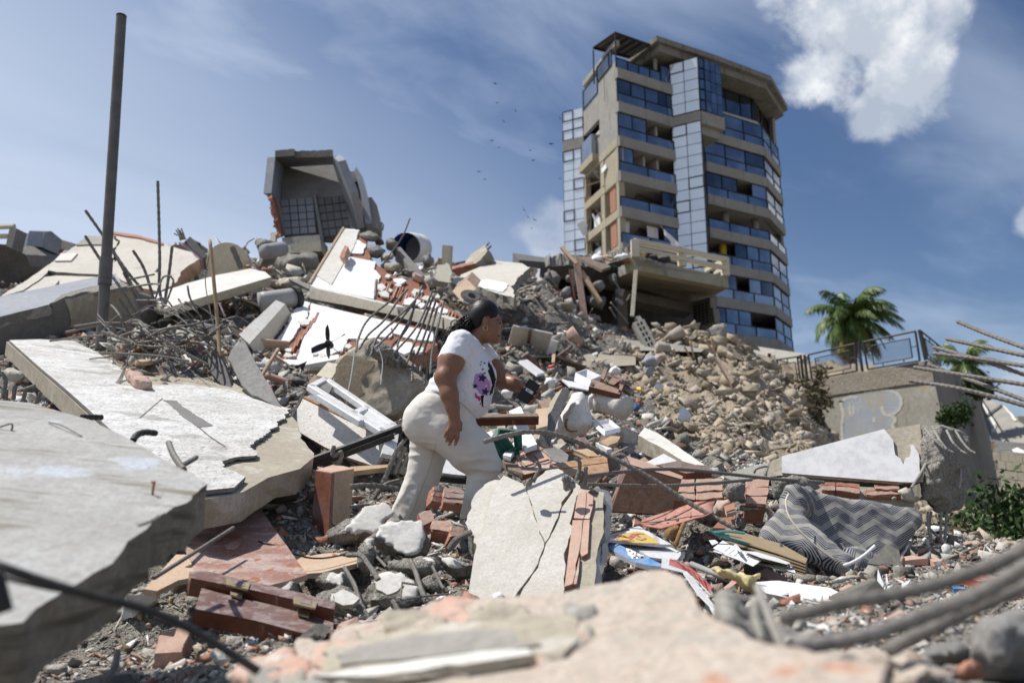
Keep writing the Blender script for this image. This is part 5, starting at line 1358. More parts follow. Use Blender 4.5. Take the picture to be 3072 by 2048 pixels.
cr=[P('A3',150,590,23.5),P('A3',900,640,25.9),P('A3',1480,800,27.5),P('A3',1700,745,33),P('A3',100,500,33)]
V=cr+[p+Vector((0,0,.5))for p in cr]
mk('light_block_roof',V,[(4,3,2,1,0),(5,6,7,8,9)]+[(i,(i+1)%5,(i+1)%5+5,i+5)for i in range(5)],m_concdark,t)  # slab added over the cavity to keep skylight out and deepen its dark
slab('side_wall','A3',[(180,600),(260,620),(260,1150),(180,1150)],Plane.of(P('A3',180,700,24.5),P('A3',250,700,33),P('A3',180,1100,24.5)),.3,m_concdark,parent=t)  # wall added to close the cavity's left side against skylight
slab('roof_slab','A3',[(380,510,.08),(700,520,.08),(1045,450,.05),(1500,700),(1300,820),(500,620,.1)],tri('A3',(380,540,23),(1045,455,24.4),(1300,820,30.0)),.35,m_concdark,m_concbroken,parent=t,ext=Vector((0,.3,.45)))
t2=thing('pierced_wall','dark pierced block wall at the right end of the terrace cavity','wall',P('A3',1600,1000,27.5))
pp_=tri('A3',(1510,800,28),(1650,760,27),(1520,1000,28))
slab('wall_body','A3',[(1505,810),(1645,760),(1650,840,.05),(1672,850,.05),(1680,960,.05),(1520,1010)],pp_,.25,m_concgrey,m_concbroken,parent=t2)
for i in range(4):
 for j in range(7):
  x,y=1522+i*30+j*1,832+j*24-i*9
  slab('opening','A3',[(x,y),(x+15,y-4),(x+16,y+10),(x,y+14)],pp_,.02,m_frame,parent=t2,off=.008)
t3=thing('screen_block','leaning concrete screen with twelve square holes below the terrace','screen',P('A3',1200,1215,18))
pq=tri('A3',(1040,965,18.2),(1120,900,18.3),(1180,1220,17.8))
Lp=lambda a,b,s:(a[0]+(b[0]-a[0])*s,a[1]+(b[1]-a[1])*s)
tl,tr_,br,bl=(1040,962),(1128,930),(1250,1170),(1172,1212)
at_=lambda s,q:Lp(Lp(tl,tr_,s),Lp(bl,br,s),q)
for s0,s1 in((0,.26),(.46,.56),(.76,1)):slab('stile','A3',[at_(s0,0),at_(s1,0),at_(s1,1),at_(s0,1)],pq,.16,m_conc,parent=t3)
for j in range(7):
 q0,q1=(0,.05)if j==0 else((.95,1)if j==6 else(j/6.05-.025,j/6.05+.03))
 for s0,s1 in((.26,.46),(.56,.76)):slab('bar','A3',[at_(s0,q0),at_(s1,q0),at_(s1,q1),at_(s0,q1)],pq,.15,m_conc,parent=t3,off=-.005)
slab('broken_top','A3',[(1062,905,.02),(1100,892,.02),(1135,935),(1250,1165),(1225,1140),(1120,960)],pq,.2,m_conc,m_concbroken,parent=t3,off=-.06)
Q('concrete_strip','slanting concrete strip beside the foot of the holed screen','concrete','A3',[(1175,1215),(1400,1105,.02),(1425,1110),(1300,1190),(1190,1240)],((1175,1215,17.6),(1425,1110,19),(1190,1240,17.4)),.15,m_conc)
t4=thing('dumpster','dark blue container in the shadow under the terrace','container',P('A3',1480,1130,24.5))
slab('front','A3',[(1352,1030),(1440,1012),(1600,1052),(1605,1140),(1400,1120),(1350,1080)],tri('A3',(1352,1030,24.6),(1600,1052,25),(1400,1120,24.4)),.9,m_darkblue,parent=t4,ext=Vector((0,1.2,0)))
slab('rim','A3',[(1348,1028),(1442,1008),(1604,1050),(1604,1060),(1442,1020),(1350,1040)],tri('A3',(1352,1030,24.6),(1600,1052,25),(1400,1120,24.4)),.1,m_concdark,parent=t4,off=.06)
t5=thing('white_car','back of a white car buried in the cavity left of the pillar','car',P('A3',750,1050,23.2))
m_carw=surf('white_car_paint',(.55,.56,.58),(.6,.61,.62),None,3,bump=.02,rough=.35,dust=((.4,.37,.33),.6))
pcf=tri('A3',(640,970,23),(830,960,23.2),(640,1050,22.95))
slab('boot','A3',[(640,985),(660,972),(790,965),(828,985),(838,1045),(640,1060)],pcf,.5,m_carw,parent=t5,ext=Vector((0,1.4,0)))
slab('rear_window','A3',[(650,968),(690,925),(780,920),(800,962)],tri('A3',(650,968,23.1),(800,962,23.3),(690,925,23.7)),.05,m_glassD,parent=t5,ext=Vector((0,.5,-.1)))
slab('tail_light','A3',[(820,985),(838,982),(846,1035),(828,1040)],pcf,.03,m_red,parent=t5,off=.04)
slab('number_recess','A3',[(690,1000),(755,996),(757,1030),(692,1034)],pcf,.01,m_concgrey,parent=t5,off=.012)
slab('bumper','A3',[(640,1042),(845,1030),(847,1048),(640,1062)],pcf,.1,m_carw,parent=t5,off=.08)
g5='timbers hanging from the broken terrace edge'
for a,b,w,m_,lb in(((483,372),(600,500),.10,m_palewood,'pale timber poking up from the terrace rubble'),((600,480),(672,1005),.17,m_claydust,'tall red brown door post hanging from the terrace edge'),((636,560),(785,805),.13,m_palewood,'slanting pale plank right of the hanging door post'),((265,540),(280,780),.16,m_oldwood,'grey post at the left of the broken terrace edge'),((300,545),(285,700),.10,m_whitelam,'white strip hanging at the left of the broken terrace edge'),((1065,550),(1036,910),.10,m_cream,'pale pipe hanging straight down from the terrace corner'),((545,545),(610,900),.05,m_redwood,'thin dark strip hanging beside the black door')):
 bar('hanging_timber','A3',(*a,20.8),(*b,20.4),w,w*.7,m_,(0,-1,.2))
 o=COL.objects[-1];tag(o,lb,'timber',g5)
Q('door_board','black door leaf hanging under the broken terrace edge','door','A3',[(538,540),(600,545),(625,720),(575,722)],((538,540,21),(600,545,21),(575,722,20.6)),.08,m_blackdust)
Q('door_board','black door leaf leaning at the bottom of the cavity','door','A3',[(503,848),(578,828),(660,1005),(595,1040)],((503,848,20.2),(578,828,20.4),(595,1040,19.6)),.08,m_blackdust)
Q('white_board','white board edge behind the leaning black door','board','A3',[(515,930),(540,920),(600,1040),(585,1040)],((515,930,20.4),(540,920,20.4),(600,1040,20)),.05,m_whitelam)
rs=random.Random(8)
dk=[([(330,560),(420,530),(500,600),(470,680),(350,640)],21.2),([(480,700),(540,680),(560,740),(500,800),(455,770)],20.6),([(340,650),(385,650),(390,800),(350,880),(335,780)],20.5),([(440,790),(480,790),(485,890),(450,960)],20.5),([(720,640),(800,620),(850,690),(780,740),(710,700)],21),([(820,590),(900,560),(930,650),(860,680)],21.4),([(670,760),(850,730),(860,820),(800,880),(680,820)],21),([(880,740),(960,770),(985,820),(940,850),(890,800)],21),([(620,600),(700,590),(720,660),(640,690)],21.4),([(900,690),(960,700),(960,760),(910,750)],21.6),([(500,580),(560,570),(580,640),(510,650)],21.4),([(920,810),(975,820),(965,870),(930,860)],20.8),([(250,640),(310,630),(320,720),(260,740)],20.8),([(600,700),(640,690),(650,760),(610,780)],21.2)]
for q,d in dk:
 mm=rs.choice((m_concdark,m_concgrey,m_concgrey,m_concbroken))
 rock('hanging_concrete','%s concrete lump hanging at the %s of the broken terrace edge'%({m_concdark:'dark',m_concgrey:'grey',m_concbroken:'rough'}[mm],where(q[0][0],q[0][1],250,980,560,870)),'concrete','A3',q,d,.35,mm,.06,.10,3,group='broken concrete below the terrace edge')
for n_,q in enumerate(([(375,555),(410,640),(458,680)],[(385,550),(430,660),(455,682)],[(890,620),(950,720)],[(860,840),(910,925)],[(865,800),(1010,970)],[(1020,740),(995,790)],[(470,880),(468,955)],[(375,860),(372,920)])):
 rebar('A3',[(*p,20.4)for p in q],.022,m_steel,['upper left bent','second bent','slanting','low slanting','longest','short right hand','short middle','short left hand'][n_]+' rebar dangling below the terrace edge','rebars dangling below the terrace',ribs=False)
Q('dark_board','dark board lying on the heap left of the terrace railing','board','A3',[(600,440),(760,455),(870,520),(800,545),(690,490)],((600,440,22),(870,520,21.6),(690,490,21.4)),.08,m_oldwood)
Q('brown_board','tan board propped beside the terrace railing','board','A3',[(790,440),(830,420),(905,455),(870,475)],((790,440,22),(830,420,22.2),(870,475,21.8)),.05,m_palewood)
for i,(x,y,w,m_)in enumerate([(760,460,50,m_paper),(940,450,40,m_paper),(1040,430,30,m_pink),(1120,420,30,m_yelcloth),(1190,445,50,m_blackdust),(1280,465,60,m_blackdust),(980,440,40,m_whitelam),(900,520,22,m_green),(1000,480,45,m_claydark),(850,450,35,m_conctan)]):
 rock('cloth_heap','%s on the terrace edge'%['white bag left of the railing','white rags just left of the railing post','pink cloth at the railing post','yellow rag right of the railing post','black bundle behind the railing','long black bundle further right behind the railing','off white rag beside the railing post','green bottle shaped rag under the railing corner','brown red rag below the railing corner','tan rag left of the railing'][i],'clothes','A3',[(x-w,y),(x-w*.3,y-w*.5),(x+w*.7,y-w*.4),(x+w,y+w*.2),(x,y+w*.5)],22.2,.3,m_,.05,.09,4,group='rags on the terrace edge',smooth=True)
Q('thin_slab','long thin slab edge running below the terrace cavity','slab','A3',[(535,1098,.03),(800,1080,.03),(1060,1100,.03),(1250,1112,.03),(1600,1165,.03),(1580,1190),(1100,1178),(800,1160),(560,1130)],((535,1098,17.6),(1600,1165,18.4),(800,1160,17.3)),.3,m_conc,m_concdark,ext=Vector((0,1.6,.15)),step=.2)
Q('thin_slab','grey slab with a ragged top edge lying above the white drawers','slab','A3',[(540,1282,.02),(620,1232,.03),(680,1205,.03),(860,1215,.03),(1060,1225,.03),(1062,1292),(840,1305),(650,1312,.02)],((540,1282,13.6),(1060,1225,14.0),(650,1312,13.5)),.25,m_conctan,m_concbroken,ext=Vector((.1,1.2,.2)),step=.12)
rock('stone_wall_end','rough stone wall stump right of the dark container','stone wall','A3',[(1600,1010),(1680,960),(1780,950),(1795,1010),(1780,1140),(1600,1150)],22,.5,m_stonegrey,.05,.12,3)
Q('stone_prop','grey leaning post on the dirt slope below the canopy','post','A3',[(1690,1230),(1710,1225),(1835,1420),(1815,1440)],((1690,1230,17),(1710,1225,17),(1815,1440,14.5)),.15,m_oldwood)
for q,lb in(([(1605,1095),(1690,1210)],'left'),([(1655,1070),(1690,1230)],'middle'),([(1440,1140),(1500,1250)],'lower'),([(1490,1105),(1520,1240)],'upright')):
 rebar('A3',[(*p,18)for p in q],.025,m_palewood,lb+' thin stake stuck in the top of the dirt slope','stakes on the dirt slope','stake','stick',ribs=False)
# furniture and junk in the middle of the heap
def openbox(name,label,cat,fr,N,Lf,Rt,Dn,th,m,m_in=None,group=None):
 N,Lf,Rt,Dn=(P(fr,*p)for p in(N,Lf,Rt,Dn))
 ex,ey,dz=Lf-N,Rt-N,Dn-N
 c0=N+(ex+ey)/2
 t=thing(name,label,cat,c0+dz,group)
 X,Y,Z=ex.normalized(),ey.normalized(),dz.normalized()
 def pan(nm,o,a,b,c,mm):
  V=[o,o+a,o+a+b,o+b,o+c,o+c+a,o+c+a+b,o+c+b]
  bevel_obj(mk(nm,V,[(3,2,1,0),(4,5,6,7),(0,1,5,4),(1,2,6,5),(2,3,7,6),(3,0,4,7)],mm,t),.003)
 pan('front',N,ex,dz,Y*th,m)
 pan('side',N+Y*th,ey-Y*th,dz,X*th,m)
 pan('back',N+ey-Y*th+X*th,ex-X*th,dz,Y*th,m_in or m)
 pan('side',N+ex-X*th+Y*th,ey-2*Y*th,dz,X*th,m_in or m)
 pan('bottom',N+dz*.93+X*th+Y*th,ex-2*X*th,ey-2*Y*th,dz*.05,m_in or m)
 return t
openbox('white_tray','large white drawer lying open side up above the brown frame','drawer','A9',(1070,742,7.8),(885,655,8.0),(1192,690,8.3),(1058,848,7.6),.02,m_whitelam,m_plasticw)
openbox('white_tray','small white drawer beside the dirty foam cushion','drawer','A9',(1235,1342,6.3),(1105,1232,6.6),(1418,1300,6.7),(1226,1402,6.2),.015,m_whitelam,m_plasticw)
openbox('brown_tray','small open brown drawer behind the phone','drawer','A9',(480,815,6.9),(450,800,7.3),(562,770,7.2),(490,905,6.8),.015,m_wood)
t=thing('cabinet_frame','broken brown cabinet frame lying below the large white drawer','cabinet',P('A9',1300,980,7.5))
pq=tri('A9',(1075,800,7.5),(1420,940,7.2),(1310,650,8.2))
slab('drawer_front','A9',[(1312,648),(1590,838),(1530,935),(1265,712)],pq,.04,m_wood,m_redwood,parent=t,off=.02)
slab('groove','A9',[(1300,690),(1560,872),(1550,888),(1292,704)],pq,.01,m_redwood,parent=t,off=.032)
slab('frame_rail','A9',[(1075,798),(1425,942),(1398,985),(1035,890)],pq,.05,m_wood,m_redwood,parent=t,off=.06)
slab('frame_stile','A9',[(1445,765),(1478,790),(1412,978),(1378,965)],pq,.05,m_wood,m_redwood,parent=t,off=.09)
slab('frame_stile','A9',[(1212,698),(1248,712),(1202,842),(1165,828)],pq,.05,m_wood,m_redwood,parent=t,off=.09)
slab('inner_shelf','A9',[(1248,822),(1322,755),(1402,790),(1332,848)],pq,.03,m_wood,m_redwood,parent=t,off=.04)
slab('lock_plate','A9',[(1060,850),(1095,865),(1080,895),(1050,880)],pq,.01,m_blackdust,parent=t,off=.07)
Q('concrete_prism','square grey concrete post leaning on the foam cushion','post','A9',[(448,1482),(470,1380),(500,1300),(735,838,.01),(780,845,.02),(828,880),(790,962),(700,1150),(580,1535),(520,1530)],((450,1480,5.7),(735,838,6.4),(580,1535,5.75)),.16,m_concgrey,m_conctan,jag=.004)
rock('foam_cushion','big dirty white foam cushion slumped behind the grey post','cushion','A9',[(655,1345),(690,1180),(760,1000),(830,880),(960,852),(1030,915),(1045,1020),(1100,1180),(1115,1310),(990,1385),(870,1425),(790,1390)],6.6,.22,m_foam,.018,.03,5,smooth=True)
pq=tri('A9',(780,1230,6.36),(1100,1190,6.3),(850,1350,6.25))
ribbon('tear','A9',[(790,1200),(770,1270),(810,1340),(910,1345)],pq,.02,m_husk,None,.0)
tag(COL.objects[-1],'torn brown seam on the dirty foam cushion','tear')
COL.objects[-1].parent=[o for o in COL.objects if o.name=='foam_cushion'][0];COL.objects[-1].location=COL.objects[-1].location-COL.objects[-1].parent.location
for k_ in('label','category','kind'):del COL.objects[-1][k_]
rebar('A9',[(1190,965,7.3),(1330,1015,7.2),(1475,1075,7.1)],.115,m_whitedirty,'dirty white roll of carpet lying below the cabinet frame',None,'carpet_roll','roll',ribs=False,n=14)
for x,y,w,h_,m_,lb in((1195,1080,60,85,m_blue,'bright blue bag under the carpet roll'),(1600,1070,42,45,surf('denim',(.06,.10,.2),(.09,.14,.27),None,6,bump=.3),'blue denim lump on the dirt slope edge'),(1370,1350,45,25,m_blue,'blue rag under the small white drawer'),(1090,1000,60,100,m_plasticw,'white plastic sheet right of the foam cushion'),(1160,915,70,40,m_paper,'crumpled clear bag below the cabinet frame'),(2150,1170,70,90,m_paper,'patterned white cloth twisted on the dirt slope'),(2210,1310,40,35,m_paper,'tail of white cloth lower on the dirt slope'),(1780,520,95,60,m_bluegrey,'grey garment draped over stones on the slope'),(1765,640,35,70,m_bluegrey,'grey sleeve hanging below the garment on the slope'),(1860,500,40,50,m_pink,'pinkish cloth on the grey garment'),(1980,800,70,35,m_pink,'pale pink cloth on the middle of the slope'),(1890,815,50,25,m_paper,'white rag left of the pale pink cloth'),(1340,650,70,35,m_paper,'white bag between the large drawer and the stones'),(590,780,60,50,m_paper,'white crumpled bag behind the phone'),(620,590,80,28,m_red,'red cloth strip in the rubble above the phone'),(60,900,70,50,m_paper,'crumpled white paper beside the shirt front'),(2055,1365,45,20,m_paper,'white scrap low on the dirt slope'),(1640,860,25,20,m_yellow,'tiny yellow wrapper among the stones')):
 rock('cloth',lb,'cloth','A9',[(x-w,y+h_*.3),(x-w*.6,y-h_*.7),(x+w*.2,y-h_),(x+w,y-h_*.3),(x+w*.7,y+h_*.8),(x-w*.3,y+h_)],7.4 if x<1400 else 9.4,.10,m_,.02,.045,7,smooth=True)
Q('white_cover','white rectangular lid lying on the rubble above the phone','lid','A9',[(225,515),(320,500),(530,655),(440,675)],((225,515,9.5),(320,500,9.8),(440,675,8.9)),.03,m_plasticw)
Q('short_batten','pale short batten above the white lid','batten','A9',[(612,440),(650,435),(642,530),(606,535)],((612,440,11),(650,435,11),(606,535,10.7)),.04,m_palewood)
Q('pale_beam','long pale concrete beam sloping down to the dirt bank','beam','A7',[(1345,535),(1395,474),(1500,520),(1870,772),(1790,765),(1700,742),(1540,640)],((1345,535,6.4),(1395,474,6.7),(1870,772,5.5)),.12,m_whitedirty,m_conctan,jag=.006)
Q('white_sheeting','plain white panel beside the brown cabinet top','panel','A7',[(1405,748),(1545,680),(1650,735),(1560,760),(1470,775)],((1405,748,5.4),(1545,680,5.8),(1650,735,5.5)),.015,m_plasticw)
t=thing('panelled_board','dusty brown panelled door leaf lying above the cracked slab','door',P('A7',540,840,5.0))
pq=tri('A7',(345,690,5.2),(565,617,5.5),(430,845,4.8))
slab('leaf','A7',[(342,690),(566,615),(712,745),(640,800),(432,848)],pq,.035,m_claydust,m_wood,parent=t)
for q in([(385,690),(560,634),(585,655),(405,712)],[(400,720),(480,695),(540,770),(455,795)],[(505,688),(590,662),(665,735),(570,762)]):
 ribbon('panel_groove','A7',q+[q[0]],pq,.012,m_redwood,t,.004)
 slab('raised_panel','A7',[Lp(p,(sum(a[0]for a in q)/4,sum(a[1]for a in q)/4),.22)for p in q],pq,.004,m_claydust,m_wood,parent=t,off=.008)
t=thing('pine_tray','orange varnished drawer front sticking out above the cracked slab','drawer',P('A7',900,850,4.6))
pq=tri('A7',(655,765,4.5),(1100,695,4.75),(830,855,4.4))
slab('front_board','A7',[(655,762),(1098,694),(1105,745),(662,806)],pq,.02,m_orangewood,parent=t)
slab('front_board','A7',[(663,812),(1106,752),(1116,818),(830,858),(670,835)],pq,.02,m_orangewood,parent=t)
slab('end_strip','A7',[(652,762),(664,760),(680,840),(662,836)],pq,.03,m_redwood,parent=t,off=.006)
slab('side_board','A7',[(1100,697),(1190,722),(1212,800),(1118,822)],tri('A7',(1100,697,4.76),(1190,722,5.1),(1118,822,4.7)),.02,m_oldwood,parent=t)
t=thing('brown_cabinet','dark brown cabinet carcass behind the ribbed rebars','cabinet',P('A7',1400,1150,4.5))
pq=tri('A7',(1280,775,4.5),(1685,888,4.6),(1140,1110,4.35))
slab('front_panel','A7',[(1278,772),(1685,888),(1600,1160),(1130,1130),(1200,940)],pq,.02,m_wood,m_redwood,parent=t)
pq=tri('A7',(1250,708,4.75),(1285,772,4.5),(1140,1100,4.4))
slab('side_panel','A7',[(1252,708),(1288,772),(1172,1020),(1130,1130),(1118,1080)],pq,.02,m_plum,parent=t,off=.01)
pq=tri('A7',(1250,708,4.78),(1690,868,4.75),(1282,775,4.5))
slab('top_panel','A7',[(1250,706),(1420,760),(1692,866),(1684,890),(1282,776)],pq,.02,m_claydust,m_redwood,parent=t,off=.008)
Q('dark_plank','dark brown plank end right of the brown cabinet','plank','A7',[(1480,768),(1640,738),(1895,785),(1925,808),(1720,835)],((1480,768,5.2),(1640,738,5.4),(1720,835,5.0)),.05,m_redwood)
t=thing('wooden_batten','dusty wooden handrail length behind the woman at hip height','rail',P('A7',300,440,4.95))
for y0,w,h_,m_ in((398,.06,.03,m_oldwood),(424,.05,.045,m_redwood)):
 bar('rail_strip','A7',(60,y0+4,4.95),(560,y0-6,5.0),w,h_,m_,(0,-.4,.9),t)
for lb,q,d,m_ in(('upper white plank behind the wooden handrail',[(332,345),(420,308),(470,400),(380,420)],5.6,m_white),('lower white plank behind the wooden handrail',[(370,455),(470,440),(552,605),(455,640)],5.4,m_white),('tan board right of the white planks',[(543,332),(638,320),(632,462),(548,484)],5.8,m_mdf),('ragged white sheet left of the panelled door',[(285,690),(395,555),(420,602),(345,705)],5.2,m_white),('dark mottled board behind the concrete post',[(560,268),(655,238),(672,330),(600,345)],6.4,m_wood),('white board strip beside the shirt front',[(148,240),(185,245),(160,340),(120,345)],5.6,m_white),('grey board below the foam cushion',[(590,640),(720,630),(800,690),(780,760),(680,740)],5.3,m_concgrey),('tan torn board below the small white drawer',[(1040,590),(1130,540),(1205,545),(1180,590),(1110,615)],5.7,m_palewood),('grey box side under the concrete post',[(660,600),(740,560),(780,600),(720,645)],5.6,m_conctan),('brown batten near the torn tan board',[(838,650),(960,640),(1040,700),(960,700)],5.1,m_palewood),('white slat in the junk right of the cushion',[(1010,590),(1060,600),(1140,640),(1100,650)],5.6,m_whitelam),('plum board under the foam cushion',[(840,560),(930,545),(960,600),(880,620)],5.7,m_plum),('tan box panel left of the panelled door',[(270,720),(350,650),(400,760),(440,835),(330,800)],5.0,m_oldwood),('light plank under the wooden handrail',[(180,470),(300,460),(310,520),(200,530)],5.4,m_conctan),('white card near the rail end',[(140,520),(190,500),(230,560),(170,570)],5.2,m_whitelam)):
 cx_=sum(p[0]for p in q)/len(q);cy_=sum(p[1]for p in q)/len(q)
 pl_=tri('A7',(cx_,cy_,d),(cx_+100,cy_-10,d+.05),(cx_,cy_-100,d+.35))
 Q('loose_board',lb,'board','A7',q,pl_,.03,m_,jag=.004)
t=thing('green_crate','dark green plastic crate behind the front knee','crate',P('A7',280,700,5.1))
for a,b in(((200,598),(250,512)),((250,512),(400,522)),((200,598),(285,712)),((250,530),(345,640)),((285,712),(400,650)),((225,560),(300,680)),((400,522),(405,650))):
 V,Fc=box_vf((P('A7',*a,5.1)+P('A7',*b,5.15))/2,((P('A7',*a,5.1)-P('A7',*b,5.15)).length,.03,.05),rot_from(P('A7',*b,5.15)-P('A7',*a,5.1),(0,-.5,.9)));mk('crate_bar',V,Fc,m_green,t)
slab('crate_wall','A7',[(235,550),(300,530),(390,640),(290,690)],tri('A7',(235,550,5.2),(300,530,5.3),(290,690,5.15)),.01,m_green,parent=t)
g6='long rebars curving over the middle of the heap'
rebar('A7',[(132,590,3.75),(300,540,3.8),(480,510,3.85),(700,532,3.9),(1000,645,3.95),(1400,845,3.95),(1750,1068,3.9),(2095,1262,3.8)],.0115,m_steel,'long rusty rebar arching from the knee down to the red scoop',g6)
rebar('A7',[(930,858,3.8),(1200,825,4.0),(1500,802,4.2),(1800,812,4.4),(2352,872,4.6),(2800,905,4.8)],.0095,m_steel,'upper rebar running right from the cracked slab',g6)
rebar('A7',[(945,920,3.75),(1500,932,4.0),(1900,912,4.2),(2235,884,4.4)],.0085,m_steel,'lower rebar running right from the cracked slab',g6)
for q,lb in(([(552,745),(575,790),(545,850),(522,905)],'rusty rebar stub on the left of the cracked slab top'),([(845,715),(885,745),(880,820),(858,890)],'hooked rebar stub on the cracked slab top'),([(936,780),(932,850),(928,935)],'straight rebar stub on the right of the cracked slab top'),([(885,890),(888,835),(905,820),(912,860)],'small wire loop on the cracked slab top')):
 rebar('A7',[(*p,3.55)for p in q],.0085 if 'loop' not in lb else .004,m_steel,lb,'rebar stubs on the cracked slab')
# cracked slab in the middle foreground
pk_=tri('B3',(150,500,3.35),(800,300,3.45),(300,1000,2.95))
t=thing('cracked_slab','pale cement wall slab with a long forked crack in the centre foreground','slab',pk_.hit('B3',500,900))
B3=lambda x,y:(x,y-909.4)
left_=[(0,960),(60,560),(130,330),(200,100),B3(245,905),B3(290,850),(*B3(440,915),.008),(*B3(465,970),.004),(*B3(505,1080),.006),(*B3(540,1200),.006),(*B3(570,1300),.004),(*B3(608,1380),.006),(580,560,.006),(540,660,.006),(470,760,.006),(400,850,.006),(330,960)]
mid_=[(*B3(475,965),.004),(*B3(510,900),.012),(*B3(620,812),.012),(*B3(720,798),.014),(*B3(800,850),.014),(*B3(852,905),.012),(*B3(830,950),.01),(*B3(742,1092),.005),(*B3(715,1180),.005),(*B3(675,1260),.006),(*B3(614,1374),.004),(*B3(576,1294),.004),(*B3(548,1200),.005),(*B3(514,1080),.005)]
right_=[(*B3(858,910),.008),(*B3(890,935),.012),(840,200,.012),(830,340,.012),(770,700,.01),(765,830,.006),(740,960),(390,960),(425,865,.006),(490,765,.006),(560,665,.006),(596,562,.006),(*B3(622,1384),.006),(*B3(690,1268),.006),(*B3(728,1182),.005),(*B3(750,1096),.005),(*B3(838,955),.006)]
for q in(left_,mid_,right_):slab('render_piece','B3',q,pk_,.035,m_cracked,m_conctan,parent=t,step=.03)
slab('core','B3',[(-10,1000),(60,540),(190,110),B3(280,860),B3(480,925),B3(630,830),B3(720,815),B3(860,915),(1000,60),(1090,120),(1060,500),(985,1000)],pk_,.10,m_concdark,m_concbroken,parent=t,off=-.036,jag=.01)
slab('mortar_face','B3',[(*B3(885,938),.01),(*B3(990,950),.01),(1075,55,.012),(1060,400,.012),(1010,700,.01),(985,1000),(740,1000),(780,700,.012),(840,330,.012)],pk_,.10,m_conctan,m_concbroken,parent=t,off=-.012,step=.04)
slab('mortar_edge','B3',[(*B3(985,952),.01),(*B3(1110,972),.012),(1145,130,.012),(1120,420,.014),(1085,640,.012),(1060,800),(1040,1000),(985,1000),(1010,640,.012),(1060,300,.012),(1070,100,.01)],Plane.of(pk_.hit('B3',1040,60)-pk_.n*.015,pk_.hit('B3',990,900)-pk_.n*.015,pk_.hit('B3',1145,130)*1.05),.12,m_cracked,m_concbroken,parent=t,step=.04)
for q in([(885,45),(940,78),(930,250,.008),(915,288),(842,284),(862,150)],[(945,80,.005),(992,112,.008),(990,190,.01),(962,290),(922,287),(935,250)],[(832,300),(910,300),(900,440),(880,560,.01),(830,800),(768,822),(800,560)],[(918,300),(965,296),(950,560,.01),(905,585,.012),(890,555)],[(886,585,.01),(880,700,.01),(862,800,.01),(838,802)]):
 slab('clay_brick','B3',q,pk_,.05,m_claydust,m_clay,parent=t,off=.006)
slab('rough_flank','A10',[(908,1170,.012),(980,1000,.012),(1000,870,.012),(1100,720,.012),(1180,640,.014),(1330,572,.014),(1432,580,.01),(1390,660),(1330,760),(1250,960),(1185,1200),(1120,1500),(1080,1570,.012),(1000,1345,.014),(950,1260,.012)],pk_,.14,m_cracked,m_concbroken,parent=t,step=.025,off=-.03)
slab('flank_groove','A10',[(1395,640,.008),(1425,650,.008),(1330,800,.01),(1260,980,.01),(1195,1190,.008),(1170,1180,.008),(1240,960,.01),(1300,800,.01)],pk_,.03,m_conctan,m_concdark,parent=t,step=.03,off=-.026)
hullrock('rough_crest',lumps('A7',[(445,935),(475,880),(520,850),(525,900),(490,950)],3.55,.03),m_concbroken,.008,.012,24,parent=t)
hullrock('rough_crest',lumps('A7',[(735,830),(790,830),(870,905),(850,960),(750,1000),(740,920)],3.52,.035),m_concbroken,.01,.018,20,parent=t)
# fallen block wall, white beam, mattress at the right
def clay_block(parent,fr,q,pl,th,ribs=3,m1=None,dust=False):
 a=slab('clay_block',fr,q,pl,th,m_claydark,m_clay,parent=parent,off=0,jag=.004,step=.05)
 tl,tr,br,bl=q
 for i in range(ribs):
  s0,s1=(i+.06)/ribs,(i+.90)/ribs
  slab('block_rib',fr,[Lp(tl,bl,s0),Lp(tr,br,s0),Lp(tr,br,s1),Lp(tl,bl,s1)],pl,.02,m1 or(m_claydust if(i+len(fr))%2 or dust else m_clay),parent=a,off=.008+.004*(i%2),jag=.009,step=.025)
 return a
pw=tri('A7',(1640,890,4.9),(2352,885,4.9),(1640,1060,4.75))
t=thing('block_wall','fallen red clay block wall behind the red scoop and mattress','block wall',pw.hit('A7',2000,1100))
for q in([(1640,888),(1785,884),(1785,1055),(1590,1060)],[(1800,884),(2005,880),(2005,1035),(1800,1052)],[(2195,890),(2372,885),(2345,1090),(2192,1085)]):
 clay_block(t,'A7',q,pw,.14,3,dust=True)
pw2=tri('A8',(770,645,4.95),(1400,700,4.8),(770,760,4.9))
for q in([(760,640),(872,646),(872,716),(770,712)],[(878,648),(1062,662),(1062,738),(880,716)],[(1112,705),(1300,712),(1385,745),(1120,748)],[(1180,668),(1370,678),(1370,700),(1190,700)]):
 clay_block(t,'A8',q,pw2,.14,2)
slab('mortar_bed','A8',[(640,625),(1480,655),(1500,690),(1500,800),(760,760)],pw2,.1,m_conctan,m_concbroken,parent=t,off=-.05,jag=.01)
for i,(q,fr_)in enumerate([([(350,600),(470,580),(600,585),(740,650),(810,690),(700,700),(560,690),(430,790),(340,820),(335,700)],'A8'),([(2015,910),(2080,890),(2150,900),(2190,900),(2195,1090),(2120,1080),(2060,1070),(2010,980)],'A7'),([(2110,1090),(2330,1085),(2400,1120),(2340,1140),(2130,1135)],'A7'),([(1960,1050),(2060,1030),(2110,1080),(2100,1200),(1990,1180),(1930,1120)],'A7'),([(2100,1150),(2160,1150),(2205,1200),(2190,1290),(2110,1280)],'A7'),([(1880,1120),(1960,1080),(2010,1130),(1960,1190)],'A7'),([(1330,700),(1440,670),(1520,770),(1500,800),(1390,800)],'A8'),([(1300,750),(1370,745),(1390,790),(1310,790)],'A8')]):
 hullrock('mortar_lump',lumps(fr_,q,4.75,.06),[m_concbroken,m_concbroken,m_concgrey,m_claydust,m_concbroken,m_conctan,m_conctan,m_conctan][i],.012,.02,14,parent=t)
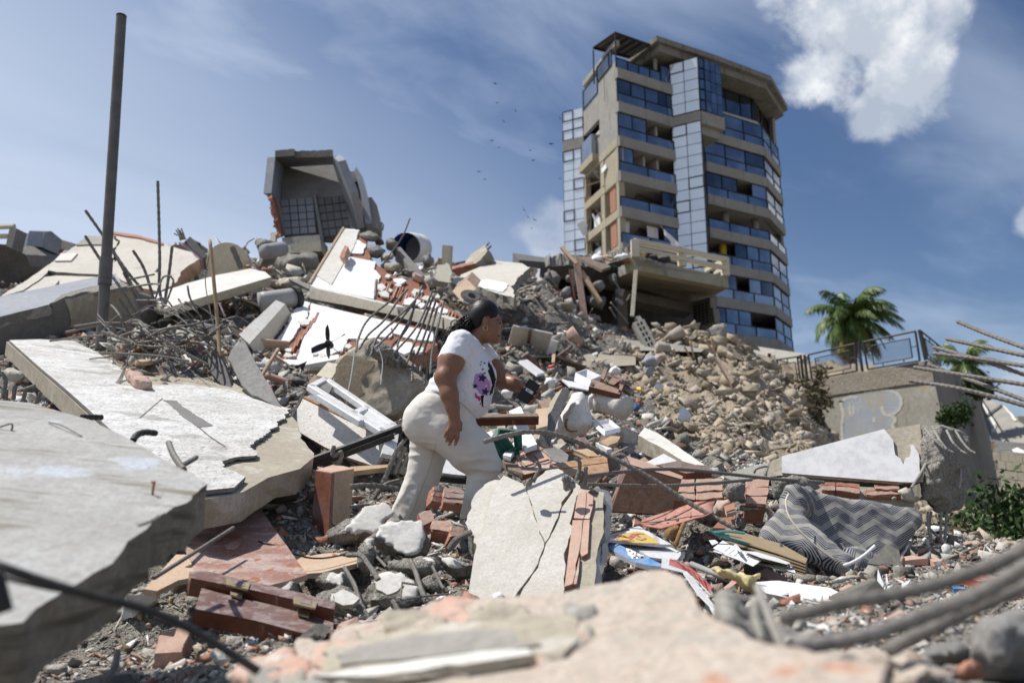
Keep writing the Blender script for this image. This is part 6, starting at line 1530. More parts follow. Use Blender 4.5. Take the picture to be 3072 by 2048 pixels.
for q in([(2020,1090),(2100,1060),(2110,1130),(2040,1150)],[(2000,1180),(2105,1170),(2110,1270),(1930,1260)],[(1310,1160),(1390,1200),(1395,1230),(1315,1232)]):
 slab('clay_shard','A7',q,tri('A7',(*q[0],4.5),(*q[1],4.55),(*q[2],4.4)),.02,m_clay,m_claydust,parent=t,jag=.004)
pwb=tri('A8',(460,450,5.25),(1530,190,4.95),(460,580,5.2))
t=thing('white_beam','thick white painted concrete beam with broken end and bent rebars','beam',pwb.hit('A8',1000,640))
slab('concrete_body','A8',[(365,490,.01),(380,470,.01),(458,445),(1258,235),(1535,186,.01),(1560,640,.01),(1370,660),(450,588),(340,602,.01)],pwb,.35,m_conctan,m_concbroken,parent=t,ext=Vector((.05,.42,-.06)),step=.05)
slab('white_coat','A8',[(457,450),(1256,238),(1296,285,.008),(1330,330,.01),(1345,440,.012),(1385,470,.012),(1408,515,.012),(1425,465,.01),(1458,455,.01),(1462,365,.006),(1485,362,.01),(1528,430,.01),(1535,620,.01),(1480,655),(1380,652),(457,580)],pwb,.02,m_beamw,m_conctan,parent=t,off=.02,step=.04)
hullrock('broken_end',[P('A8',x,y,d)for x,y,d in[(1530,188,4.93),(1700,195,4.85),(1865,208,5.0),(1932,300,5.1),(1925,430,5.1),(1915,640,5.05),(1900,850,5.0),(1790,890,4.95),(1640,880,4.9),(1530,790,4.85),(1545,600,4.82),(1560,350,4.82),(1700,500,4.70),(1850,480,4.85),(1720,760,4.75),(1600,240,5.3),(1880,300,5.4),(1800,850,5.3)]],m_concbroken,.013,.03,11,parent=t,nch=0)
for q in([(1578,222,4.80),(1640,300,4.74),(1720,370,4.70),(1800,412,4.68)],[(1650,235,4.80),(1690,310,4.72),(1745,382,4.68)],[(1745,235,4.8),(1795,330,4.74),(1850,390,4.72),(1900,418,4.7)],[(1815,238,4.9),(1865,320,4.84),(1920,385,4.8),(1968,415,4.78)],[(1585,495,4.8),(1530,590,4.72),(1470,685,4.68)],[(1850,530,4.85),(1858,600,4.8),(1845,690,4.8)],[(1600,870,4.85),(1600,980,4.85),(1625,1100,4.85),(1660,1225,4.85)],[(1625,870,4.9),(1612,1000,4.9),(1650,1200,4.9)],[(1705,870,4.85),(1698,1050,4.85),(1698,1222,4.85)],[(1745,880,4.9),(1740,1000,4.9),(1725,1190,4.9)]):
 rebar('A8',q,.0075,m_conc,parent=t,n=7)
Q('small_block','small grey block at the left end of the white beam','block','A8',[(0,600),(130,540),(350,490),(340,590),(110,640)],((0,600,5.5),(350,490,5.6),(110,640,5.4)),.15,m_conc,m_concbroken,jag=.012)
rebar('A8',[(235,570,5.3),(260,535,5.3),(350,520,5.3),(330,590,5.3)],.007,m_steel,'bent wire in front of the small grey block',None,'wire','wire',ribs=False)
def poly_sd(x,y,poly):
 d=np.full(len(x),1e9);s=np.ones(len(x))
 n=len(poly)
 for i in range(n):
  ax,ay=poly[i];bx,by=poly[i-1]
  ex,ey=bx-ax,by-ay
  wx,wy=x-ax,y-ay
  t_=np.clip((wx*ex+wy*ey)/(ex*ex+ey*ey),0,1)
  d=np.minimum(d,(wx-ex*t_)**2+(wy-ey*t_)**2)
  c1,c2,c3=y>=ay,y<by,ex*wy>ey*wx
  s=np.where((c1&c2&c3)|(~c1&~c2&~c3),-s,s)
 return s*np.sqrt(d)
def smin(a,b,k):
 h=np.clip(.5+.5*(b-a)/k,0,1)
 return b+(a-b)*h-k*h*(1-h)
class Leaf:
 def __init__(s,pl,fr,pts,ht,o=None):
  s.pl=pl;s.o=pl.hit(fr,*pts[0])
  s.X=(pl.hit(fr,*pts[1])-s.o);s.X=(s.X-pl.n*s.X.dot(pl.n)).normalized()
  s.Y=pl.n.cross(s.X)
  s.poly=[((pl.hit(fr,*p)-s.o).dot(s.X),(pl.hit(fr,*p)-s.o).dot(s.Y))for p in pts]
  s.ht=ht
 def loc(s,q):
  r=q-np.array(s.o)
  return r@np.array(s.X),r@np.array(s.Y),r@np.array(s.pl.n)
 def sd(s,q,rnd):
  x,y,h=s.loc(q)
  a=poly_sd(x,y,s.poly)+rnd
  b=np.abs(h+s.ht)-s.ht+rnd
  return np.minimum(np.maximum(a,b),0)+np.sqrt(np.maximum(a,0)**2+np.maximum(b,0)**2)-rnd
lb_=Leaf(tri('A8',(620,700,4.48),(1560,830,4.50),(700,1150,4.36)),'A8',[(560,695),(800,712),(1050,755),(1350,795),(1520,810),(1590,880),(1590,950),(1480,1080),(1380,1180),(1285,1270),(1275,1330),(1180,1320),(900,1300),(650,1260)],.062)
lf_=Leaf(tri('A8',(500,730,4.24),(700,900,4.10),(330,1080,4.0)),'A8',[(255,1055),(300,960),(400,850),(500,748),(560,728),(618,768),(640,860),(720,965),(820,1040),(930,1120),(1045,1170),(1060,1230),(1000,1295),(940,1280),(860,1235),(700,1175),(560,1140),(400,1110),(300,1100)],.062)
lc_=Leaf(tri('A8',(980,1110,4.2),(1260,1240,4.22),(1000,1270,4.05)),'A8',[(960,1130),(1050,1105),(1130,1140),(1230,1210),(1285,1290),(1265,1335),(1150,1320),(1030,1290)],.04)
def matt(q):
 w=.020*fbm(q*np.array([8.,8.,8.]),3)+.007*fbm(q*30.,2)+.004*np.sin((q[:,0]*.8+q[:,2])*95+5*fbm(q*7,2))*np.clip(1-np.abs(q[:,0]-P('A8',680,800,4.2).x)/.16,0,1)
 a,b,c=lb_.sd(q,.055),lf_.sd(q,.058),lc_.sd(q,.038)
 fa,fb=np.array(P('A8',545,800,4.26)),np.array(P('A8',650,800,4.52))
 tt=np.clip((q-fa)@(fb-fa)/((fb-fa)@(fb-fa)),0,1)
 fold=np.sqrt(((q-fa-tt[:,None]*(fb-fa))**2@np.array([1,1,.45])))-.062
 return smin(smin(smin(b,fold,.05),a,.02),c,.03)+w
lo=np.array(P('A8',230,1340,3.8));hi=np.array(P('A8',1650,660,4.7))
V,Fc=surfnet(matt,np.minimum(lo,hi)-.08,np.maximum(lo,hi)+.12,.0105)
def mat_chevron():
 t=NT('chevron_ticking')
 a=t.node('ShaderNodeAttribute');a.attribute_name='st'
 sp=t.node('ShaderNodeSeparateXYZ');t.l.new(a.outputs['Vector'],sp.inputs[0])
 tri_=t.node('ShaderNodeMath');tri_.operation='PINGPONG';t.l.new(sp.outputs[0],tri_.inputs[0]);tri_.inputs[1].default_value=.105
 zz=t.math('ADD',sp.outputs[1],t.math('MULTIPLY',tri_.outputs[0],.62))
 zz=t.math('ADD',zz,t.math('MULTIPLY',t.noise(9,2),.012))
 big=t.math('FRACT',t.math('DIVIDE',zz,.086),0)
 fine=t.math('FRACT',t.math('DIVIDE',zz,.0108),0)
 k=t.math('MULTIPLY',t.ramp(big,.40,.46),t.ramp(fine,.40,.55))
 col=t.mix(k,(.31,.30,.27),(.03,.04,.085))
 col=t.mix(t.ramp(t.noise(30,3),.5,.75,0,.25),col,(.35,.33,.3))
 return t.done(col,.9,t.bump(t.noise(120,2),.4,.004),0,.1)
m_chev=mat_chevron()
mt=mk('mattress',V,Fc,m_chev,smooth=True)
tag(mt,'folded blue and cream chevron striped mattress at right','mattress')
d1,d2,d3=lb_.sd(V,.035),lf_.sd(V,.045),lc_.sd(V,.035)
x1,y1,_=lb_.loc(V);x2,y2,_=lf_.loc(V);x3,y3,_=lc_.loc(V)
k_=np.argmin(np.stack([d1,d2,d3]),0)
st=np.stack([np.choose(k_,[x1,y2*1.0,x3]),np.choose(k_,[y1,x2,y3]),np.zeros(len(V))],-1).astype(np.float32)
at=mt.data.attributes.new('st','FLOAT_VECTOR','POINT');at.data.foreach_set('vector',st.ravel())
rebar('A8',[(505,735,4.0),(485,800,3.95),(510,910,3.9),(600,1030,3.85),(740,1160,3.82),(880,1255,3.8)],.005,m_cream,'pale cable lying over the folded mattress',None,'cable','cable',ribs=False)
rebar('A8',[(940,1295,3.75),(1010,1270,3.75),(1100,1215,3.75),(1185,1140,3.75)],.008,m_paper,'white plastic strip curling up in front of the mattress',None,'plastic_strip','strip',ribs=False)
# scoop, books, papers, mats
bk=[(500,415),(700,355),(900,290),(1130,212),(1240,206),(1352,206)]
bt=[(478,458),(640,452),(850,432),(1080,385),(1200,365),(1310,325)]
ft=[(505,482),(715,528),(930,462),(1112,402),(1215,382),(1330,330)]
V=[]
for i in range(6):
 A,B,C=P('A11',*bk[i],4.15),P('A11',*bt[i],3.92),P('A11',*ft[i],3.80)
 for s in range(9):
  u=s/8
  V.append(A*(1-u)**2+B*2*u*(1-u)+C*u*u+(B-(A+C)/2)*.35*math.sin(math.pi*u))
Fc=[(i*9+s,i*9+s+1,(i+1)*9+s+1,(i+1)*9+s)for i in range(5)for s in range(8)]
o=tag(mk('red_scoop',V,Fc,m_redplastic,smooth=True),'red plastic scoop shaped shovel head full of grit','scoop')
so=o.modifiers.new('thick','SOLIDIFY');so.thickness=.007
for x,y,w in((880,385,38),(690,410,24),(770,415,26),(590,435,40),(1060,380,22)):
 rock('grit_stone','small stone lying in the red scoop','stone','A11',[(x-w,y),(x-w*.4,y-w*.8),(x+w*.6,y-w*.7),(x+w,y+w*.1),(x,y+w*.6)],3.88,.03,m_stonegrey if w>30 else m_claydust,.008,.008,30,group='stones in the red scoop')
pbk=tri('A11',(100,610,3.5),(460,497,3.9),(840,712,3.55))
t=thing('board_book','open white and yellow picture book lying beside the cracked slab','book',pbk.hit('A11',450,640))
slab('cover','A11',[(85,600),(120,578),(460,497),(540,545),(842,714),(690,712),(95,655)],pbk,.012,m_cardwhite,parent=t)
slab('yellow_field','A11',[(165,608),(430,566),(500,575),(640,650),(705,708),(400,700),(185,652)],pbk,.001,m_yellow,parent=t,off=.002)
for q,w in(([(190,640),(250,610),(330,645),(400,600),(470,640)],.012),([(350,660),(430,600),(520,600)],.012),([(420,650),(480,670),(540,650)],.010),([(95,668),(240,672),(400,680)],.010)):
 ribbon('red_lettering','A11',q,pbk,w,m_red,t,.004)
for i in range(9):ribbon('title_letter','A11',[(140+i*23,590-i*5),(150+i*23,568-i*5),(158+i*23,586-i*5)],pbk,.004,m_plum,t,.003)
for i in range(4):ribbon('print_line','A11',[(600+i*12,580+i*24),(660+i*14,605+i*24)],pbk,.006,m_print,t,.003)
Q('white_box','flattened white card box under the picture book','box','A11',[(210,706),(765,714),(930,792),(900,802),(500,800),(330,745)],((210,706,3.55),(765,714,3.75),(500,800,3.4)),.01,m_cardwhite)
Q('white_box','folded flap of the white card box','box','A11',[(495,803),(900,806),(955,832),(905,897),(760,885),(580,862)],((495,803,3.38),(900,806,3.45),(760,885,3.35)),.01,m_cardwhite)
Q('white_box','white box end right of the folded flap','box','A11',[(950,800),(1000,795),(998,870),(960,905),(930,880)],((950,800,3.5),(1000,795,3.6),(960,905,3.45)),.01,m_cardwhite)
pbl=tri('A11',(95,690,3.45),(720,945,3.15),(230,830,3.3))
t=thing('blue_packet','bright blue printed packet sticking out beside the cracked slab','packet',pbl.hit('A11',400,880))
slab('sleeve','A11',[(92,715),(105,690),(150,680),(300,752),(520,848),(722,940),(716,972),(600,962),(420,925),(230,832),(95,745)],pbl,.02,m_bluepack,m_cardwhite,parent=t)
slab('letter_tiles','A11',[(305,762,.004),(360,775,.004),(525,850,.004),(470,880,.004),(380,888,.004),(325,840,.004)],pbl,.001,m_paper,parent=t,off=.002,step=.012)
GL={'M':[(-1,1),(-1,-1),(0,.4),(1,-1),(1,1)],'A':[(-1,1),(0,-1),(1,1)],'R':[(-1,1),(-1,-1),(1,-.8),(-.6,0),(1,1)],'E':[(1,-1),(-1,-1),(-1,1),(1,1)],'O':[(0,-1),(-1,0),(0,1),(1,0),(0,-1)],'Y':[(-1,-1),(0,0),(1,-1),(0,0),(0,1)]}
for ch,x,y in(('M',490,868),('A',455,868),('R',425,855),('E',385,830),('O',350,800),('M',405,875),('Y',430,826)):
 ribbon('letter','A11',[(x-9*p[0],y-9*p[1])for p in GL[ch]],pbl,.0028,m_black,t,.004)
prd=tri('A11',(815,880,3.2),(1310,1215,3.0),(805,950,3.1))
t=thing('red_carton','red and black striped carton with a white flap','carton',prd.hit('A11',1100,1200))
slab('white_end','A11',[(733,866),(818,882),(806,952),(1022,1032),(1000,1046),(722,986)],prd,.004,m_cardwhite,parent=t)
slab('red_face','A11',[(818,884),(1000,948),(1130,1040),(1315,1215),(1292,1300),(1180,1180),(1012,1030),(806,952)],prd,.004,m_red,m_cardwhite,parent=t,off=.002)
for i in range(6):slab('black_stripe','A11',[(900+i*62,925+i*42),(918+i*62,935+i*44),(1010+i*52,1032+i*48),(995+i*52,1020+i*46)],prd,.001,m_black,parent=t,off=.0045)
pfl=tri('A11',(980,1040,3.05),(1110,1120,3.0),(1330,1450,2.7))
slab('white_flap','A11',[(978,1042),(1020,1035),(1110,1120),(1352,1440),(1312,1455),(1150,1290)],pfl,.004,m_plasticw,parent=t)
V,Fc=tube_vf([P('A11',1075,945,3.3),P('A11',1500,1115,3.05)],.0115,14,False);o=tag(mk('plastic_pipe',V,Fc,m_pvc,smooth=True),'grey plastic pipe pointing at the striped carton','pipe')
so=o.modifiers.new('thick','SOLIDIFY');so.thickness=.003
rock('coconut_husk','brown fibrous coconut husk under the red scoop','coconut','A11',[(755,560),(800,500),(900,478),(965,490),(940,560),(850,690),(790,680)],3.72,.06,m_husk,.01,.008,26)
rebar('A11',[(990,465,3.7),(940,580,3.65),(885,735,3.6)],.010,m_husk,'brown husk stick beside the coconut husk',None,'stick','stick',ribs=False)
t=thing('woven_mats','stack of woven straw mats with teal edging beside the mattress','mats',P('A11',1900,800,3.7))
for i in range(5):
 o_=i*26
 pm_=tri('A11',(1400,545+o_,3.95-i*.02),(2120,705+o_*.6,3.75-i*.02),(1500,620+o_,3.8-i*.02))
 slab('mat','A11',[(1300+12*i,548+o_),(1400,525+o_),(1545,528+o_),(1900,640+o_*.8),(2125,702+o_*.6),(2440,880),(2420,925),(2100,812+o_*.3),(1700,690+o_*.8),(1480,618+o_)],pm_,.006,m_weave,parent=t,off=-.012*i)
for q in([(1285,548),(1380,600),(1500,640),(1800,730),(2080,815)],[(1400,640),(1440,610),(1520,615)],[(2125,705),(2140,790),(2100,815)],[(2130,800),(2250,900),(2400,960)],[(1330,575),(1500,560),(1700,580)],[(1960,790),(2020,800)]):
 V,Fc=tube_vf(catmull([P('A11',x,y,3.68)for x,y in q],20),.007,5);mk('teal_edging',V,Fc,m_tealtrim,t)
for i,q in enumerate([[(1332,755),(1445,668),(1895,902),(1805,966)],[(1330,790),(1400,760),(1880,905),(1800,968),(1600,880)],[(1570,720),(1600,705),(1670,790),(1650,800)],[(1690,790),(1900,800),(2240,930),(2200,945),(1900,870)],[(1940,955),(2050,930),(2295,1030),(2290,1070),(2170,1020)],[(2030,960),(2060,935),(2290,1015),(2300,1045)],[(2180,905),(2330,990),(2250,985)],[(1280,665),(1350,660),(1390,690),(1320,720)]]):
 pp2=tri('A11',(*q[0],3.62-.02*i),(*q[1],3.72-.02*i),(*q[2],3.5-.02*i))
 o=Q('paper_sheet',['top printed paper sheet below the woven mats','lower printed paper sheet below the woven mats','small folded paper tip beside the mats','crumpled grey newspaper under the mats','folded white envelope below the newspaper','second folded envelope edge below the newspaper','paper corner right of the envelopes','paper scrap left of the mats'][i],'paper','A11',q,pp2,.002,m_paper if i not in(3,)else m_cardwhite,jag=.003)
 if i in(0,1,4):
  for k in range(5):
   a_=Lp(q[0],q[-1],.25+.12*k);b_=Lp(q[1],q[2],.25+.12*k)
   ribbon('print_line','A11',[Lp(a_,b_,.15),Lp(a_,b_,.75)],pp2,.004,m_print,o,.001)
rock('yellow_cloth','crumpled pale yellow cloth at the centre right foreground','cloth','A11',[(1440,1035),(1600,1020),(1700,1050),(1850,1085),(1830,1180),(1810,1275),(1700,1240),(1560,1130)],3.0,.05,m_yelcloth,.008,.03,12,smooth=True)
t=thing('plaster_block','white faced plaster block with broken brick underside at lower right','block',P('B4',650,1150,2.9))
ppb=tri('B4',(250,770,3.1),(1000,910,3.1),(700,945,2.75))
slab('white_face','B4',[(248,775,.006),(430,765),(830,820),(1000,908),(900,935,.01),(740,945,.01),(330,862,.012)],ppb,.02,m_white,m_conctan,parent=t)
hullrock('broken_brick',[P('B4',x,y,d)for x,y,d in[(225,850,3.0),(330,875,2.85),(740,960,2.75),(1000,930,3.0),(1150,990,3.0),(1130,1120,2.9),(900,1200,2.8),(620,1260,2.75),(450,1150,2.8),(230,960,2.95),(600,1000,3.3),(1000,950,3.3)]],m_concbroken,.012,.025,14,parent=t)
for x,y,w in((580,1120,40),(710,1140,45),(1010,1060,40),(860,1130,34)):
 pz=tri('B4',(x,y,2.62),(x+50,y,2.64),(x,y+50,2.6))
 slab('brick_hole','B4',[(x-w,y-w*.7),(x+w,y-w*.6),(x+w*.9,y+w*.7),(x-w*.8,y+w*.6)],pz,.01,m_claydark,m_clay,parent=t,jag=.004)
for q in([(1205,680),(1200,780),(1235,865),(1250,800)],[(1270,710),(1262,860),(1285,780)],[(1465,755),(1400,790),(1395,830),(1440,790)],[(1240,720),(1245,870),(1256,868)],[(1290,950),(1380,1010),(1350,1050),(1310,1000)],[(1150,1090),(1250,1050),(1370,1080),(1250,1110)]):
 Q('paper_sheet','stiff white paper leaf standing in the brick rubble at lower right','paper','B4',q,tri('B4',(*q[0],3.3),(*q[1],3.3),(q[2][0],q[2][1]+5,3.24)),.002,m_paper,group='upright paper leaves at lower right')
for q in([(1130,970),(1250,1020),(1390,1075)],[(1330,935),(1450,970),(1550,1000)],[(1330,965),(1420,1000),(1500,1025)]):
 rebar('B4',[(*p,2.9)for p in q],.009,m_cream,'cream plastic trim strip in the brick rubble at lower right','plastic trims at lower right','trim_strip','strip',ribs=False)
# blurred foreground
t=thing('wall_fragment','big blurred brick and plaster wall fragment along the bottom edge','wall',P('B3',400,1568,1.1))
pfg=tri('B2',(760,1240,1.42),(3430,690,1.34),(2300,1568,.98))
fo=1829.3
rid=[(120,1640),(140,1560),(210,1450),(330,1370),(480,1290,.006),(500,1215,.008),(600,1215,.008),(640,1245,.006),(760,1235,.006),(790,1165,.01),(900,1110,.012),(1200,1060,.012),(1380,1040,.012),(1450,990,.01),(1560,925,.01),(1700,925,.012),(1830,905),(fo+200,900),(fo+800,855,.01),(fo+1000,800,.01),(fo+1200,770,.012),(fo+1340,695,.01),(fo+1560,680,.01),(fo+1690,735,.012),(fo+1780,860,.012),(fo+1830,980,.012),(fo+1960,1080,.014),(fo+2150,1150,.014),(fo+2400,1270,.014),(fo+2750,1340,.014),(fo+3300,1400,.014),(fo+3300,1900),(120,1900)]
m_fg=surf('dusty_masonry',(.46,.40,.335),(.51,.455,.39),(.42,.31,.24),7,bump=.45,bs=40,bd=.02,spots=[((.46,.26,.18),6,.58,.66),((.42,.38,.32),9,.56,.64)])
slab('masonry','B2',rid,pfg,.16,m_fg,m_fg,parent=t,jag=.004,step=.03)
slab('render_patch','B2',[(760,1300,.012),(1000,1260,.015),(1300,1200,.02),(1700,1130,.02),(fo+400,1090,.02),(fo+850,1080,.02),(fo+900,1250,.02),(fo+780,1370,.015),(fo+300,1400,.012),(1300,1480,.015),(700,1540,.02)],pfg,.02,m_conctan,m_conctan,parent=t,off=.008,step=.03)
slab('grey_patch','B2',[(820,1400,.02),(1100,1310,.02),(1500,1250,.02),(fo,1220,.02),(fo+400,1250,.02),(fo+600,1330,.02),(fo+300,1385,.01),(fo,1390,.01),(1300,1450,.015),(850,1490,.02)],pfg,.01,m_conc,m_conc,parent=t,off=.012,step=.03)
slab('white_strip','B2',[(640,1600),(1100,1530,.01),(1500,1470,.01),(fo+100,1415,.01),(fo+500,1395,.012),(fo+540,1440,.012),(fo+200,1490,.015),(1700,1520,.015),(1100,1610)],pfg,.015,m_whitedirty,m_conctan,parent=t,off=.016,step=.03)
rs=random.Random(14)
for i in range(20):
 x,y=rs.uniform(200,fo+1750),0
 top=np.interp(x,[200,760,1400,1830,fo+1000,fo+1500,fo+1750],[1470,1260,1050,920,820,720,880])
 y=top+rs.uniform(0,1)**1.5*560
 w=rs.uniform(140,380)
 q=[(x+w*math.cos(k*1.05)*rs.uniform(.6,1.1),y+w*.5*math.sin(k*1.05)*rs.uniform(.6,1.1))for k in range(6)]
 hullrock('masonry_lump',[pfg.hit('B2',*p)+pfg.n*z for p in q for z in(-.03,rs.uniform(.002,.012))],rs.choice((m_fg,m_fg,m_fg,m_claydust,m_conctan,m_conc)),.007,.013,22,parent=t,seed=i)
rock('foreground_stone','grey blurred stone beside the bottom wall fragment','stone','B3',[(1900,1000),(1935,850),(2010,785),(2140,890),(2260,1060),(2420,1120),(2500,1400),(2300,1700),(1950,1700)],1.25,.14,m_conc,.011,.022,18,nch=9)
rock('foreground_stone','grey blurred rubble mass at the bottom right','stone','B4',[(60,1350),(350,1320),(700,1330),(1000,1400),(1280,1310),(1600,1290),(1800,1420),(1900,1700),(1000,1750),(60,1750)],1.2,.12,m_fg,.011,.022,18,nch=9)
for i,(q,d,m_)in enumerate([([(300,1180),(520,1120),(760,1200),(820,1330),(560,1400),(320,1340)],1.5,m_conc),([(900,1330),(1100,1270),(1300,1300),(1320,1420),(1000,1450)],1.35,m_fg),([(1500,1330),(1700,1230),(1900,1260),(1950,1400),(1600,1450)],1.45,m_concgrey),([(-100,1150),(100,1080),(250,1150),(260,1320),(0,1350)],1.3,m_conctan),([(1300,1500),(1600,1420),(1800,1480),(1800,1650),(1300,1650)],1.0,m_fg),([(100,1480),(400,1400),(700,1440),(800,1650),(100,1650)],.98,m_fg),([(700,1500),(1000,1430),(1300,1470),(1300,1650),(700,1650)],.96,m_conctan)]):
 rock('foreground_stone',['blurred grey stone behind the leaning prop','blurred pinkish stone below the sweeping rebars','dark blurred stone left of the corner stone','tan blurred stone left of the leaning prop','blurred pinkish lump at the bottom right edge','blurred pinkish lump at the bottom edge right of the wall fragment','tan blurred lump at the bottom edge between pinkish ones'][i],'stone','B4',q,d,.08,m_,.010,.022,18,nch=9)
rock('foreground_stone','large blurred grey stone in the lower right corner','stone','B4',[(1930,1400),(1960,1000),(2100,960),(2500,930),(2600,1300),(2400,1600),(2000,1560)],1.35,.12,m_concgrey,.011,.022,18,nch=9)
rock('foreground_stone','blurred red stone at the bottom right corner','stone','B4',[(1780,1450),(1900,1370),(1990,1400),(2010,1530),(1850,1580)],1.25,.05,m_clay,.01,.012,24,nch=9)
g7='blurred rebars close to the camera'
rebar('B4',[(430,1062,.98),(700,1000,.97),(1000,925,.96),(1400,862,.95),(1900,722,.94),(2200,600,.93),(2450,460,.92)],.0082,m_steel,'upper blurred rebar sweeping across the lower right',g7,n=10)
rebar('B4',[(540,1295,.93),(1100,1195,.92),(1500,1062,.91),(2000,862,.90),(2450,620,.88)],.0085,m_steel,'lower blurred rebar sweeping across the lower right',g7,n=10)
rebar('B4',[(1270,1320,1.05),(1550,1180,1.04),(1900,1010,1.03),(2450,770,1.0)],.0085,m_steel,'blurred rebar nearest the right corner stone',g7,n=10)
rebar('B4',[(265,815,1.15),(370,1080,1.1),(470,1320,1.05),(560,1520,1.02)],.0065,m_conc,'blurred grey prop leaning at the lower middle right',g7,ribs=False)
rebar('B4',[(245,900,1.2),(262,1100,1.18),(300,1260,1.15)],.008,m_conc,'second blurred grey prop behind the leaning one',g7,ribs=False)
rebar('B1',[(-120,610,1.0),(300,758,1.02),(700,878,1.04),(1000,950,1.06),(1250,1030,1.08),(1600,1205,1.1),(2030,1478,1.12)],.0062,m_steeldark,'dark blurred cable crossing the lower left slab','cables at the lower left','cable','cable',ribs=False)
rebar('B1',[(-100,700,1.1),(150,770,1.1),(420,830,1.1),(700,876,1.08)],.0035,m_steeldark,'thin second cable beside the dark blurred cable','cables at the lower left','cable','cable',ribs=False)
rebar('B1',[(-40,700,.95),(40,1010,.95)],.009,m_steeldark,'short dark blurred bar at the left edge','cables at the lower left','bar','bar',ribs=False)
rebar('B1',[(920,1330,2.2),(900,1440,2.1),(820,1568,2.0)],.009,m_steel,'pale bent bar in the dark pit at lower left',None,ribs=False)
g8='ribbed rebars pointing in from the right edge'
for q,lb in(([(1830,430,3.5),(2100,540,3.3),(2450,668,3.1)],'topmost ribbed rebar at the right edge'),([(1745,565,3.5),(2050,630,3.3),(2450,716,3.1)],'second ribbed rebar from the top at the right edge'),([(1645,630,3.5),(1900,700,3.35),(2150,775,3.2),(2450,878,3.1)],'third ribbed rebar from the top at the right edge'),([(1640,680,3.4),(2000,722,3.25),(2450,792,3.05)],'rusty tipped middle rebar at the right edge'),([(1600,765,3.6),(1800,840,3.5),(2050,930,3.3),(2450,1080,3.1)],'rebar crossing behind the lower bars at right'),([(1490,788,3.4),(1900,852,3.2),(2450,938,3.0)],'long lower rebar above the lowest one at right'),([(1455,893,3.3),(1800,945,3.15),(2100,1015,3.05),(2450,1115,2.95)],'lowest ribbed rebar at the right edge')):
 rebar('A4',q,.0088,m_steel,lb,g8,n=9)
# the woman walking up the rubble
WD=4.5
WK=WD/FPX*500/1089
def PW(x,y,dd=0.0):return np.array(P('W',x,y,WD+dd))
class Field:
 def __init__(s,lo,hi,h):
  s.lo,s.h=np.array(lo),h
  s.n=((np.array(hi)-s.lo)/h).astype(int)+2
  s.v=np.full(s.n,1.0)
 def pts(s,a,b):
  ax=[s.lo[k]+s.h*np.arange(a[k],b[k])for k in range(3)]
  return np.stack(np.meshgrid(*ax,indexing='ij'),-1)
 def add(s,fn,lo,hi,k=.02,op='u'):
  a=np.clip(((np.array(lo)-k*1.5-s.lo)/s.h).astype(int),0,s.n)
  b=np.clip(((np.array(hi)+k*1.5-s.lo)/s.h).astype(int)+2,0,s.n)
  if(b<=a).any():return
  sl=tuple(slice(a[i],b[i])for i in range(3))
  d=fn(s.pts(a,b))
  s.v[sl]=smin(s.v[sl],d,k)if op=='u' else-smin(-s.v[sl],d,k)
 def cone(s,p,q,r0,r1,k=.02,op='u',flat=None,clip=None):
  p,q=np.array(p),np.array(q)
  ba=q-p;L2=ba@ba
  def fn(g):
   w=g-p
   t=np.clip((w@ba)/L2,0,1)
   e=w-t[...,None]*ba
   if flat is not None:e=e*np.array(flat)
   d=np.sqrt((e**2).sum(-1))-(r0+(r1-r0)*t)
   if clip is not None:d=np.maximum(d,(g-np.array(clip[0]))@np.array(clip[1]))
   return d
  r=max(r0,r1)*(1.6 if flat is not None else 1.0)
  s.add(fn,np.minimum(p,q)-r,np.maximum(p,q)+r,k,op)
 def chain(s,P_,R_,k=.02,**kw):
  for i in range(len(P_)-1):s.cone(P_[i],P_[i+1],R_[i],R_[i+1],k,**kw)
 def ell(s,c,r,k=.03,op='u'):
  c,r=np.array(c),np.array(r)
  def fn(g):
   w=g-c
   k0=np.sqrt(((w/r)**2).sum(-1));k1=np.sqrt(((w/(r*r))**2).sum(-1))+1e-9
   return k0*(k0-1)/k1
  s.add(fn,c-r,c+r,k,op)
 def mesh(s,extra=None):
  v=s.v
  if extra is not None:
   m=np.abs(v)<.04
   g=s.pts((0,0,0),s.n)
   v=v.copy();v[m]=extra(g[m],v[m])
  return surfnet(lambda q:v.reshape(-1),s.lo,s.lo+s.h*(s.n-1)+s.h*.01,s.h)
def wpix(g):
 dep=g[...,1]*CP+g[...,2]*SP
 u=CX+FPX*g[...,0]/dep;v=CY-FPX*(g[...,2]*CP-g[...,1]*SP)/dep
 return(u-1150)/(500/1089),(v-880)/(500/1089)
r_=lambda px:px*WK
woman=thing('person','woman in white star print t-shirt and cream trousers climbing with a phone','person',Vector(PW(330,1560)))
LO,HI=np.minimum(PW(-40,1640,-.42),PW(1060,0,-.42))-.02,np.maximum(PW(1060,0,.42),PW(-40,1640,.42))+.02
bd=Field(LO,HI,.0052)
bd.ell(PW(545,400),(.085,.165,.10));bd.ell(PW(530,560),(.14,.16,.15));bd.ell(PW(430,740),(.15,.16,.15))
bd.chain([PW(430,860,-.09),PW(585,1037,-.1),PW(660,1125,-.08),PW(625,1235,-.07),PW(600,1440,-.06)],[r_(110),r_(100),r_(72),r_(52),r_(42)])
bd.chain([PW(330,880,.09),PW(290,1050,.1),PW(255,1200,.1),PW(192,1350,.1),PW(110,1530,.1)],[r_(110),r_(90),r_(75),r_(58),r_(42)])
bd.chain([PW(600,1440,-.06),PW(690,1490,-.06)],[r_(45),r_(36)]);bd.chain([PW(110,1535,.1),PW(215,1575,.1)],[r_(45),r_(36)])
bd.cone(PW(565,335),PW(640,245),r_(72),r_(62),.03)
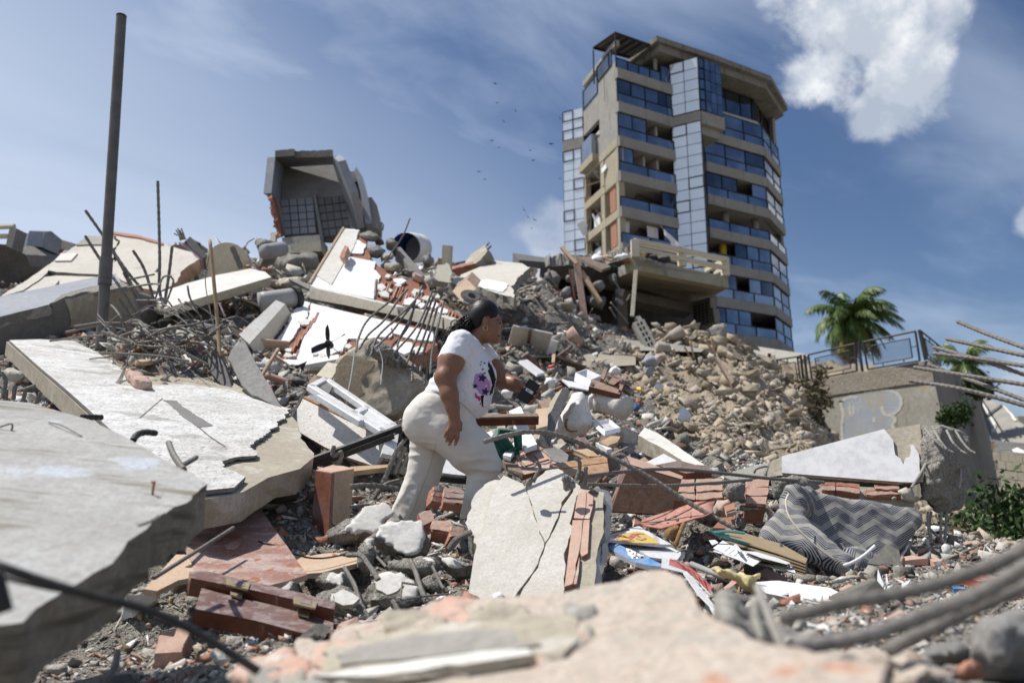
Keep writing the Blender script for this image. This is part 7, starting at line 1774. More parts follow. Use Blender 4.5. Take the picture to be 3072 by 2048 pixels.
bd.ell(PW(658,145),(.086,.077,.087),.02)
bd.ell(PW(702,225),(.062,.066,.080),.03)
bd.ell(PW(690,262,-.028),(.055,.042,.052),.03);bd.ell(PW(690,262,.028),(.055,.042,.052),.03)
bd.ell(PW(737,303),(.027,.030,.022),.025)
bd.cone(PW(757,168),PW(764,205),r_(15),r_(9),.02)
bd.cone(PW(766,192),PW(776,232),r_(5),r_(11),.01);bd.ell(PW(768,240,-.012),(.011,.009,.008),.008);bd.ell(PW(768,240,.012),(.011,.009,.008),.008)
bd.cone(PW(757,268,-.014),PW(757,268,.014),r_(10),r_(10),.008);bd.cone(PW(752,286,-.012),PW(752,286,.012),r_(11),r_(11),.008)
bd.ell(PW(764,193,-.034),(.010,.014,.008),.006,'u')
for sd_ in(-1,1):
 bd.ell(PW(668,186,sd_*.078),(.019,.011,.031),.008);bd.ell(PW(671,182,sd_*.090),(.009,.006,.017),.006,'s')
na_=[PW(495,345,-.175),PW(440,450,-.225),PW(405,550,-.262),PW(432,660,-.285),PW(452,740,-.292),PW(462,792,-.295)]
HD=-.295
bd.chain(na_,[r_(84),r_(79),r_(62),r_(53),r_(40),r_(32)],.025)
bd.ell(PW(372,545,-.262),(.022,.03,.026),.03)
bd.cone(PW(462,800,HD),PW(462,870,HD),r_(34),r_(38),.015,flat=(1,1.7,1))
for kn,mid,tip,rr in(((438,868),(416,905),(400,936),11.5),((450,885),(428,930),(412,965),12.5),((468,892),(448,945),(431,986),13),((487,886),(484,940),(470,986),13)):
 bd.chain([PW(*kn,HD),PW(*mid,HD-.008),PW(*tip,HD+.004)],[r_(rr+2),r_(rr),r_(rr-3.5)],.004)
bd.chain([PW(482,815,HD+.01),PW(502,850,HD+.02),PW(506,890,HD+.022)],[r_(18),r_(14),r_(10)],.008)
bd.chain([PW(650,410,.17),PW(720,500,.17),PW(775,565,.14),PW(850,590,.09),PW(905,605,.045)],[r_(76),r_(66),r_(56),r_(46),r_(33)],.025)
bd.cone(PW(908,608,.040),PW(950,640,.030),r_(34),r_(36),.015,flat=(1,1.6,1))
bd.chain([PW(905,592,.030),PW(905,600,.004),PW(922,612,-.012)],[r_(15),r_(14),r_(10)],.006)
for kn,mid,edge,tip in(((960,600,.03),(1005,620,.028),(1025,625,.008),(1010,642,-.010)),((962,625,.03),(990,655,.028),(1004,662,.006),(984,672,-.010)),((955,645,.03),(972,685,.028),(985,695,.006),(964,706,-.010)),((945,660,.03),(958,705,.028),(968,715,.008),(952,722,-.004))):
 bd.chain([PW(*kn),PW(*mid),PW(*edge),PW(*tip)],[r_(14),r_(13),r_(12),r_(9.5)],.004)
V,Fc=bd.mesh()
m_skin=surf('skin',(.235,.112,.066),(.265,.130,.078),(.205,.092,.052),7,bump=.08,bs=160,bd=.003,rough=.42,spec=.4)
m_skindk=flat('lip_and_brow',(.085,.035,.028),.5)
m_eye=flat('dark_eye',(.01,.008,.008),.2)
m_nail=flat('finger_nail',(.42,.24,.19),.35)
cen=V[Fc].mean(1);wx_,wy_=wpix(cen)
near=cen[:,1]<WD-.005
mi=np.zeros(len(Fc),int)
mi[near&(np.abs(wx_-755)<12)&(np.abs(wy_-277)<6)&(wx_>740)]=1
mi[near&(np.abs(wy_-172+(wx_-758)*.1)<4)&(wx_>738)&(wx_<772)]=1
mi[near&(np.abs(wx_-760)<8)&(np.abs(wy_-193)<4)]=2
for a,b,d_ in((401,934,6),(413,962,7),(432,983,7),(470,983,7),(922,612,8)):mi[near&(np.hypot(wx_-a,wy_-b)<d_)]=3
body=mk('body',V,Fc,[m_skin,m_skindk,m_eye,m_nail],woman,mi,True)
sh=Field(np.minimum(PW(180,860,-.40),PW(820,200,-.40))-.02,np.maximum(PW(820,200,.36),PW(180,860,.36))+.02,.0062)
sh.ell(PW(545,395),(.098,.19,.115),.04);sh.ell(PW(548,480),(.142,.185,.13),.05);sh.ell(PW(530,585),(.178,.195,.14),.05)
sh.ell(PW(475,680),(.186,.205,.15),.05);sh.ell(PW(562,690),(.112,.165,.115),.05)
sh.ell(PW(632,545,-.075),(.092,.085,.085),.04);sh.ell(PW(640,540,.085),(.092,.085,.085),.04)
ad=(na_[2]-na_[0]);ad=ad/np.linalg.norm(ad)
hem_n=ad*.8+np.array([.35,0,-.5])*.5;hem_n/=np.linalg.norm(hem_n)
sh.cone(PW(505,325,-.165),PW(430,480,-.235),r_(89),r_(94),.035,clip=(PW(462,452,-.2),hem_n))
ad2=PW(775,565,.14)-PW(650,410,.17);ad2/=np.linalg.norm(ad2)
sh.cone(PW(600,345,.15),PW(735,515,.16),r_(92),r_(84),.035,clip=(PW(700,470,.17),ad2))
sh.cone(PW(612,345,0),PW(700,190,-.01),r_(66),r_(120),.012,'s')
sh.cone(PW(655,385,0),PW(700,250,0),r_(28),r_(80),.012,'s')
hem=[(150,0),(150,560),(255,632),(380,650),(480,688),(560,765),(603,815),(690,815),(830,700),(830,0)]
def shirt_fx(g,v):
 x,y=wpix(g)
 v=v+.006*fbm(np.stack([x/42+y/70,g[:,1]*9,y/28-x/60],-1),3)+.004*np.sin((x*.8+y*.6)/19+5*fbm(g*6,2))*np.clip(1-np.abs(np.hypot(x-560,y-470))/160,0,1)
 v=v+.0045*np.sin((y*.9-x*.35)/11+4*fbm(g*7,2))*np.clip(1-np.hypot(x-320,y-560)/130,0,1)
 return np.maximum(v,poly_sd(x,y,hem)*WK)
V,Fc=sh.mesh(shirt_fx)
m_shirt=surf('white_cotton',(.74,.745,.80),(.78,.785,.83),(.70,.70,.75),6,bump=.15,bs=140,bd=.003,rough=.9)
shirt=mk('t_shirt',V,Fc,m_shirt,woman,smooth=True)
bv=BVHTree.FromPolygons([Vector(v)for v in V],[tuple(int(i)for i in f)for f in Fc])
def decal(name,poly,m,off=.0022,cell=4.0):
 xs=[p[0]for p in poly];ys=[p[1]for p in poly]
 nx,ny=int((max(xs)-min(xs))/cell)+2,int((max(ys)-min(ys))/cell)+2
 gx,gy=np.meshgrid(min(xs)+cell*np.arange(nx),min(ys)+cell*np.arange(ny),indexing='ij')
 idx,VV,FF={},[],[]
 ins=poly_sd((gx[:-1,:-1]+cell/2).ravel(),(gy[:-1,:-1]+cell/2).ravel(),poly).reshape(nx-1,ny-1)<.5
 def vert(i,j):
  if(i,j)not in idx:
   d=ray('W',gx[i,j],gy[i,j]).normalized()
   h=bv.ray_cast(Vector((0,0,0)),d)
   idx[(i,j)]=None if h[0]is None else len(VV)
   if h[0]is not None:VV.append(h[0]-d*off)
  return idx[(i,j)]
 for i in range(nx-1):
  for j in range(ny-1):
   if ins[i,j]:
    q=[vert(i,j),vert(i+1,j),vert(i+1,j+1),vert(i,j+1)]
    if None not in q and max((VV[a]-VV[b]).length for a in q for b in q)<.03:FF.append(tuple(q))
 if FF:mk(name,VV,FF,m,shirt,smooth=True)
def star(x,y,R_,rot=0.2):return[(x+(R_ if k%2==0 else R_*.45)*math.sin(rot+k*math.pi/5),y-(R_ if k%2==0 else R_*.45)*math.cos(rot+k*math.pi/5))for k in range(10)]
m_lilac=flat('lilac_print',(.42,.24,.50),.8);m_navy=flat('dark_purple_print',(.035,.018,.09),.8);m_inkb=flat('black_print',(.012,.01,.014),.8);m_pinkp=flat('pink_print',(.55,.03,.22),.8)
decal('lilac_patch',[(588,588),(602,528),(640,518),(672,545),(700,585),(700,625),(668,660),(632,655)],m_lilac,.002)
decal('black_shape',[(688,440),(702,452),(716,490),(732,545),(742,585),(728,640),(690,668),(712,600),(704,560),(684,505),(694,490),(684,470)],m_inkb,.003)
for x,y,R2,mm in((646,552,32,m_navy),(600,606,20,m_navy),(667,642,30,m_navy),(650,495,8,m_inkb),(636,466,6,m_inkb),(662,521,8,m_inkb),(640,446,5,m_inkb),(672,604,9,m_paper),(634,720,5,m_inkb),(662,455,7,m_inkb)):decal('star_print',star(x,y,R2),mm,.0032,2.5 if R2<10 else 3.5)
decal('pink_shape',[(598,652),(606,650),(614,668),(630,672),(636,690),(626,704),(618,690),(602,680)],m_pinkp,.003,2.5)
decal('black_shape',[(636,668),(660,662),(652,690),(654,738),(646,742),(640,700)],m_inkb,.003,2.5)
tr=Field(np.minimum(PW(-40,1580,-.40),PW(800,600,-.40))-.02,np.maximum(PW(800,600,.38),PW(-40,1580,.38))+.02,.0072)
tr.ell(PW(400,740),(.175,.195,.12),.05);tr.ell(PW(505,765),(.092,.17,.095),.05)
tr.ell(PW(272,838,-.075),(.128,.115,.135),.05);tr.ell(PW(285,840,.085),(.128,.115,.135),.05);tr.ell(PW(400,860,-.05),(.16,.13,.13),.05)
tr.chain([PW(425,890,-.075),PW(585,1035,-.09),PW(660,1122,-.08)],[r_(158),r_(138),r_(102)],.04)
tr.chain([PW(660,1122,-.085),PW(626,1235,-.075),PW(600,1330,-.07),PW(585,1460,-.07)],[r_(102),r_(72),r_(70),r_(82)],.03)
tr.chain([PW(310,900,.10),PW(292,1050,.11),PW(258,1200,.115),PW(192,1350,.115),PW(105,1530,.115)],[r_(140),r_(124),r_(112),r_(103),r_(100)],.007)
tcut=[(-100,1512),(-100,560),(262,618),(380,600),(480,600),(720,800),(900,900),(900,1470),(500,1470),(420,1440),(215,1488)]
def trouser_fx(g,v):
 x,y=wpix(g)
 w=.0045*fbm(np.stack([x/48+y/90,g[:,1]*6,y/30-x/80],-1),3)
 kn=np.clip(1-np.hypot(x-640,y-1130)/170,0,1)
 sn=lambda a:np.abs(np.sin(a))-.6
 w=w+.012*kn*sn(y/21+x/150+3.5*fbm(g*5,2))
 th_=np.clip(1-np.hypot((x-520)/1.5,y-960)/120,0,1)
 w=w+.007*th_*sn((y-.55*x)/26+3*fbm(g*4,2))
 bk_=np.clip(1-np.hypot((x-230)/1.6,y-1020)/130,0,1)
 w=w+.009*bk_*sn(y/15-x/160+3*fbm(g*5,2))
 lg=np.clip((y-1150)/200,0,1)*(x<420)
 w=w+.011*lg*sn((x+.45*(y-1200))/30+3*fbm(g*4,2))
 return np.maximum(v+w,poly_sd(x,y,tcut)*WK)
V,Fc=tr.mesh(trouser_fx)
def mat_rib():
 t=NT('cream_rib_knit')
 w=t.node('ShaderNodeTexWave');w.inputs['Scale'].default_value=75;w.inputs['Distortion'].default_value=.6
 t.l.new(t.raw,w.inputs['Vector'])
 col=t.mix(t.ramp(t.noise(4,3),.35,.7),(.72,.69,.635),(.66,.63,.57))
 col=t.mix(t.math('MULTIPLY',w.outputs['Fac'],.12),col,(.45,.41,.35))
 return t.done(col,.92,t.bump(w.outputs['Fac'],.35,.003),0,.1)
trs=mk('trousers',V,Fc,mat_rib(),woman,smooth=True)
bvt=BVHTree.FromPolygons([Vector(v)for v in V],[tuple(int(i)for i in f)for f in Fc])
m_seam=flat('trouser_seam',(.50,.47,.41),.9)
for sp in([(345,985),(318,1080),(285,1180),(240,1300),(190,1430),(165,1480)],[(262,640),(340,650),(430,672),(500,712),(560,770),(596,812)]):
 hp=[]
 for c_ in catmull([Vector((x,y,0))for x,y in sp],40):
  d_=ray('W',c_.x,c_.y).normalized();h_=bvt.ray_cast(Vector((0,0,0)),d_)
  if h_[0]is not None:hp.append(h_[0]-d_*.0005)
 if len(hp)>4:V2,F2=tube_vf(hp,.0022,5);mk('seam',V2,F2,m_seam,trs,smooth=True)
hr=Field(np.minimum(PW(350,420,-.16),PW(800,10,-.16)),np.maximum(PW(800,10,.16),PW(350,420,.16)),.0045)
hr.ell(PW(655,142),(.096,.086,.095),.02);hr.ell(PW(600,190),(.06,.07,.07),.03)
hpoly=[(790,60),(778,112),(752,135),(722,178),(700,168),(688,146),(655,148),(640,190),(632,236),(600,262),(540,262),(480,200),(500,-20),(800,-20)]
def hair_fx(g,v):
 x,y=wpix(g)
 v=np.maximum(v,poly_sd(x,y,hpoly)*WK)
 return v+.0007*np.sin((y+.25*x)/2.2+4*fbm(g*9,2))+.002*fbm(g*14,2)
V,Fc=hr.mesh(hair_fx)
m_hair=None
def mat_hair():
 t=NT('black_hair_strands')
 n=t.noise(1.0,3,.6,t.scaled((55,55,420)))
 return t.done(t.mix(t.ramp(n,.4,.7),(.004,.0035,.0035),(.011,.009,.008)),.42,t.bump(n,.35,.003),0,.3)
m_hair=mat_hair()
hair=mk('hair',V,Fc,m_hair,woman,smooth=True)
pt_=Field(np.minimum(PW(340,420,-.12),PW(640,80,-.12)),np.maximum(PW(640,80,.12),PW(340,420,.12)),.0045)
pt_.chain([PW(556,165,-.02),PW(540,200,-.04),PW(520,245,-.07),PW(470,285,-.09),(PW(425,315,-.10)),PW(395,340,-.10)],[r_(26),r_(46),r_(50),r_(40),r_(28),r_(10)],.02)
V,Fc=pt_.mesh(lambda g,v:v+.010*np.sin(g[:,0]*260+6*fbm(g*30,2))*np.sin(g[:,2]*240)+.012*fbm(g*60,3))
mk('ponytail',V,Fc,m_hair,hair,smooth=True)
rs=random.Random(12)
vf=[]
for i in range(70):
 a=Vector(PW(rs.uniform(500,570),rs.uniform(170,250),rs.uniform(-.10,0)))
 b=Vector(PW(rs.uniform(385,480),rs.uniform(275,352),rs.uniform(-.14,-.05)))
 ph,q=rs.uniform(0,6),[]
 for s in range(15):
  u=s/14
  q.append(a.lerp(b,u)+Vector((0,0,.035*math.sin(math.pi*u)))+Vector((.009*math.sin(ph+s*1.3),.008*math.cos(ph+s*1.3),.008*math.sin(ph+s*1.1))))
 vf.append(tube_vf(q,[.003*(1-.7*s/14)for s in range(15)],4))
V,Fc=join(*vf);mk('curls',V,Fc,m_hair,hair,smooth=True)
c=Vector(PW(667,227,-.086));V,Fc=tube_vf([c+Vector((math.cos(a)*.013,-.001,math.sin(a)*.015))for a in np.linspace(0,6.28,20)],.0013,6)
tag(mk('hoop_earring',V,Fc,flat('gold',(.7,.5,.22),.25,1.0),smooth=True),'small gold hoop earring in the right ear','earring')
q=[Vector(PW(*p,.0))for p in((955,555),(1027,600),(942,726),(870,681))]
X_a,Y_a=(q[1]-q[0]).normalized(),(q[0]-q[3]).normalized()
pcn=sum(q,Vector())/4;pn_=X_a.cross(Y_a)
if pn_.y>0:pn_=-pn_
rt=Matrix((X_a,Y_a,X_a.cross(Y_a))).transposed()
ph=thing('phone','black smartphone held out in the left hand of the woman','phone',pcn)
V,Fc=box_vf(pcn+pn_*.002,((q[1]-q[0]).length,(q[0]-q[3]).length,.009),rt);o=mk('case',V,Fc,flat('phone_black',(.008,.008,.009),.3),ph)
bvm=o.modifiers.new('b','BEVEL');bvm.width=.004;bvm.segments=3
w_,h_=(q[1]-q[0]).length,(q[0]-q[3]).length
V,Fc=box_vf(pcn+pn_*.0078+X_a*w_*.02+Y_a*h_*.29,(w_*.72,h_*.30,.003),rt);o=bevel_obj(mk('camera_module',V,Fc,flat('module',(.018,.018,.02),.2),ph),.003)
for dx,dy in((-.16,.36),(.14,.36),(-.16,.24),(.14,.24)):
 cc=pcn+pn_*.0095+X_a*w_*dx+Y_a*h_*dy
 V,Fc=tube_vf([cc,cc+pn_*.0015],.006,14);mk('lens',V,Fc,m_black,o)
V,Fc=box_vf(pcn+pn_*.0072+X_a*w_*.04+Y_a*h_*.03,(w_*.62,h_*.13,.0012),rt);st_=mk('sticker',V,Fc,m_paper,ph)
for k in range(3):
 V,Fc=box_vf(pcn+pn_*.0080+X_a*w_*(-.06+.02*k)+Y_a*h_*(.06-.03*k),(w_*(.30-.05*k),h_*.012,.0006),rt);mk('print_line',V,Fc,m_black,st_)
# loose rubble
def hull_mesh(seed,n=13,ax=(1,1,1),jit=.25):
 r=np.random.default_rng(seed)
 p=r.uniform(-1,1,(n,3));p=np.sign(p)*np.abs(p)**.42*.86
 p=p*(1-jit*r.random((n,1)))*np.array(ax)
 bm=bmesh.new()
 for v in p:bm.verts.new(v)
 res=bmesh.ops.convex_hull(bm,input=bm.verts)
 bmesh.ops.delete(bm,geom=[v for v in bm.verts if not v.link_faces],context='VERTS')
 bmesh.ops.recalc_face_normals(bm,faces=bm.faces)
 bm.verts.index_update()
 V=np.array([v.co[:]for v in bm.verts]);Fc=np.array([[v.index for v in f.verts]for f in bm.faces])
 bm.free()
 return V,Fc
CHUNK=[hull_mesh(i,8+i%3,(1,.8-.05*(i%4),.62-.04*(i%3)),.15)for i in range(10)]
PLATE=[hull_mesh(40+i,10,(1,.7,.16),.35)for i in range(6)]
STICK=[hull_mesh(60+i,9,(1,.10,.08),.2)for i in range(5)]
def is_dirt(x,y):
 b=np.interp(np.log(y),np.log([7,10,14,20,30]),[.28,.18,.12,.15,.23])
 return(x/y>b)&(y>7.2)
N_=88000
u_=rng.uniform(-80,3150,N_);d_=np.exp(rng.uniform(np.log(1.5),np.log(27),N_))
keep=rng.random(N_)<np.interp(d_,[1.5,2.5,4,7,12,20,27],[.2,.55,.8,1,1,.9,.4])
u_,d_=u_[keep],d_[keep]
x_=(u_-CX)/FPX*d_*1.02;y_=d_
z_=ground_z(x_,y_)
dirt_=is_dirt(x_,y_)
pxs=np.clip(np.exp(rng.normal(np.log(11.0),.76,len(u_))),4,70)
size=np.clip(pxs*d_/FPX*.62,.008,.5)
PAL=np.array([(.40,.38,.34),(.33,.315,.28),(.47,.445,.40),(.24,.225,.20),(.46,.40,.32),(.72,.71,.68),(.64,.615,.565),(.40,.20,.14),(.48,.32,.25),(.34,.15,.10),(.16,.10,.06),(.42,.31,.2),(.07,.065,.06),(.74,.74,.75)])
PW_=np.array([20,16,15,9,8,9,6,5,8,3,3,3,3,4.]);PW_/=PW_.sum()
PALD=np.array([(.45,.375,.275),(.38,.31,.22),(.50,.425,.325),(.31,.255,.185),(.42,.365,.29),(.50,.455,.39)])
kind=rng.random(len(u_))
cl_=np.where(kind<np.where(dirt_,.68,.52),0,np.where(kind<np.where(dirt_,.96,.85),1,2))
ang=np.stack([rng.uniform(0,6.283,len(u_)),rng.normal(0,.5,len(u_)),rng.normal(0,.5,len(u_))])
ca,sa=np.cos(ang),np.sin(ang)
I_,O_=np.ones(len(u_)),np.zeros(len(u_))
mat_=lambda*r:np.stack(r,-1).reshape(-1,3,3)
RM=mat_(ca[0],-sa[0],O_,sa[0],ca[0],O_,O_,O_,I_)@mat_(ca[1],O_,sa[1],O_,I_,O_,-sa[1],O_,ca[1])@mat_(I_,O_,O_,O_,ca[2],-sa[2],O_,sa[2],ca[2])
colr=np.where(dirt_[:,None],PALD[rng.integers(len(PALD),size=len(u_))],PAL[rng.choice(len(PAL),p=PW_,size=len(u_))])*rng.uniform(.82,1.12,(len(u_),1))
Vs,Fs,Cs,Ds=[],[],[],[]
off=0
for c_,bank in enumerate((CHUNK,PLATE,STICK)):
 for b_,(v,f)in enumerate(bank):
  ix=np.where((cl_==c_)&(np.arange(len(u_))%len(bank)==b_))[0]
  if not len(ix):continue
  s=size[ix]*(2.2 if c_==2 else 1.25 if c_==1 else 1)
  W_=np.einsum('nij,kj->nki',RM[ix],v)*s[:,None,None]+np.stack([x_[ix],y_[ix],z_[ix]+s*(.18 if c_==0 else .12)],-1)[:,None,:]
  Vs.append(W_.reshape(-1,3));Fs.append((f[None]+(off+np.arange(len(ix))*len(v))[:,None,None]).reshape(-1,3));off+=len(ix)*len(v)
  Cs.append(np.repeat(np.concatenate([colr[ix],np.ones((len(ix),1))],1),len(v),0));Ds.append(np.repeat(dirt_[ix],len(f)))
VA,FA,CA=np.concatenate(Vs),np.concatenate(Fs),np.concatenate(Cs)
fd=np.concatenate(Ds)
for nm,sel,lb in(('loose_rubble',~fd,'loose small rubble and splinters strewn over the mound'),('slope_gravel',fd,'loose stones and earth crumbs covering the dirt slope')):
 ff=FA[sel];used=np.unique(ff);re_=np.zeros(len(VA),int);re_[used]=np.arange(len(used))
 o=mk(nm,VA[used],re_[ff],m_attr,base=Vector((0,0,0)))
 ca_=o.data.color_attributes.new('col','FLOAT_COLOR','POINT');ca_.data.foreach_set('color',CA[used].astype(np.float32).ravel())
 tag(o,lb,None,None,'stuff')
def rough_mesh(seed,m,ax=(1,.85,.7)):
 V,Fc=hull_mesh(seed,12,ax,.12)
 bm=bmesh.new()
 vs=[bm.verts.new(v)for v in V]
 for f in Fc:bm.faces.new([vs[i]for i in f])
 bmesh.ops.subdivide_edges(bm,edges=bm.edges,cuts=2,use_grid_fill=True)
 bm.normal_update()
 co=np.array([v.co[:]for v in bm.verts])
 n=fbm(co*2.3+seed,4,.6)
 for v,k in zip(bm.verts,n):v.co+=v.normal*float(k)*.12
 me=bpy.data.meshes.new('lump');bm.to_mesh(me);bm.free()
 me.materials.append(m)
 return me
MES={k:[rough_mesh(100+10*i+j,m)for j in range(4)]for i,(k,m)in enumerate((('tan',m_stone),('grey',m_stonegrey),('conc',m_concbroken),('white',m_stonewhite),('brick',m_claydust),('clay',m_clay)))}
LM=[('mattress',2500,1600),('red scoop',2000,1550),('cracked slab',1620,1600),('red lacquered board',750,1620),('door stile',780,1830),('trousers',1300,1400),('wardrobe',1000,1250),('fan',990,1030),('tan concrete block',1140,1150),('foam cushion',1720,1230),('large white drawer',1760,1130),('pale beam',2020,1340),('graffiti wall',2600,1200),('holed screen',1930,1010),('balcony shell',950,640),('steel pole',310,900),('ceiling slab',640,860),('speaker box',1400,880),('terrace',2000,850),('grey garment',1950,1080),('white beam',2500,1380),('striped carton',2080,1720),('plaster block',2400,1790),('yellow cloth',2230,1740),('near slab',300,1600),('upright red plank',1000,1540),('brown cabinet',1960,1470),('canopy',2300,1060),('blue barrel',1230,745),('white house wall',1050,800)]
KW={'tan':'tan','grey':'grey','conc':'rough grey','white':'whitish','brick':'dusty pink','clay':'red'}
def auto_label(k,p,px,noun,kw=None):
 u,v=proj(p)
 N4=sorted(LM,key=lambda a:(a[1]-u)**2+(a[2]-v)**2)[:5]
 n=N4[0]
 dx,dy=u-n[1],v-n[2]
 w=('right of' if dx>0 else 'left of')if abs(dx)>abs(dy)*1.2 else('below' if dy>0 else 'above')
 far='just ' if dx*dx+dy*dy<14000 else('well ' if dx*dx+dy*dy>60000 else '')
 lab='%s %s %s %s%s the %s'%('small' if px<30 else 'medium' if px<42 else 'large' if px<60 else 'very large' if px<90 else 'huge',kw or KW[k],noun,far,w,n[0])
 out=lab
 for m in N4[1:]:
  if out not in USED:break
  out=lab+', towards the '+m[0]
 USED.add(out)
 return out
USED=set()
def lump(k,fr,x,y,d,px,label,group,cat='stone',name='rubble_stone',sq=1.0,snap=True):
 o=bpy.data.objects.new(name,rs.choice(MES[k]));COL.objects.link(o)
 p=P(fr,x,y,d);s=px*d/FPX*.5
 if snap:p.z=float(ground_z(np.array([p.x]),np.array([p.y]))[0])+s*.25
 o.location=p;o.scale=(s*rs.uniform(.9,1.2),s*rs.uniform(.8,1.1),s*sq*rs.uniform(.7,1.0));o.rotation_euler=(rs.uniform(-.5,.5),rs.uniform(-.5,.5),rs.uniform(0,6.28))
 return tag(o,auto_label(k,p,px,'stone' if k in('tan','grey')else 'lump'),cat,group)
rs=random.Random(77)
for i in range(125):
 d=math.exp(rs.uniform(math.log(8.5),math.log(21)))
 u=rs.uniform(1850,2600)
 p=P('F',u,1200,d)
 if is_dirt(np.array([p.x]),np.array([d]))[0]:lump(rs.choice(('tan','tan','grey')),'F',u,1200,d,rs.choice((24,30,38,48,66)),'tan stone lying on the bare dirt slope','stones on the dirt slope')
for i in range(70):
 lump(rs.choice(('conc','conc','grey','brick','white','clay')),'F',rs.uniform(1150,1950),1200,math.exp(rs.uniform(math.log(5.2),math.log(13))),rs.choice((24,32,40,55)),'broken masonry lump in the middle of the heap','masonry lumps in the middle of the heap','rubble')
for i in range(42):
 lump(rs.choice(('conc','grey','brick','brick','clay','white')),'F',rs.uniform(1850,3050),1500,math.exp(rs.uniform(math.log(2.3),math.log(4.6))),rs.choice((36,48,60,80)),'brick or concrete lump around the mattress','lumps around the mattress','rubble')
for i in range(42):
 lump(rs.choice(('conc','grey','conc','clay','brick')),'F',rs.uniform(250,1350),1500,math.exp(rs.uniform(math.log(1.7),math.log(5.4))),rs.choice((36,48,62,84)),'grey or red rubble lump left of the cracked slab','lumps left of the cracked slab','rubble')
for i in range(26):
 lump(rs.choice(('conc','grey','conc')),'F',rs.uniform(0,1300),900,math.exp(rs.uniform(math.log(8),math.log(19))),rs.choice((26,36,50,66)),'concrete lump on the upper left heap','lumps on the upper left heap','rubble')
for i in range(34):
 lump(rs.choice(('conc','conc','grey','white','brick')),'F',rs.uniform(330,1380)if i<22 else rs.uniform(1850,3000),1600,math.exp(rs.uniform(math.log(2.0),math.log(4.6))),rs.choice((85,105,130,160)),'','big lumps in the lower part of the heap','rubble')
for q,d,b,m_,lb in(([(1100,420),(1180,350),(1330,300),(1450,300),(1470,380),(1530,480),(1500,560),(1400,600),(1270,570),(1150,500)],3.75,.10,'W','white topped rubble block hiding the back foot'),([(1060,820),(1150,730),(1300,720),(1400,790),(1560,900),(1600,980),(1300,1080),(1080,1060),(1000,950)],3.2,.14,'G','broad rough concrete lump below the white topped block'),([(650,900),(720,830),(850,820),(980,880),(1060,1000),(1060,1090),(850,1080),(700,980)],3.1,.13,'G','rough concrete lump with a white patch beside the door stile'),([(640,760),(760,680),(880,700),(930,780),(860,840),(680,820)],3.35,.10,'G','rounded concrete lump behind the white patched one'),([(270,840),(360,780),(460,770),(530,850),(500,900),(350,900)],3.1,.08,'G','rounded pale lump at the tip of the red board'),([(990,520),(1040,450),(1100,440),(1120,560),(1060,720),(970,640)],3.6,.08,'G','dark gritty lump left of the white topped block'),([(1600,560),(1720,560),(1870,650),(1850,740),(1760,760),(1620,620)],3.55,.07,'G','long grey concrete lump beside the cracked slab'),([(1460,740),(1560,720),(1640,800),(1600,880),(1480,830)],3.3,.06,'G','grey stone between the lumps and the cracked slab'),([(1200,620),(1400,590),(1600,570),(1620,680),(1500,740),(1250,700)],3.5,.1,'G','concrete shelf under the white topped block'),([(735,420),(850,310),(1050,190),(1200,160),(1260,220),(1180,350),(1100,440),(950,470),(780,500)],4.0,.10,'P','white faced plaster chunk beside the upright red plank')):
 cx_,cy_=sum(p[0]for p in q)/len(q),sum(p[1]for p in q)/len(q)
 q=[(cx_+(p[0]-cx_)*1.18,cy_+(p[1]-cy_)*1.18)for p in q]
 tag(hullrock('rubble_block',lumps('B2',q,d,b*1.1),None,.010,.026,14,nch=12,mats=[m_concbroken,m_whitedirty],mfun=1,facet=((.1,-.75,.66)if m_ in 'WP' else(0,-.6,.8),.45 if m_ in 'WP' else .7,-.22 if m_ in 'WP' else .12)),lb,'rubble')
for x,y,d,s_ in((880,900,2.92,110),(1230,800,3.0,120)):
 sl=slab('paint_flake','B2',[(x+s_*math.cos(k*.9)*rs.uniform(.7,1.1),y+s_*.6*math.sin(k*.9)*rs.uniform(.7,1.1),.006)for k in range(7)],tri('B2',(x,y,d),(x+100,y,d+.01),(x,y-100,d+.06)),.012,m_whitedirty,m_conctan,step=.02)
 tag(sl,('left' if x<1000 else 'right')+' flake of white paint on the rough concrete lumps','paint flake')
for i,q in enumerate([[(890,565,3.3),(1000,570,3.25),(1060,640,3.2),(1140,760,3.1)],[(1385,605,3.45),(1430,700,3.3),(1470,830,3.1),(1520,940,3.0)],[(870,660,3.2),(950,800,3.05),(1000,950,2.95),(1080,1095,2.9)],[(1250,920,2.95),(1310,1030,2.9)],[(1100,550,3.6),(1200,660,3.4)],[(1560,650,3.3),(1620,780,3.2),(1650,830,3.15)],[(1310,920,2.95),(1480,890,3.0),(1690,870,3.1)],[(1325,775,3.0),(1310,910,2.95)],[(1325,780,3.0),(1450,800,3.0)],[(690,1020,2.7),(760,1040,2.7),(900,1090,2.75),(1010,1100,2.8)],[(910,30,4.1),(1100,20,4.2),(1300,50,4.3)],[(920,190,4.2),(1060,175,4.3)],[(1100,130,4.4),(1180,20,4.4),(1300,-20,4.5)],[(1690,520,3.5),(1740,450,3.5),(1870,380,3.5)]]):
 rebar('B2',q,(.010,.010,.008,.009,.006,.006,.004,.004,.004,.004,.013,.011,.012,.012)[i],m_steel,['bent rebar left of the white topped block','long rebar leaning down from the white topped block','thin kinked rebar over the white patched lump','short rebar below the broad lump','thin wire left of the leaning rebar','thin wire right of the leaning rebar','level wire of the small wire frame','upright wire of the small wire frame','upper wire of the small wire frame','curled wire at the door stile end','level rebar behind the upright red plank','short rebar below the level one behind the red plank','rebar curving up behind the plaster chunk','curved rebar at the cracked slab foot'][i],'rebars among the central lumps',n=7)
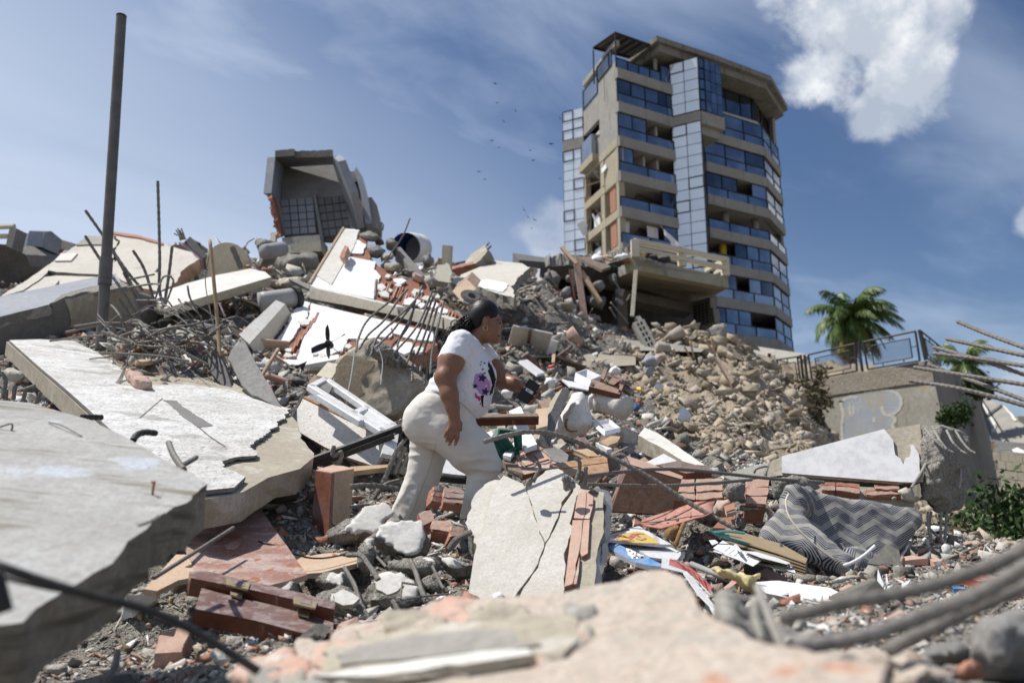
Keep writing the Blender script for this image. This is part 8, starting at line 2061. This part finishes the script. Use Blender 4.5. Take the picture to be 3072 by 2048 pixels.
for i,q in enumerate([[(1205,1360),(1270,1200),(1340,1100)],[(1265,1360),(1310,1250),(1350,1150)],[(1310,1350),(1370,1210)],[(1160,1450),(1210,1350),(1290,1150)],[(1165,1455),(1280,1420),(1340,1435)],[(790,1140),(780,1220),(850,1190),(830,1270),(760,1330)],[(300,1440),(420,1340),(510,1310)]]):
 rebar('A6',[(*p,4.7)for p in q],.013,m_steel,['long sloping','second sloping','third short sloping','lowest long','level bent','twisted far left','leftmost curved'][i]+' rebar sticking out left of the trouser leg','rebars left of the trousers')
tag(slab('wood_plank','A6',[(612,1372),(900,1305),(1230,1285),(1232,1305),(900,1345),(620,1400)],tri('A6',(612,1372,4.5),(1230,1285,4.8),(620,1400,4.45)),.03,m_palewood),'thin brown plank above the upright red plank','plank')
Q('white_grille','white grille panel wedged left of the trousers','grille','A6',[(1200,1050),(1300,1030),(1270,1220),(1165,1200)],((1200,1050,5.1),(1300,1030,5.2),(1165,1200,4.9)),.03,m_whitelam)
Q('white_tank','smooth pale panel seen between the legs','panel','A10',[(560,350),(700,320),(900,520),(950,600),(560,600)],((560,350,5.2),(950,600,5.1),(560,600,5.0)),.05,m_whitelam)
rebar('A10',[(540,610,4.9),(760,640,4.9),(960,655,4.9)],.028,m_steeldark,'dark tube lying behind the legs',None,'tube','tube',ribs=False)
for fr,q,d,rb,lb in(('A10',[(620,770),(910,790),(880,1010),(610,980)],4.25,3,'right dusty clay block under the front foot'),('A10',[(480,740),(605,760),(600,990),(440,960)],4.3,3,'left dusty clay block under the front foot'),('A10',[(470,1230),(720,1215),(690,1420),(440,1380)],3.85,1,'orange clay block open at its side behind the lumps'),('A10',[(250,1130),(430,1080),(480,1250),(300,1360)],3.9,1,'flat pink clay shard behind the white topped block'),('A10',[(720,1300),(900,1340),(860,1440),(700,1480)],3.8,2,'small clay block beside the cracked slab')):
 t=thing('clay_brick',lb,'brick',P(fr,*q[2],d),'clay blocks under the woman')
 clay_block(t,fr,q,tri(fr,(*q[0],d),(*q[1],d+.03),(*q[3],d-.06)),.06,rb,m_claydust)
rs=random.Random(31)
g9='boards and sheets strewn in the middle heap'
for i in range(120):
 u,d=rs.uniform(1120,1900),math.exp(rs.uniform(math.log(5.6),math.log(15)))
 if i>95:u,d=rs.uniform(250,900),math.exp(rs.uniform(math.log(9),math.log(14)))
 if u>1750 and d>8:continue
 p=P('F',u,1200,d);p.z=float(ground_z(np.array([p.x]),np.array([p.y]))[0])+.04*d/6
 k=rs.choice(('plank','sheet','sheet','batten'))
 sz={'plank':(.5,.10,.025),'sheet':(.32,.22,.015),'batten':(.6,.035,.03)}[k]
 f_=d/7*rs.uniform(.6,1.15)
 V,Fc=box_vf((0,0,0),[sz[0]*f_,sz[1]*f_,sz[2]*f_])
 rt=Euler((rs.gauss(.15,.45),rs.gauss(0,.45),rs.uniform(0,6.28))).to_matrix()
 m_=rs.choice((m_palewood,m_oldwood,m_wood,m_mdf,m_plum)if k!='sheet' else(m_whitelam,m_white,m_mdf,m_cardwhite,m_concgrey,m_whitedirty))
 cn={m_palewood:'pale',m_oldwood:'weathered',m_wood:'brown',m_mdf:'tan',m_plum:'plum',m_whitelam:'white',m_white:'white',m_cardwhite:'off white',m_concgrey:'grey',m_whitedirty:'dusty white'}[m_]
 tag(mk('loose_'+k,[rt@v+p for v in V],Fc,m_),auto_label(None,p,200*f_*7/d*sz[0],k,cn),k,g9)
# bushes, block wall and ruin at the right, birds
m_leaf=surf('bush_leaf',(.035,.07,.018),(.06,.10,.03),(.02,.045,.012),4,bump=.1,rough=.55)
m_leafdry=surf('dry_leaf',(.12,.10,.06),(.17,.14,.085),(.07,.07,.035),4,bump=.1)
def bush(label,c,rad,n,ls,m,seed,name='bush',group=None):
 r=np.random.default_rng(seed);rr=random.Random(seed)
 t=thing(name,label,'bush',Vector(c)-Vector((0,0,rad[2])),group)
 cl=r.normal(size=(max(6,n//90),3));cl=cl/np.linalg.norm(cl,axis=1)[:,None]*r.uniform(.25,.9,(len(cl),1))
 p=cl[r.integers(len(cl),size=n)]+r.normal(0,.20,(n,3))
 p=p*np.array(rad)+np.array(c)
 V,Fc=[],[]
 a=r.normal(size=(n,3));a/=np.linalg.norm(a,axis=1)[:,None]
 b=np.cross(a,r.normal(size=(n,3)));b/=np.linalg.norm(b,axis=1)[:,None]
 s=ls*r.uniform(.6,1.3,(n,1))
 V=np.stack([p-a*s,p+b*s*.45,p+a*s,p-b*s*.45],1).reshape(-1,3)
 mk('foliage',V,np.arange(4*n).reshape(n,4),m,t)
 vf=[tube_vf(catmull([Vector(c)-Vector((0,0,rad[2])),Vector(c)+Vector((q[0]*rad[0]*.4,q[1]*rad[1]*.4,q[2]*rad[2]*.3)),Vector(c)+Vector(tuple(q*np.array(rad)*.9))],6),ls*.12,4)for q in cl[:10]]
 V,Fc=join(*vf);mk('stems',V,Fc,m_oldwood,t)
bush('dry grey brown bush at the left end of the graffiti wall',P('A4',720,990,22.5),(.55,.5,.7),650,.09,m_leafdry,1)
bush('dark dry scrub below the dry bush by the wall',P('A4',640,1130,20.5),(.8,.5,.6),700,.09,m_leafdry,2)
bush('round green shrub growing out of the wall flank',P('A4',1795,1140,24.2),(.5,.4,.75),800,.085,m_leaf,3)
bush('large dark green bush at the lower right edge',P('B4',2230,330,9.5),(.95,.6,.55),2600,.055,m_leaf,4)
bush('green bush left of the large dark one at lower right',P('B4',2020,480,8.6),(.5,.4,.32),1200,.045,m_leaf,5)
bush('yellow green weeds behind the hanging rebars',P('B4',1850,560,7.8),(.42,.3,.22),900,.04,m_frondy,6)
bush('dry scrub under the broken beam end',P('B4',1760,400,8.2),(.4,.35,.35),700,.04,m_leafdry,7)
bush('green foliage tuft behind the right railing end',P('A4',2010,960,30),(.9,.5,.6),700,.12,m_leaf,8)
t=thing('block_wall','weathered stone block wall behind the bushes at the right edge','wall',P('A8',2250,860,16))
pbw=tri('A8',(2110,400,17),(2400,440,14.5),(2170,860,16.6))
slab('wall_core','A8',[(2105,395),(2420,430),(2420,900),(2185,900)],pbw,.3,m_wallside,parent=t,off=-.03)
m_blk=surf('weathered_block',(.27,.25,.20),(.33,.31,.25),(.20,.19,.15),2,bump=.35,bs=20)
for r2 in range(7):
 for c2 in range(6):
  x0=2108+r2*11+c2*58+(29 if r2%2 else 0);y0=405+r2*68+c2*7
  if x0>2410:continue
  slab('block','A8',[(x0+2,y0+2),(x0+54,y0+8),(x0+62,y0+70),(x0+10,y0+64)],pbw,.05,m_blk,parent=t,off=rs.uniform(-.004,.012),jag=.006,step=.1)
prn=tri('A4',(2040,1080,33),(2352,1250,30),(2080,1340,30))
t=thing('collapsed_roof','collapsed pale building beyond the wall at the right edge','ruin',prn.hit('A4',2200,1400))
slab('slope_slab','A4',[(2000,1015,.08),(2130,1060,.08),(2180,1070),(2290,1200,.1),(2420,1300,.1),(2420,1420),(2100,1360),(2070,1250)],prn,.4,m_conc,m_conc,parent=t,step=.4)
for q in([(2030,1060),(2050,1080),(2080,1170),(2060,1180)],[(2065,1190),(2120,1180),(2140,1250),(2100,1280)],[(2180,1090),(2200,1100),(2300,1210),(2280,1215)],[(2100,1250),(2140,1240),(2130,1300),(2100,1300)]):slab('white_patch','A4',q,prn,.05,m_whitedirty,parent=t,off=.05,jag=.05,step=.3)
slab('dark_joint','A4',[(2055,1170),(2175,1085),(2185,1095),(2065,1185)],prn,.1,m_concdark,parent=t,off=.06)
Q('shingle_heap','dark layered debris band above the stone block wall','debris','A4',[(2100,1350,.1),(2250,1370,.1),(2420,1400,.1),(2420,1500,.1),(2110,1460,.1)],((2100,1350,22),(2420,1400,20),(2110,1460,20)),.5,m_concdark,m_oldwood,step=.2)
Q('white_block','pale block lying on the dark layered debris at right','block','A4',[(2255,1430),(2300,1415),(2420,1470),(2400,1490),(2290,1475)],((2255,1430,19),(2420,1470,18),(2290,1475,18.6)),.2,m_whitedirty)
Q('cream_block','cream wall piece beyond the collapsed building at right','wall','A4',[(2300,1170),(2420,1170),(2420,1290),(2320,1240)],((2300,1170,34),(2420,1170,34),(2320,1240,34)),.4,m_cream)
tag(slab('yellow_board','B4',[(2100,665),(2190,628),(2420,618),(2420,655),(2200,672)],tri('B4',(2100,665,5.5),(2420,618,5.6),(2200,672,5.3)),.03,m_yellow),'bright yellow strip lying at the right edge','board')
for q,m_,lb in(([(1290,630),(1480,640),(1660,660),(1760,690),(1650,710),(1440,690),(1290,650)],m_redplastic,'red timber strip right of the mattress'),([(1310,590),(1480,565),(1600,590),(1480,600),(1320,620)],m_claydust,'dusty pink tile strip behind the mattress corner'),([(1590,570),(1660,580),(1810,655),(1690,675)],m_claydust,'flat clay tile below the hanging rebars'),([(1800,730),(2000,715),(2150,745),(2000,770)],m_redplastic,'red board piece behind the blurred rebars'),([(1780,800),(1850,795),(1900,825),(1800,830)],m_bluepack,'blue wrapper behind the blurred rebars'),([(900,830),(980,790),(1020,800),(960,860)],m_claydust,'tilted clay shard before the mattress'),([(1050,830),(1130,750),(1160,770),(1090,870)],m_claydust,'standing clay shard before the mattress'),([(1480,900),(1600,870),(1650,900),(1520,940)],m_claydust,'clay shard among the upright papers')):
 cx_,cy_=sum(p[0]for p in q)/len(q),sum(p[1]for p in q)/len(q);d=4.2 if cy_<720 else 3.5
 Q('clay_strip',lb,'strip','B4',q,tri('B4',(cx_,cy_,d),(cx_+100,cy_,d),(cx_,cy_-60,d+.25)),.03,m_,jag=.004)
m_bd=m_bird
for i,(x,y,a)in enumerate([(100,147,.3),(118,311,.1),(271,376,1.3),(172,470,.7),(73,635,0),(135,694,-.4),(580,663,0),(402,717,-.2),(428,803,-.2),(657,958,-.3),(654,440,1.4),(12,966,.1),(345,1223,1.1),(381,1286,.9),(436,1309,.8),(415,1383,.1),(-40,900,.2)]):
 c=P('A12',x,y,120);s=(.55,.42)[i%2]*(1.35 if i in(2,3,6,10,12,13,14)else 1)
 A_x=Vector((math.cos(a),0,-math.sin(a)));B_x=Vector((math.sin(a),0,math.cos(a)));D_=Vector((0,1,0))
 V=[c+A_x*p*s*.85+B_x*z*s*.8+D_*q*s for p,z,q in((0,.02,.45),(0,.10,0),(0,-.10,0),(0,0,-.45),(.55,.20,.1),(.55,.18,-.2),(1.15,.06,-.05),(-.55,.20,.1),(-.55,.18,-.2),(-1.15,.06,-.05),(0,-.12,-.2))]
 Fc=[(0,4,1),(1,4,5),(1,5,3),(4,6,5),(0,1,7),(1,8,7),(1,3,8),(7,8,9),(0,2,4),(2,5,4),(2,3,5),(0,7,2),(2,7,8),(2,8,3),(2,10,3)]
 tag(mk('bird',V,Fc,m_bd),'small dark bird soaring left of the tower','bird','birds circling beside the tower')
